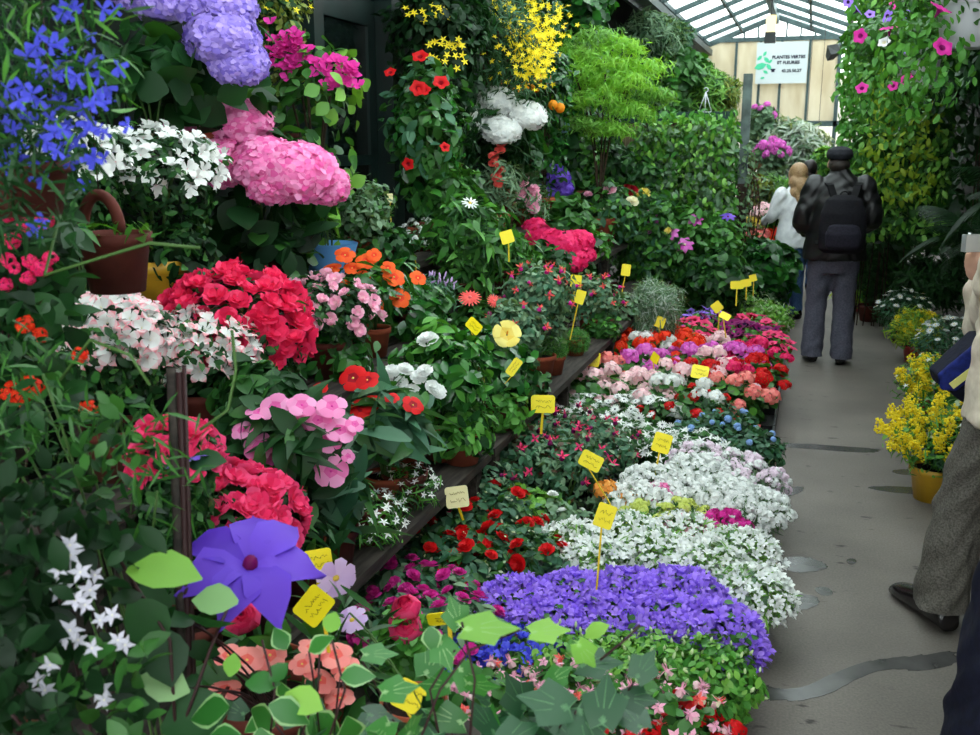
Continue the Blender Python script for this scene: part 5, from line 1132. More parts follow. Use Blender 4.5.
near_plant('jasmine', 'white flowering jasmine in the dark lower corner', 'plant', (-.93, 1.02), .5,
           [(LF_OVAL, 0, [(-30, 470, 60, 760, 420, 30, 1.15, 1.5), (50, 500, 140, 760, 130, 28, 1.3, 1.6)]), (LF_OVAL, 1, [(40, 640, 150, 760, 70, 28, 1.2, 1.4)])], [L_DEEP, L_MID],
           blooms=[('jasmine', x, y, u(10, 15), u(1.2, 1.35), .25) for x, y in ((70, 555), (58, 570), (80, 572), (60, 590), (75, 600), (90, 590), (85, 605), (70, 630), (78, 640), (92, 648), (64, 636), (100, 620), (112, 615), (118, 640), (125, 645), (50, 665), (45, 690), (38, 680), (100, 690), (104, 700), (70, 545), (95, 575))])
# climbing clematis with one huge purple flower
near_plant('clematis', 'clematis with a huge purple flower and one bright green leaf', 'plant', (-.93, 1.5), .5,
           [(LF_OVAL, 0, [(120, 600, 200, 745, 22, 40, 1.4, 1.6)])], [L_DARK, L_LIME, L_EDGE],
           leaves=[(LF_BROAD, 1, 163, 569, 74, 1.35, .03, .75), (LF_BROAD, 0, 128, 548, 60, 1.5, 2.6, .3), (LF_BROAD, 0, 148, 622, 58, 1.4, -.9, .3), (LF_BROAD, 0, 165, 655, 60, 1.4, -1.4, .1), (LF_BROAD, 2, 215, 599, 46, 1.45, 3.0, .5), (LF_BROAD, 0, 140, 690, 60, 1.4, -1.2, .2), (LF_BROAD, 2, 165, 683, 50, 1.4, -.2, .4), (LF_BROAD, 0, 195, 715, 70, 1.4, .4, .4), (LF_BROAD, 0, 205, 460, 40, 1.7, .2, .6)],
           blooms=[('clematis_big', 250, 566, 72, 1.6, .84), ('clematis_purple', 188, 462, 22, 1.7, .9)], twigs=[[(180, 735, 1.4), (210, 650, 1.42), (235, 590, 1.55)], [(120, 560, 1.45), (170, 640, 1.4), (176, 735, 1.4)]])
# salmon impatiens, ranunculus, cosmos on the stand
near_plant('impatiens', 'salmon pink impatiens behind the variegated ivy', 'plant', (-.92, 1.62), .5,
           [(LF_OVAL, 0, [(195, 640, 350, 735, 70, 46, 1.95, 2.2)]), (LF_OVAL, 1, [(190, 640, 360, 740, 40, 44, 1.95, 2.2)])], [L_MID, L_DARK],
           blooms=[('impatiens_salmon', x, y, u(13, 18), u(1.9, 2.0), .6) for x, y in ((247, 660), (302, 664), (312, 648), (336, 655), (270, 655), (228, 655), (320, 680), (345, 668), (206, 692), (225, 690), (340, 698), (290, 690), (262, 700), (325, 705), (245, 730))], pot=(.09, .13, TERRA), twigmat=STEM)
near_plant('ranunculus', 'dark pink ranunculus with one round bloom below the purple clematis', 'plant', (-1.06, 1.72), .5, [(LF_NARROW, 0, [(200, 640, 300, 700, 40, 40, 2.1, 2.3)])], [L_DARK], blooms=[('ranunculus_red', 241, 614, 20, 2.1, .3), ('ranunculus_red', 230, 708, 14, 2.1, .4)], pot=(.07, .1, TERRA), twigmat=STEM)
near_plant('cosmos', 'lilac cosmos with two open flowers beside the tilted yellow tag', 'plant', (-.70, 1.66), .5, [(LF_NARROW, 0, [(310, 600, 380, 690, 90, 40, 2.0, 2.25)])], [L_FERN], blooms=[('cosmos', 336, 578, 22, 2.1, .25), ('cosmos', 352, 620, 17, 2.05, .6)], pot=(.07, .1, TERRA), twigmat=STEM)
# ivy, variegated and plain
IV = [L_IVYM, L_EDGE, L_LIME, L_VEINL, L_IVYD, L_VEIN]
near_plant('ivy', 'variegated ivy with pale edged leaves on upright dark stems', 'plant', (-.66, 1.18), .5,
           [(LF_BORD, 0, [(200, 690, 400, 760, 12, 40, 1.3, 1.5)]), (LF_IVYV, 4, [(190, 710, 420, 780, 22, 42, 1.35, 1.55)])], IV,
           leaves=[(LF_BORD, 0, 358, 675, 35, 1.35, .1, .5), (LF_BORD, 0, 320, 643, 29, 1.35, .6, .5), (LF_BORD, 0, 280, 638, 27, 1.4, 2.0, .4), (LF_ROUND, 2, 332, 622, 20, 1.35, 1.2, .4), (LF_BORD, 0, 290, 712, 45, 1.3, -.3, .6), (LF_BROAD, 2, 303, 700, 41, 1.32, -.3, .4), (LF_BROAD, 0, 262, 682, 34, 1.35, .1, .6), (LF_BROAD, 0, 278, 672, 24, 1.35, .8, .3), (LF_BORD, 0, 225, 735, 34, 1.3, .1, .5), (LF_BROAD, 2, 232, 665, 23, 1.35, 1.3, .2)],
           twigs=[[(330, 735, 1.35), (345, 690, 1.35), (332, 640, 1.35)], [(270, 740, 1.35), (275, 690, 1.35), (262, 640, 1.35)], [(300, 740, 1.35), (318, 690, 1.35), (320, 650, 1.35)]], twig_r=.0015, pot=(.09, .13, TERRA), nst=8)
near_plant('ivy', 'green ivy with a bright lime leaf in front of the blue bellflowers', 'plant', (-.48, 1.26), .5,
           [(LF_IVYV, 0, [(390, 670, 500, 745, 12, 42, 1.3, 1.55)]), (LF_IVYV, 4, [(400, 700, 560, 770, 24, 44, 1.35, 1.6)])], IV,
           leaves=[(LF_IVYV, 2, 490, 630, 68, 1.3, .05, .78), (LF_IVYV, 2, 550, 632, 48, 1.35, .1, .8), (LF_IVYV, 0, 455, 612, 38, 1.35, 1.9, .4), (LF_IVYV, 0, 445, 655, 41, 1.35, -1.2, .3), (LF_IVYV, 0, 380, 655, 41, 1.4, .05, .75), (LF_IVYV, 0, 400, 690, 45, 1.35, .2, .6), (LF_IVYV, 0, 470, 680, 41, 1.35, -.8, .3), (LF_BORD, 0, 432, 640, 27, 1.35, -1.4, .2), (LF_IVYV, 2, 586, 655, 35, 1.35, -.9, .4), (LF_BROAD, 2, 596, 630, 27, 1.4, .6, .6)],
           twigs=[[(470, 735, 1.3), (475, 680, 1.3), (462, 622, 1.3)], [(440, 740, 1.35), (430, 690, 1.35), (455, 650, 1.35)], [(420, 740, 1.3), (440, 690, 1.3), (470, 650, 1.3), (520, 630, 1.3)], [(600, 660, 1.35), (625, 640, 1.35), (640, 625, 1.35)]], twig_r=.0015, pot=(.09, .13, TERRA), nst=8)
near_plant('ivy', 'dark green ivy with star shaped leaves in front of the columbines', 'plant', (-.30, 1.30), .5,
           [(LF_IVYV, 4, [(520, 715, 660, 780, 18, 50, 1.3, 1.55)])], IV,
           leaves=[(LF_IVYV, 4, 545, 703, 63, 1.25, 2.9, .35), (LF_IVYV, 4, 605, 700, 60, 1.25, 1.5, .3), (LF_IVYV, 4, 600, 665, 54, 1.35, .1, .7), (LF_IVYV, 4, 645, 665, 41, 1.3, 1.0, .3), (LF_IVYV, 4, 640, 700, 41, 1.3, -.1, .4), (LF_IVYV, 0, 560, 675, 34, 1.35, .6, .5), (LF_IVYV, 4, 590, 730, 61, 1.25, -1.0, .3), (LF_IVYV, 4, 520, 735, 54, 1.25, .5, .3)], twig_r=.0015, pot=(.09, .13, TERRA), nst=8)
# terracotta hanging basket with thick curved handle, green tie
p = at(116, 262, t=2.0)[0]
hb = plant('trailing_plant', 'trailing green plant in a dark hanging pot with a thick curved handle', 'plant', 0, 0, 0, [F(LF_LONG, L_FRESH, 24, .06, inner=.8, droop=.9)], [], pot=(.075, .12, TERRA_D), shelf=p.z - .06, world=(p.x, p.y, p.z + .06), R=.09, flat=.3, skirt=False)
link('handle', as_mesh('handle', tube([(.045 * math.cos(a) - .028, 0, .12 + .075 * math.sin(a)) for a in np.linspace(0, PI, 14)], .012, 8), [TERRA_D]), hb)
link('green_tie', as_mesh('green_tie', box((-.085, -.082, .07), (-.045, -.078, .13)).join(bar((-.085, -.08, .125), (.0, -.08, .128), .003, .02)), [solid('green_plastic', (20, 110, 70), .5, .3)], False), hb)
link('hanging_wire', as_mesh('hanging_wire', tube([(-.028, 0, .19), (-.028, 0, 3.6 - p.z + .06)], .0012, 5), [STEM_D]), hb)

# ================================================================== fence, vines, pole
YF = 9.8
fe = thing('trellis_fence', 'dark green framed fence with beige panels across the stall end', 'fence', (-1.5, YF, 0))
FP = solid('fence_green', (34, 66, 58), .5, .3, noise=.2)
for x in (-.80, -.02, .72): link('post', as_mesh('post', box((x - .04, -.04, 0), (x + .04, .04, 2.0)), [FP], False), fe)
for z in (.9, 1.96): link('rail', as_mesh('rail', box((-.84, -.035, z - .05), (.76, .035, z + .05)), [FP], False), fe)
PNL = solid('reed_panel', (140, 122, 98), .9, .1, noise=.3, nscale=4, stretch=(20, 1, 1))
for x0, x1 in ((-.76, -.06), (.02, .68)): link('panel', as_mesh('panel', box((x0, -.01, .95), (x1, .01, 1.91)), [PNL], False), fe)
po = thing('pole', 'weathered leaning pole beside the vine, grey above and brown below', 'pole', (-.62, 9.55, 0))
link('upper_post', as_mesh('upper_post', box((-.04, -.04, 1.35), (.04, .04, 2.33)), [solid('grey_paint', (96, 112, 108), .6, .3, noise=.35, nscale=8)], False), po)
link('lower_post', as_mesh('lower_post', box((-.045, -.045, 0), (.045, .045, 1.35)), [solid('rusty_brown', (58, 44, 36), .8, .2, noise=.4, nscale=8)], False), po)
def vine(name, label, boxes, loc):
    r = thing(name, label, 'vine', loc); b = Buf(); mats = []; tw = Buf()
    for (tpl, m, n, lo, hi, face, s) in boxes:
        k = len(mats); mats.append(m); M = boxleaves(n, lo, hi, face, s); M[:, :, 3] -= np.array(loc); b.inst(tpl, M, k)
    lo = np.min([q[3] for q in boxes], 0); hi = np.max([q[4] for q in boxes], 0)
    for i in range(14):
        x = u(lo[0] + .08, hi[0] - .08); y = hi[1] - .03; tw.tpl(tube([(x - loc[0], y - loc[1], lo[2] - loc[2] + .02 if lo[2] > 1.5 else 0), (x + u(-.1, .1) - loc[0], y - loc[1], lo[2] * .5 + hi[2] * .5 - loc[2]), (x + u(-.06, .06) - loc[0], y - loc[1], hi[2] - loc[2] - .1)], .006, 5))
    link('foliage', b.mesh(name + '_foliage', mats), r); link('stems', tw.mesh('stems', [STEM_W]), r)
    return r
vine('ivy', 'small leaved vine covering the fence behind the roses and clematis', [(LF_OVAL, L_FRESH, 2600, (-1.62, 9.3, .85), (-.66, 9.72, 1.86), (0, -.9, .45), .07), (LF_OVAL, L_GREY, 1300, (-1.6, 9.25, .9), (-.7, 9.5, 1.9), (0, -.8, .6), .07), (LF_OVAL, L_LIGHT, 700, (-1.6, 9.22, .95), (-.68, 9.4, 1.95), (0, -.7, .7), .06), (LF_OVAL, L_FRESH, 500, (-1.6, 9.25, 1.6), (-.68, 9.7, 2.02), (0, -.5, .9), .08), (LF_OVAL, L_DARK, 700, (-1.6, 9.5, .8), (-.66, 9.74, 1.9), (0, -.9, .4), .085)], (-1.14, 9.55, 0))
vine('ivy', 'vine strand creeping down the brown pole', [(LF_OVAL, L_GREY, 260, (-.70, 9.4, .9), (-.52, 9.6, 1.75), (.3, -.9, .4), .05), (LF_OVAL, L_BRONZE, 120, (-.62, 9.5, .6), (-.45, 9.7, 1.6), (.3, -.9, .4), .05)], (-.6, 9.5, 0))
hg = thing('wire_hanger', 'white wire pot hanger above the fence vine', 'hanger', at(705, 112, t=9.2)[0])
link('wire', as_mesh('wire', tube([(0, 0, 0), (0, 0, .18)], .006, 5).join(tube([(0, 0, .18), (-.06, 0, 0)], .004, 5)).join(tube([(0, 0, .18), (.06, 0, 0)], .004, 5)).join(tube([(-.06, 0, 0), (.06, 0, 0)], .004, 5)), [POT_WHITE]), hg)
link('hook', as_mesh('hook', tube([(.02 * math.sin(a), 0, .2 - .02 * math.cos(a)) for a in np.linspace(0, 4.5, 8)], .004, 5), [POT_WHITE]), hg)
# right hand climbers
vine('ivy', 'tall bright vine column at the far end of the path beside the walking man', [(LF_OVAL, L_MID, 3600, (.32, 9.3, .9), (1.15, 10.0, 3.5), (-.3, -.9, .4), .085), (LF_OVAL, L_FRESH, 1800, (.2, 9.4, .9), (.5, 9.9, 3.5), (-.3, -.9, .4), .08), (LF_OVAL, L_LIGHT, 1500, (.30, 9.2, .9), (1.1, 9.5, 3.5), (-.3, -.8, .6), .075), (LF_OVAL, L_YEL, 380, (.42, 9.15, 1.25), (.98, 9.35, 2.4), (-.2, -.8, .6), .075), (LF_OVAL, L_DARK, 900, (.35, 9.6, .8), (1.1, 10.0, 3.4), (-.3, -.9, .3), .09)], (.75, 9.7, 0))
vine('ivy', 'darker vine hanging along the eave above the palms', [(LF_OVAL, L_MID, 1500, (.52, 5.2, 2.25), (.95, 9.2, 2.85), (-.8, -.5, .3), .08), (LF_OVAL, L_DARK, 1200, (.7, 5.2, 2.0), (1.2, 9.2, 2.8), (-.8, -.5, .3), .08), (LF_OVAL, L_LIGHT, 400, (.5, 7, 2.2), (.8, 9.2, 2.8), (-.8, -.5, .4), .075)], (.8, 8.9, 0))
vine('ivy', 'dark climber on the wall behind the palms', [(LF_OVAL, L_DEEP, 2400, (1.35, 4.2, .5), (1.75, 9.4, 2.7), (-.9, -.4, .3), .11), (LF_OVAL, L_DARK, 900, (1.25, 4.2, .5), (1.5, 9.4, 2.4), (-.9, -.4, .3), .1)], (1.6, 7, 0))
vine('ivy', 'leafy hedge beyond the bright vine column', [(LF_OVAL, L_DARK, 1600, (.7, 10.2, .0), (1.9, 16, 3.0), (-.8, -.5, .3), .16), (LF_OVAL, L_MID, 1200, (.6, 10.2, .2), (1.2, 16, 3.2), (-.8, -.5, .3), .14)], (1.2, 13, 0))

# palms
def frond(L, width, n=26, droop=.9):
    t = Tpl(); pts = [Vector((0, L * s * math.cos(.5 * droop * s), L * s * (.75 - .95 * droop * s))) for s in np.linspace(0, 1, 12)]
    t.join(tube(pts, [.006 * (1 - .8 * s) for s in np.linspace(0, 1, 12)], 5))
    P = np.array([tuple(p) for p in pts]); ks = np.linspace(.2, .98, n); idx = ks * 11
    for k, s in zip(idx, ks):
        i = min(int(k), 10); p = P[i] + (P[i + 1] - P[i]) * (k - i); d = P[i + 1] - P[i]; d = d / np.linalg.norm(d)
        for sg in (-1, 1):
            ax = np.array([sg * .9, 0, -.25]) + d * .7; ln = width * math.sin(PI * min(1, .18 + s * .8)) + .03
            t.join(LF_BLADE, frames(p[None], ax[None], np.array([[0, -.2, 1]]), np.array([[ln * 1.6, ln, ln]]))[0])
    return t
FR = [as_mesh('frond', frond(.9, .26, droop=d), [LM('palm', (14, 42, 18), (28, 64, 28), .5)]) for d in (.7, .95, 1.2)]
def palm(label, x, y, h, n, s, m=None):
    r = thing('palm', label, 'palm', (x, y, 0), 0, 'dark potted palms')
    add_pot(r, .16, .26, TERRA_D)
    link('trunk', as_mesh('trunk', tube([(0, 0, .2), (.01, 0, h * .5 + .1), (0, .01, h)], [.05, .04, .035], 9), [STEM_W]), r)
    for i in range(n):
        o = link('frond', FR[i % 3], r, (0, 0, h - .03)); o.rotation_euler = (u(-.1, .5), u(-.2, .2), 2.399 * i); o.scale = (s * u(.8, 1.15),) * 3
palm('palm with arching fronds nearest the man in the beige jacket', 1.42, 5.0, .7, 14, .7); palm('palm behind the white daisies in the shade', 1.38, 6.3, .75, 14, .72); palm('tall palm against the dark climber, in the middle', 1.45, 7.3, 1.3, 15, .75)
palm('palm in the shade near the bright vine column', 1.3, 8.2, .9, 14, .75); palm('tall shaded palm beside the green pillar', 1.5, 5.7, 1.45, 15, .75)

# low plants along the right edge of the path
def low(name, lab, px, py, rpx, fol, flw, pot, z=.26, flat=.85, **k): return plant(name, lab, 'plant', px, py, rpx, fol, flw, pot=pot, shelf=0, z=z, flat=flat, **k)
def sprig(root, n, R, hc, key, s, lean=.6, per=9):
    """arching sprigs of tiny flowers, all sprigs one part"""
    b = Buf(); M = []
    d = dirs(n, .0, .95, True)
    for q in d:
        tip = np.array([q[0] * R * 1.15, q[1] * R * 1.15, hc + q[2] * R * .9])
        for k in range(per):
            f = .55 + .45 * k / per; M.append(np.array([tip[0] * f, tip[1] * f, hc * .6 + (tip[2] - hc * .6) * f - .04 * (1 - f)]) + R_.normal(size=3) * .01)
    M = np.array(M); put_flowers(root, key, facing(M, R_.normal(size=(len(M), 3)) + np.array([0, 0, .5]), s * R_.uniform(.7, 1.2, len(M))), False, 'flower_sprigs')
r = low('goldenrod', 'goldenrod with yellow sprays in the yellow glazed pot', 938, 440, 46, [F(LF_NARROW, L_FRESH, 700, .06, inner=.3), F(LF_LITTLE, L_LIGHT, 200, .035)], [], (.12, .17, POT_YEL), z=.3); sprig(r, 46, .27, .3, 'solidago', .017)
r = low('goldenrod', 'yellow goldenrod mixed with small white flowers behind the yellow pot', 935, 385, 38, [F(LF_NARROW, L_FRESH, 600, .06, inner=.3), F(LF_LITTLE, L_LIGHT, 200, .035)], [B('star_white', 20, .02)], (.1, .14, POT_RED), z=.26); sprig(r, 34, .22, .27, 'solidago', .018)
r = low('broom_shrub', 'yellow green feathery shrub in a red pot between the white daisies', 917, 330, 27, [F(LF_NARROW, L_YEL, 700, .09, inner=.3, droop=-.6), F(LF_NARROW, L_FRESH, 300, .08)], [], (.1, .14, POT_RED), z=.26); sprig(r, 24, .18, .28, 'solidago', .015)
low('daisy', 'white daisy bush in the shade, farther from the camera', 903, 312, 27, [F(LF_NARROW, L_BLUE, 700, .06, inner=.4), F(LF_NARROW, L_DARK, 300, .06)], [B('daisy_white', 34, .026, lo=.2, up=.7)], (.1, .14, TERRA_D), z=.27)
low('daisy', 'white daisy bush beside the navy shoulder bag', 950, 345, 34, [F(LF_NARROW, L_BLUE, 800, .06, inner=.4), F(LF_NARROW, L_DARK, 400, .06)], [B('daisy_white', 40, .026, lo=.2, up=.7)], (.1, .14, TERRA_D), z=.32)
low('dianthus', 'dark green plant with a few white blooms next to the yellow pot', 962, 452, 36, [F(LF_NARROW, L_BLUE, 500, .06), F(LF_OVAL, L_DARK, 200, .05)], [B('carnation_white', 9, .024, up=.6)], (.1, .14, TERRA_D), z=.26)
low('dracaena', 'striped leaved plant behind the goldenrod', 960, 415, 22, [F(LF_LONG, L_MID, 22, .2, inner=.2, up=.2, droop=-.5), F(LF_LONG, L_CREAM, 8, .18, inner=.3, up=.2, droop=-.4)], [], (.08, .12, TERRA_D), z=.3)
low('fern', 'bright yellow green grassy plant at the far bend of the path', 858, 288, 20, [F(LF_BLADE, L_LIME, 700, .3, inner=.2, droop=-.4), F(LF_BLADE, L_YEL, 300, .28, inner=.3, droop=-.2)], [], (.1, .14, POT_RED), z=.24)
low('leafy_plant', 'leafy plant with pale variegated leaves by the far bend of the path', 884, 287, 22, [F(LF_OVAL, L_MID, 200, .12), F(LF_OVAL, L_SILVER, 40, .12, inner=.9)], [], (.12, .15, TERRA_D), z=.28)
low('fern', 'dark fern under the palms behind the daisies', 930, 285, 34, [F(LF_NARROW, L_FERN, 700, .16, inner=.2), F(LF_NARROW, L_DARK, 400, .15)], [], (.12, .16, TERRA_D), z=.45)
low('fern', 'dark fern under the bright vine column', 875, 250, 26, [F(LF_NARROW, L_FERN, 700, .22, inner=.2), F(LF_BLADE, L_MID, 300, .3, inner=.2)], [], (.12, .16, TERRA_D), z=.7)

# hanging petunias
def basket(label, px, py, t, rpot, blooms, nl=420, rx=.3):
    p = at(px, py, t=t)[0]
    r = thing('petunia', label, 'plant', (p.x, p.y, p.z - .1), 0, 'hanging petunia baskets'); off = np.array(r.location)
    add_pot(r, rpot, .2, POT_WHITE)
    b = Buf(); M = mound(nl, (-rx * .3, 0, .24), (rx, rx, .14), .048, lo=-.9, inner=.4, droop=.6); b.inst(LF_OVAL, M, 0)
    M = mound(nl, (-rx * .5, -.02, .04), (rx * .9, rx * .7, .33), .045, lo=-1, inner=.3, droop=.7); b.inst(LF_OVAL, M, 1)
    link('foliage', b.mesh('petunia_foliage', [L_MID, L_FRESH]), r)
    z0 = 2.72 - off[2]
    for k in range(3):
        a = 2.1 * k; link('hanging_wire', as_mesh('hanging_wire', tube([(rpot * math.cos(a), rpot * math.sin(a), .2), (0, 0, min(z0, .75))], .002, 5), [STEM_D]), r)
    for key, bx, by, br, up in blooms:
        w, _ = at(bx, by, t=t - .25); toc = np.array((Vector((0, 0, CAM_H)) - w).normalized())
        add_flower(r, key, facing((np.array(w) - off)[None], toc * (1 - up) + np.array([-.2, 0, up]) + .3 * R_.normal(size=3), br * (t - .25) / F_PX)[0], 'flower', 0)
basket('pink petunias in a white hanging pot, nearest and topmost', 968, 22, 3.9, .13, [('petunia_pink', 941, 8, 11, .5), ('petunia_pink', 943, 47, 10, .3)], 420, .27)
basket('mixed pink and violet petunias in the smaller hanging pot', 918, 68, 5.0, .12, [('petunia_pink', 889, 28, 9, .4), ('petunia_pink', 897, 2, 7, .4), ('petunia_pink', 860, 36, 7, .2), ('petunia_violet', 887, 16, 6, .2), ('petunia_violet', 858, 10, 6, .3), ('petunia_violet', 870, 14, 5, .3), ('petunia_violet', 909, 50, 5, .3), ('petunia_white', 884, 42, 6, .3), ('petunia_pink', 907, 80, 7, .2), ('petunia_pink', 893, 86, 5, .2), ('petunia_pink', 862, 88, 6, .2), ('petunia_violet', 905, 14, 5, .2), ('petunia_violet', 848, 2, 5, .2)], 700, .3)

# ================================================================== plants of the far market
def far(name, lab, px, py, rpx, t, fol, flw=(), flat=.9, shelf=0, **k): return plant(name, lab, 'plant', px, py, rpx, fol, flw, pot=(.2, .3, TERRA_D), shelf=shelf, t=t, flat=flat, stem=STEM_W, **k)
far('olive_tree', 'silvery feathery tree under the banner beyond the walking man', 793, 150, 34, 17, [F(LF_NARROW, L_SILVER, 1600, .3, inner=.3, lo=-1), F(LF_NARROW, L_GREY, 700, .3, inner=.3, lo=-1)])
far('bougainvillea', 'pink flowering bush under the far gable beside the pole', 772, 156, 16, 14, [F(LF_OVAL, L_GREY, 300, .12)], [B('geranium_magenta', 26, .06)])
far('leafy_bush', 'soft green bush beyond the blonde woman', 775, 196, 22, 13, [F(LF_NARROW, L_LIGHT, 700, .2, inner=.3), F(LF_NARROW, L_MID, 300, .2)])
far('petunia', 'dark hanging flower bush high beside the pole at the far end', 762, 118, 14, 17, [F(LF_OVAL, L_GREY, 300, .16)], [B('geranium_magenta', 8, .06)])
far('leafy_bush', 'pale bush low beyond the pole', 757, 190, 16, 12, [F(LF_OVAL, L_OLIVE, 260, .12), F(LF_OVAL, L_GREY, 200, .12)])
for lab, px, py, rp, key in (('yellow flowered plant just beyond the brown pole', 752, 226, 9, 'geranium_white'), ('coral flowered plant beyond the pole nearest the dark bush', 757, 240, 13, 'geranium_coralpink'), ('scarlet flowered plant beside the blonde woman', 772, 238, 9, 'geranium_scarlet'), ('blush pink flowered plant beyond the pole', 765, 216, 12, 'geranium_blush')):
    far('geranium', lab, px, py, rp, 10.6, [F(LF_ROUND, L_FRESH, 160, .08)], [B(key if 'yellow' not in lab else 'rose_yellow', 14, .06, up=.6)], flat=.7)
far('leafy_bush', 'green bush filling the far side of the path end', 842, 250, 20, 14.5, [F(LF_OVAL, L_MID, 500, .16), F(LF_OVAL, L_DARK, 300, .16)])
far('leafy_bush', 'tall green bush under the far gable by the vines', 828, 165, 18, 16, [F(LF_OVAL, L_LIGHT, 400, .18), F(LF_OVAL, L_MID, 300, .18)])
p = at(811, 150, Y=18.5)[0]
nt_ = thing('notice', 'blank white paper notice hanging above the man with the cap', 'notice', p)
link('sheet', as_mesh('sheet', box((-.14, 0, -.3), (.14, .006, .3)), [solid('white_paper', (230, 236, 236), .8, .2)], False), nt_)
link('cord', as_mesh('cord', tube([(-.1, 0, .3), (-.1, 0, 3.7 - p.z)], .004, 4).join(tube([(.1, 0, .3), (.1, 0, 3.7 - p.z)], .004, 4)), [STEM_D]), nt_)
# ================================================================== people
SKIN = solid('skin', (206, 160, 136), .55, .35, noise=.08, nscale=12)
def cloth(name, a, b, ns=60, rough=.85, st=None, bump=.2): return solid('cloth_' + name, a, rough, .2, noise=.3, nscale=ns, c2=b, bump=bump, stretch=st)
LEATHER = solid('black_leather', (15, 15, 17), .5, .5, noise=.3, nscale=14, bump=.3); TWEED = cloth('tweed', (104, 100, 92), (66, 63, 58), 160); GREYTR = cloth('grey_trousers', (84, 84, 96), (66, 66, 78), 90); BEIGE = cloth('beige', (206, 194, 176), (186, 172, 154), 30)
NAVY = cloth('navy', (14, 17, 36), (8, 10, 24), 60); DENIM = cloth('denim', (70, 96, 134), (44, 66, 104), 120); WHITEC = cloth('white', (226, 228, 230), (206, 208, 212), 20); BLACKC = cloth('black', (14, 14, 17), (8, 8, 10), 40); SHOE = solid('black_shoe', (20, 17, 18), .22, .6); CAPM = cloth('cap', (40, 42, 48), (24, 25, 30), 90)
HAIR_D = solid('dark_hair', (30, 22, 18), .5, .4, noise=.4, nscale=60, stretch=(6, 6, 1)); HAIR_B = solid('blonde_hair', (184, 152, 112), .5, .4, noise=.45, nscale=50, c2=(120, 88, 56), stretch=(6, 6, 1)); EYEM = solid('eye', (30, 24, 20), .2, .6)

def ell(c, r, seg=18, rows=12, rot=None):
    V = []; Fc = []
    for i in range(1, rows):
        a = PI * i / rows
        for j in range(seg):
            b = 2 * PI * j / seg; V.append((r[0] * math.sin(a) * math.cos(b), r[1] * math.sin(a) * math.sin(b), r[2] * math.cos(a)))
    V += [(0, 0, r[2]), (0, 0, -r[2])]; n = len(V)
    for i in range(rows - 2):
        for j in range(seg): Fc.append((i * seg + j, (i + 1) * seg + j, (i + 1) * seg + (j + 1) % seg, i * seg + (j + 1) % seg))
    for j in range(seg): Fc.append((j, (j + 1) % seg, n - 2)); Fc.append(((rows - 2) * seg + (j + 1) % seg, (rows - 2) * seg + j, n - 1))
    V = np.array(V)
    if rot is not None: V = V @ np.array(rot).T
    return Tpl().add(V + np.array(c), Fc)
def loft(secs, seg=22):
    """secs: (x, y, z, rx, ry) rings bottom to top, capped"""
    V = []; Fc = []
    for x, y, z, rx, ry in secs:
        for j in range(seg):
            a = 2 * PI * j / seg; V.append((x + rx * math.cos(a), y + ry * math.sin(a), z))
    for i in range(len(secs) - 1):
        for j in range(seg): Fc.append((i * seg + j, i * seg + (j + 1) % seg, (i + 1) * seg + (j + 1) % seg, (i + 1) * seg + j))
    Fc.append(tuple(range(seg))[::-1]); Fc.append(tuple((len(secs) - 1) * seg + j for j in range(seg)))
    return Tpl().add(V, Fc)
def limb(pts, radii, seg=14, sub=5):
    """tapered, rounded limb through joints"""
    P = [np.array(p, float) for p in pts]; out = []; rr = []
    for i in range(len(P) - 1):
        for k in range(sub):
            f = k / sub; out.append(P[i] * (1 - f) + P[i + 1] * f); rr.append(radii[i] * (1 - f) + radii[i + 1] * f)
    out.append(P[-1]); rr.append(radii[-1])
    if len(P) > 2:
        for _ in range(2): out = [out[0]] + [(out[i - 1] + 2 * out[i] + out[i + 1]) / 4 for i in range(1, len(out) - 1)] + [out[-1]]
    t = tube(out, rr, seg); t.join(ell(P[0], (radii[0],) * 3, 12, 8)).join(ell(P[-1], (radii[-1],) * 3, 12, 8)); return t
def crease(me, amp, seed=0.0):
    """soft cloth folds pushed along the normals"""
    n = len(me.vertices); co = np.zeros(n * 3, np.float32); no = np.zeros(n * 3, np.float32)
    me.vertices.foreach_get('co', co); me.vertices.foreach_get('normal', no); co = co.reshape(-1, 3); no = no.reshape(-1, 3)
    x, y, z = co.T + seed
    d = np.sin(z * 46 + 5 * np.sin(x * 19 + y * 13) + y * 30) * .5 + np.sin(z * 23 - x * 37 + 4 * np.sin(z * 11 + y * 17)) * .7 + np.sin(x * 60 + z * 14 + y * 50) * .3
    co = co + no * (amp * d)[:, None]; me.vertices.foreach_set('co', co.astype(np.float32).ravel()); me.update()
def cut_below(me, planes):
    import bmesh
    bm = bmesh.new(); bm.from_mesh(me)
    for (p, n, rad) in planes:
        p = Vector(p); gv = [v for v in bm.verts if (v.co - p).length < rad]; gs = set(gv)
        geom = gv + [e for e in bm.edges if e.verts[0] in gs and e.verts[1] in gs] + [f for f in bm.faces if all(v in gs for v in f.verts)]
        bmesh.ops.bisect_plane(bm, geom=geom, plane_co=p, plane_no=n, clear_inner=True)
    bm.to_mesh(me); bm.free(); me.update()
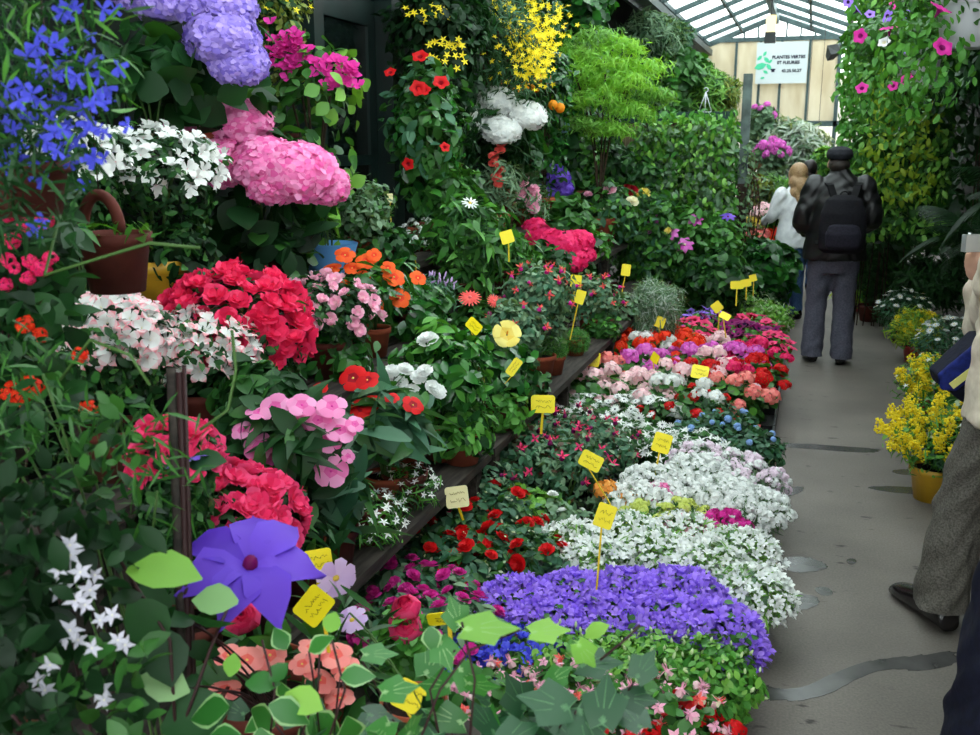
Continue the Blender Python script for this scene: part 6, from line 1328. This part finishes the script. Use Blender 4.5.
def fuse(name, tpl, mat, parent, voxel=.012, smooth=6, folds=0.0, cuts=None):
    me = as_mesh(name + '_raw', tpl, [mat]); o = bpy.data.objects.new(name + '_raw', me); COL.objects.link(o)
    m = o.modifiers.new('r', 'REMESH'); m.mode = 'VOXEL'; m.voxel_size = voxel; m.use_smooth_shade = True
    s = o.modifiers.new('s', 'SMOOTH'); s.iterations = smooth; s.factor = .5
    dg = bpy.context.evaluated_depsgraph_get(); new = bpy.data.meshes.new_from_object(o.evaluated_get(dg)); bpy.data.objects.remove(o)
    new.name = name; new.materials.clear(); new.materials.append(mat)
    new.polygons.foreach_set('material_index', np.zeros(len(new.polygons), np.int32))
    if folds: crease(new, folds)
    if cuts: cut_below(new, cuts)
    return link(name, new, parent)
def hand(t, wrist, d, palm_n, side, curl=.5, s=1.0):
    """palm, four fingers of unequal length bent at two knuckles, thumb from the side"""
    w = np.array(wrist, float); d = nrm(np.array(d, float)); n = nrm(np.array(palm_n, float) - d * np.dot(palm_n, d)); sd = np.cross(d, n) * side
    pc = w + d * .045 * s
    R = np.stack([sd, d, n], 1); t.join(ell(pc, (.040 * s, .052 * s, .017 * s), 14, 10, R))
    for k, (off, ln) in enumerate(((-.029, .066), (-.010, .076), (.010, .071), (.028, .056))):
        p0 = w + d * .085 * s + sd * off * s; q = d; pts = [w + d * .05 * s + sd * off * s * .9, p0]; pp = p0
        for seg_ in range(3):
            ang = curl * (seg_ + 1) * .75; q = nrm(d * math.cos(ang) + n * math.sin(ang)); pp = pp + q * ln * s * (.42, .32, .26)[seg_]; pts.append(pp)
        t.join(limb(pts, [.0088 * s, .0088 * s, .0082 * s, .0076 * s, .0066 * s], 8, 2))
    th = w + d * .03 * s - sd * .032 * s; a = nrm(d * .75 - sd * .65 + n * .25); b = nrm(d * .9 - sd * .1 + n * .4)
    t.join(limb([w + d * .015 * s - sd * .015 * s, th, th + a * .035 * s, th + a * .035 * s + b * .028 * s], [.012 * s, .0115 * s, .0095 * s, .008 * s], 8, 2))
def body(root, J, s=1.0, voxel=.009, hands=(True, True), female=False):
    """J: joints in local metres: head, neck, chest, pelvis, sho/elb/wri/hip/kne/ank/toe with L and R; face direction +y of head turn"""
    t = Tpl(); hd = np.array(J['head']); f = nrm(np.array(J.get('face', (0, 1, 0)), float)); r = np.cross(f, (0, 0, 1)); r = nrm(r); R = np.stack([r, f, np.array([0, 0, 1.])], 1)
    t.join(ell(hd + [0, 0, .02], (.074 * s, .094 * s, .105 * s), 20, 14, R)); t.join(ell(hd + f * .02 - np.array([0, 0, .06]) * s, (.058 * s, .07 * s, .062 * s), 16, 10, R))
    t.join(ell(hd + f * .098 * s - np.array([0, 0, .015]), (.013 * s, .018 * s, .024 * s), 10, 8, R)); t.join(ell(hd + f * .082 * s - np.array([0, 0, .062]), (.024 * s, .01 * s, .009 * s), 10, 8, R))
    for sg in (-1, 1): t.join(ell(hd + r * sg * .075 * s - np.array([0, 0, .01]), (.010 * s, .02 * s, .031 * s), 10, 8, R))
    t.join(limb([hd - np.array([0, 0, .05]) - f * .02, J['neck'], np.array(J['neck']) - np.array([0, 0, .06])], [.052 * s, .054 * s, .075 * s]))
    ch, pe = np.array(J['chest']), np.array(J['pelvis']); sw = .15 if not female else .13
    RT = np.array(J.get('rot', np.eye(3))); c0 = np.array([pe[0], pe[1], 0]); ch = c0 + RT.T @ (ch - c0)
    t.join(loft([(pe[0], pe[1], pe[2] - .1, .12 * s, .09 * s), (pe[0], pe[1], pe[2], .16 * s, .11 * s), (pe[0] * .6 + ch[0] * .4, pe[1] * .6 + ch[1] * .4, pe[2] * .6 + ch[2] * .4, .135 * s, .095 * s), (ch[0], ch[1], ch[2], sw * s + .015, .11 * s), (ch[0], ch[1], ch[2] + .13 * s, sw * s, .085 * s), (ch[0], ch[1], ch[2] + .18 * s, .07 * s, .06 * s)]), np.hstack([RT, (c0 - RT @ c0)[:, None]]))
    for k, sg in (('L', -1), ('R', 1)):
        sh, el, wr = J['sho' + k], J['elb' + k], J['wri' + k]; hp, kn, an, to = J['hip' + k], J['kne' + k], J['ank' + k], J['toe' + k]
        t.join(limb([sh, el, wr], [.05 * s, .04 * s, .028 * s])); t.join(limb([hp, kn, an], [.085 * s, .056 * s, .038 * s])); t.join(limb([an, np.array(an) * .4 + np.array(to) * .6, to], [.036 * s, .026 * s, .018 * s]))
        d = np.array(J.get('hand' + k, np.array(wr) - np.array(el)), float)
        hand(t, wr, d, J.get('palm' + k, (-sg, .2, 0)), -sg if k == 'L' else -sg, J.get('curl' + k, .5), s)
    o = fuse('body', t, SKIN, root, voxel, 3)
    e = Tpl()
    for sg in (-1, 1): e.join(ell(hd + r * sg * .03 * s + f * .087 * s + np.array([0, 0, .015]), (.011 * s, .008 * s, .009 * s), 10, 8, R))
    link('eyes', as_mesh('eyes', e, [EYEM]), root); return o
def shoe(root, an, to, mat=SHOE, s=1.0):
    a, b = np.array(an, float), np.array(to, float); a[2] = b[2] = 0; d = nrm(b - a); h = a - d * .065 * s; p = np.array([-d[1], d[0], 0]); L = np.linalg.norm(b - h) + .035
    zo = min(an[2] - .075, 0) * 0; t = Tpl(); V = []; seg = 16; secs = [(0, .034, .06), (.04, .042, .105), (.3, .046, .118), (.5, .05, .098), (.72, .053, .074), (.9, .046, .055), (1, .02, .03)]
    zb = np.interp([q[0] for q in secs], [0, 1], [max(0, an[2] - .08), max(0, to[2] - .03)])
    Fc = []
    for (f, w_, hh), zz in zip(secs, zb):
        c = h + d * L * f
        for j in range(seg):
            q = 2 * PI * j / seg; V.append(c + p * w_ * s * math.cos(q) + np.array([0, 0, zz + max(0.004, hh * .5 + hh * .5 * math.sin(q))]))
    for i in range(len(secs) - 1):
        for j in range(seg): Fc.append((i * seg + j, i * seg + (j + 1) % seg, (i + 1) * seg + (j + 1) % seg, (i + 1) * seg + j))
    Fc.append(tuple(range(seg))[::-1]); Fc.append(tuple((len(secs) - 1) * seg + j for j in range(seg)))
    t.add(V, Fc); o = link('shoe', as_mesh('shoe', t, [mat]), root); return o

# ---- man walking away: flat cap, black leather jacket, grey trousers
p = at(826, 362, z=0)[0]
MX, MY = p.x, p.y
man = thing('person', 'person in a flat cap and black leather jacket walking away along the path', 'person', (MX, MY, 0), math.radians(4), 'people on the path')
J = dict(head=(-.015, .03, 1.515), neck=(0, 0, 1.42), chest=(0, -.01, 1.2), pelvis=(0, 0, .88), face=(-.15, 1, 0), shoL=(-.175, 0, 1.35), shoR=(.175, 0, 1.35), elbL=(-.265, -.03, 1.08), elbR=(.27, -.03, 1.10), wriL=(-.19, .20, .99), wriR=(.17, .2, 1.02),
         hipL=(-.085, 0, .84), hipR=(.085, 0, .84), kneL=(-.105, .05, .45), kneR=(.095, .01, .45), ankL=(-.115, .0, .085), ankR=(.10, -.05, .085), toeL=(-.135, .15, .03), toeR=(.12, .10, .03), palmL=(1, .3, 0), palmR=(-1, .3, 0))
body(man, J)
t = loft([(0, 0, .80, .235, .15), (0, 0, .84, .235, .155), (0, 0, .98, .215, .15), (0, -.005, 1.1, .205, .145), (0, -.01, 1.24, .215, .145), (0, -.005, 1.33, .20, .125), (0, 0, 1.40, .13, .10), (0, .005, 1.45, .078, .078), (0, .01, 1.475, .072, .075)])
for k in 'LR': t.join(limb([J['sho' + k], J['elb' + k], np.array(J['wri' + k]) * .92 + np.array(J['elb' + k]) * .08], [.085, .072, .052]))
fuse('jacket', t, LEATHER, man, .011, 3, .0055)
t = loft([(0, 0, .70, .15, .115), (0, 0, .80, .172, .13), (0, 0, .90, .165, .12), (0, 0, .97, .15, .11)])
for k, sg in (('L', -1), ('R', 1)): t.join(limb([J['hip' + k], J['kne' + k], np.array(J['ank' + k]) + [0, -.02, -.03]], [.104, .08, .082]))
fuse('trousers', t, GREYTR, man, .011, 4, .004, cuts=[(tuple(np.array(J['ank' + k]) + [0, 0, -0.03]), (0, 0, 1), .16) for k in 'LR'])
for k in 'LR': shoe(man, J['ank' + k], J['toe' + k])
t = loft([(-.015, .015, 1.545, .086, .108), (-.015, .012, 1.58, .098, .122), (-.015, .02, 1.615, .088, .112), (-.015, .03, 1.635, .055, .075), (-.015, .03, 1.642, .02, .03)]).join(ell((-.03, .14, 1.562), (.07, .06, .012), 16, 8))
fuse('flat_cap', t, CAPM, man, .008, 4)
t = ell((-.015, .0, 1.51), (.079, .088, .06), 18, 10); link('hair', as_mesh('hair', t, [solid('grey_hair', (52, 46, 42), .6, .3)]), man)
man.scale = (1.03,) * 3
bp_ = thing('backpack', 'black backpack worn on the back of the person in the flat cap', 'backpack', (MX + .02, MY - .02, .90), math.radians(4))
t = loft([(0, -.225, .0, .13, .055), (0, -.235, .03, .165, .085), (0, -.24, .15, .175, .095), (0, -.235, .3, .165, .085), (0, -.22, .4, .13, .065), (0, -.205, .435, .07, .04)]); fuse('bag_body', t, cloth('bag_black', (20, 19, 26), (12, 12, 16), 70), bp_, .01, 4)
fuse('front_pocket', loft([(0, -.315, .03, .10, .02), (0, -.325, .06, .125, .035), (0, -.33, .15, .13, .038), (0, -.32, .21, .11, .025), (0, -.31, .225, .07, .015)]), cloth('bag_grey', (34, 32, 44), (22, 22, 30), 70), bp_, .008, 3)
for sg in (-1, 1):
    t = Tpl(); pts = [(sg * .07, -.19, .41), (sg * .10, -.13, .50), (sg * .12, .0, .525), (sg * .125, .12, .42), (sg * .14, .155, .25), (sg * .17, .06, .1), (sg * .15, -.15, .06)]
    for i in range(len(pts) - 1): t.join(bar(pts[i], pts[i + 1], .055, .014))
    link('shoulder_strap', as_mesh('shoulder_strap', t, [BLACKC], False), bp_)
link('top_handle', as_mesh('top_handle', tube([(.03 * math.cos(a), -.2, .43 + .03 * math.sin(a)) for a in np.linspace(0, PI, 8)], .006, 6), [BLACKC]), bp_)
link('zip', as_mesh('zip', tube([(.15 * math.cos(a), -.30 + .04 * abs(math.cos(a)), .16 + .2 * math.sin(a)) for a in np.linspace(.1, PI - .1, 14)], .003, 5), [solid('steel_zip', (120, 120, 126), .3, .5, .8)]), bp_)

# ---- blonde woman and a dark haired person beyond him
def standing(label, x, y, rz, s, top, legs, hair, hairpts, jacket_len=.72):
    r = thing('person', label, 'person', (x, y, 0), rz, 'people on the path')
    J = dict(head=(0, .02, 1.43 * s / .95), neck=(0, 0, 1.33 * s / .95), chest=(0, 0, 1.1 * s / .95), pelvis=(0, 0, .84), face=(-.3, 1, 0), shoL=(-.155, 0, 1.26 * s / .95), shoR=(.155, 0, 1.26 * s / .95), elbL=(-.22, .04, 1.02), elbR=(.22, .04, 1.02), wriL=(-.20, .24, .96), wriR=(.19, .22, .95),
             hipL=(-.08, 0, .8), hipR=(.08, 0, .8), kneL=(-.085, .02, .44), kneR=(.085, .05, .44), ankL=(-.09, -.03, .085), ankR=(.09, .02, .085), toeL=(-.10, .11, .03), toeR=(.10, .16, .03), palmL=(1, .3, 0), palmR=(-1, .3, 0))
    body(r, J, .95, .011)
    zt_ = 1.33 * s / .95
    t = loft([(0, 0, jacket_len, .185, .13), (0, 0, .86, .18, .13), (0, 0, 1.0, .155, .115), (0, 0, zt_ - .2, .175, .12), (0, 0, zt_ - .08, .165, .1), (0, 0, zt_ + .01, .07, .07)])
    for k in 'LR': t.join(limb([J['sho' + k], J['elb' + k], np.array(J['wri' + k]) * .9 + np.array(J['elb' + k]) * .1], [.07, .058, .045]))
    fuse('jacket', t, top, r, .012, 3, .005)
    t = loft([(0, 0, .66, .135, .105), (0, 0, .78, .158, .12), (0, 0, .9, .145, .105)])
    for k in 'LR': t.join(limb([J['hip' + k], J['kne' + k], np.array(J['ank' + k]) + [0, 0, -.03]], [.095, .068, .062]))
    fuse('trousers', t, legs, r, .013, 4, .004, cuts=[(tuple(np.array(J['ank' + k]) + [0, 0, -0.03]), (0, 0, 1), .16) for k in 'LR'])
    for k in 'LR': shoe(r, J['ank' + k], J['toe' + k])
    hz = J['head'][2]; t = ell((0, -.015, hz + .04), (.086, .1, .1), 18, 12)
    for (hx, hy, z_, q) in hairpts: t.join(ell((hx, hy, hz + z_), (q, q, q * 1.25), 12, 8))
    fuse('hair', t, hair, r, .01, 3)
    return r
w1 = at(795, 185, t=9.5)[0]
standing('blonde person in a white jacket and jeans half hidden by the person in the cap', w1.x + .02, w1.y, .5, .93, WHITEC, DENIM, HAIR_B, [(-.06, -.05, -.05, .05), (.06, -.05, -.05, .05), (0, -.08, -.08, .07), (-.05, -.06, -.15, .055), (.05, -.06, -.15, .055), (0, -.08, -.2, .06)])
hb_ = thing('handbag', 'small black handbag at the hip of the blonde person', 'handbag', (w1.x - .24, w1.y - .02, .60))
fuse('bag_body', loft([(0, 0, 0, .07, .05), (0, 0, .02, .08, .06), (0, 0, .15, .075, .05), (0, 0, .18, .06, .03)]), BLACKC, hb_, .01, 3)
link('strap', as_mesh('strap', tube([(-.05, 0, .17), (0.02, 0, .4), (.12, .0, .62)], .006, 5).join(tube([(.05, 0, .17), (.10, 0, .4), (.13, 0, .62)], .006, 5)), [BLACKC]), hb_)
w2 = at(810, 170, t=11.4)[0]
standing('dark haired person in dark clothes beyond the blonde person', w2.x, w2.y, -.2, .93, BLACKC, DENIM, HAIR_D, [(0, -.05, -.04, .06)])

# ---- man at the right edge: beige jacket, tweed trousers, one black shoe forward, camera in the hand
HT = np.array(at(940, 603, z=.09)[0]); TO = np.array(at(900, 588, z=.03)[0]); fwd = nrm((TO - HT) * [1, 1, 0]); rgt = np.array([fwd[1], -fwd[0], 0])
PE = HT * [1, 1, 0] + np.array([.20, -.06, .90]) ; base = np.array([PE[0], PE[1], 0])
m2 = thing('person', 'person in a beige jacket and grey tweed trousers stepping into the path', 'person', tuple(base), 0)
def L(v): return np.array(v) - base
hd_ = PE + [0.06, 0, .66]
el = np.array(at(985, 342, t=3.62)[0]); wr = np.array(at(979, 283, t=3.50)[0]); 
J = dict(head=L(hd_), neck=L(PE + [.04, 0, .54]), chest=L(PE + [.02, 0, .33]), pelvis=L(PE), face=fwd, shoL=L(PE + [.03, 0, .46] - rgt * .18), shoR=L(PE + [.03, 0, .46] + rgt * .18), elbL=L(el), elbR=L(PE + [.0, .0, .18] + rgt * .27), wriL=L(wr), wriR=L(PE + fwd * .24 + rgt * .1 + [0, 0, .30]),
         hipL=L(PE - rgt * .09 + [0, 0, -.04]), hipR=L(PE + rgt * .09 + [0, 0, -.04]), kneL=L((PE - rgt * .09) * .45 + HT * .55 + fwd * .05 + [0, 0, .04]), kneR=L(PE + rgt * .1 - fwd * .08 + [0, 0, -.45]), ankL=L(HT), ankR=L(PE * [1, 1, 0] + rgt * .1 - fwd * .3 + [0, 0, .10]), toeL=L(TO), toeR=L(PE * [1, 1, 0] + rgt * .1 - fwd * .14 + [0, 0, .03]),
         rot=np.stack([rgt, fwd, np.array([0, 0, 1.])], 1),
         handL=L(at(971, 262, t=3.42)[0]) - L(wr), palmL=tuple(fwd * .5 + rgt), curlL=.4, palmR=tuple(-rgt), curlR=.6)
body(m2, J, 1.0, .007)
t = Tpl().join(loft([(0, 0, .80, .212, .18), (0, 0, .84, .212, .18), (0, 0, .95, .205, .17), (.01, .01, 1.15, .205, .16), (.02, .01, 1.28, .21, .155), (.03, .0, 1.38, .185, .135), (.03, .0, 1.46, .085, .085)]), np.hstack([J['rot'], np.zeros((3, 1))]))
t.join(limb([J['shoL'], J['elbL'], J['wriL'] * .93 + J['elbL'] * .07], [.085, .075, .052])).join(limb([J['shoR'], J['elbR'], J['wriR'] * .9 + J['elbR'] * .1], [.085, .072, .05]))
fuse('jacket', t, BEIGE, m2, .011, 3, .007)
t = Tpl().join(loft([(0, 0, .72, .155, .12), (0, 0, .84, .17, .13), (0, 0, .96, .155, .12)]), np.hstack([J['rot'], np.zeros((3, 1))]))
for k in 'LR': t.join(limb([J['hip' + k], J['kne' + k], np.array(J['ank' + k]) + [0, 0, -.02]], [.105, .086, .094]))
fuse('trousers', t, TWEED, m2, .009, 3, .006, [(tuple(np.array(J['ank' + k]) + [0, 0, -.005]), (0, 0, 1), .17) for k in 'LR'])
for k in 'LR': shoe(m2, J['ank' + k], J['toe' + k], s=1.05)
link('hair', as_mesh('hair', ell(J['head'] - np.array(fwd) * .02 + np.array([0, 0, .035]), (.086, .086, .1), 16, 10), [solid('grey_hair', (52, 46, 42), .6, .3)]), m2)
cp = np.array(at(977, 243, t=3.40)[0]); cam_o = thing('compact_camera', 'small silver compact camera in the raised hand at the frame edge', 'camera', tuple(cp))
cam_o.rotation_euler = (0, 0, math.atan2(fwd[1], fwd[0]) - PI / 2)
SIL = solid('silver_metal', (200, 202, 206), .3, .5, .7)
link('camera_body', as_mesh('camera_body', box((-.05, -.013, -.03), (.05, .013, .03)), [SIL], False), cam_o)
link('lens', as_mesh('lens', lathe([(.001, -.0), (.02, 0), (.02, .02), (.016, .025), (.001, .022)], 16), [SIL]), cam_o, (.01, .013, 0)).rotation_euler = (-PI / 2, 0, 0)
link('shutter_button', as_mesh('shutter_button', lathe([(.007, 0), (.007, .005), (.001, .006)], 12), [SIL]), cam_o, (-.03, 0, .03))
sb = at(968, 372, t=3.42)[0]; bag = thing('shoulder_bag', 'navy blue shoulder bag with a yellow patch at the beige jacket', 'bag', sb); bag.rotation_euler = (0, 0, YAW)
t = Tpl(); V = [(-.12, -.03, 0), (.02, -.05, .14), (.13, -.05, .15), (.14, -.05, -.13), (.02, -.05, -.13), (-.10, -.03, -.045)]; V2 = [(x * .92, .07, z * .95) for x, y, z in V]
t.add(V + V2, [(0, 5, 4, 3, 2, 1), (6, 7, 8, 9, 10, 11)] + [(i, (i + 1) % 6, 6 + (i + 1) % 6, 6 + i) for i in range(6)])
fuse('bag_body', t, NAVY, bag, .007, 6)
fuse('flap', Tpl().add([(-.125, -.045, .0), (.02, -.066, .148), (.06, -.066, .148), (-.0, -.066, .0), (-.06, -.055, -.06), (-.11, -.047, -.055)] + [(-.12, -.025, .0), (.02, -.04, .14), (.06, -.04, .14), (0, -.04, 0), (-.06, -.035, -.055), (-.105, -.025, -.05)], [(0, 5, 4, 3, 2, 1), (6, 7, 8, 9, 10, 11)] + [(i, (i + 1) % 6, 6 + (i + 1) % 6, 6 + i) for i in range(6)]), cloth('royal', (24, 36, 104), (16, 24, 76), 60), bag, .006, 4)
link('yellow_patch', as_mesh('yellow_patch', bar((-.085, -.066, -.035), (-.02, -.073, .025), .004, .024), [solid('patch_yellow', (190, 186, 110), .7, .2)], False), bag)
link('strap', as_mesh('strap', tube(bez((.06, 0, .13), (.16, .02, .4), (.24, .1, .62), 10), .012, 6), [NAVY]), bag)

# ---- dark navy coat at the lower right corner
nb = np.array((.575, 2.1, 0)); m3 = thing('person', 'person in a long dark navy coat close to the camera at the lower corner', 'person', tuple(nb))
f3 = nrm(np.array([-.2, 1, 0])); r3 = np.array([f3[1], -f3[0], 0])
def q(a, b, z): return r3 * a + f3 * b + np.array([0, 0, z])
J = dict(head=q(0, .03, 1.56), neck=q(0, 0, 1.46), chest=q(0, 0, 1.22), pelvis=q(0, 0, .9), face=f3, shoL=q(-.15, 0, 1.39), shoR=q(.17, 0, 1.39), elbL=q(-.13, .06, 1.14), elbR=q(.23, -.02, 1.12), wriL=q(-.06, .26, 1.15), wriR=q(.21, .1, .92),
         hipL=q(-.085, 0, .86), hipR=q(.085, 0, .86), kneL=q(-.09, .03, .46), kneR=q(.09, .03, .46), ankL=q(-.09, -.02, .085), ankR=q(.1, .02, .085), toeL=q(-.1, .13, .03), toeR=q(.11, .17, .03), palmL=tuple(r3), palmR=tuple(-r3))
body(m3, J, 1.0, .009)
def sec(z, rx, ry): return (0, 0, z, rx, ry)
t = loft([sec(.32, .235, .21), sec(.5, .225, .2), sec(.8, .195, .165), sec(1.0, .18, .145), sec(1.24, .2, .145), sec(1.38, .17, .11), sec(1.47, .08, .075)])
for k in 'LR': t.join(limb([J['sho' + k], J['elb' + k], J['wri' + k]], [.075, .06, .048]))
fuse('coat', t, NAVY, m3, .012, 4, .007)
t = Tpl()
for k in 'LR': t.join(limb([J['hip' + k], J['kne' + k], np.array(J['ank' + k]) + [0, 0, -.03]], [.095, .072, .068]))
fuse('trousers', t, NAVY, m3, .012, 3, .004, cuts=[(tuple(np.array(J['ank' + k]) + [0, 0, -0.03]), (0, 0, 1), .16) for k in 'LR'])
for k in 'LR': shoe(m3, J['ank' + k], J['toe' + k])
link('hair', as_mesh('hair', ell(np.array(J['head']) - f3 * .02 + np.array([0, 0, .035]), (.086, .09, .1), 16, 10), [HAIR_D]), m3)
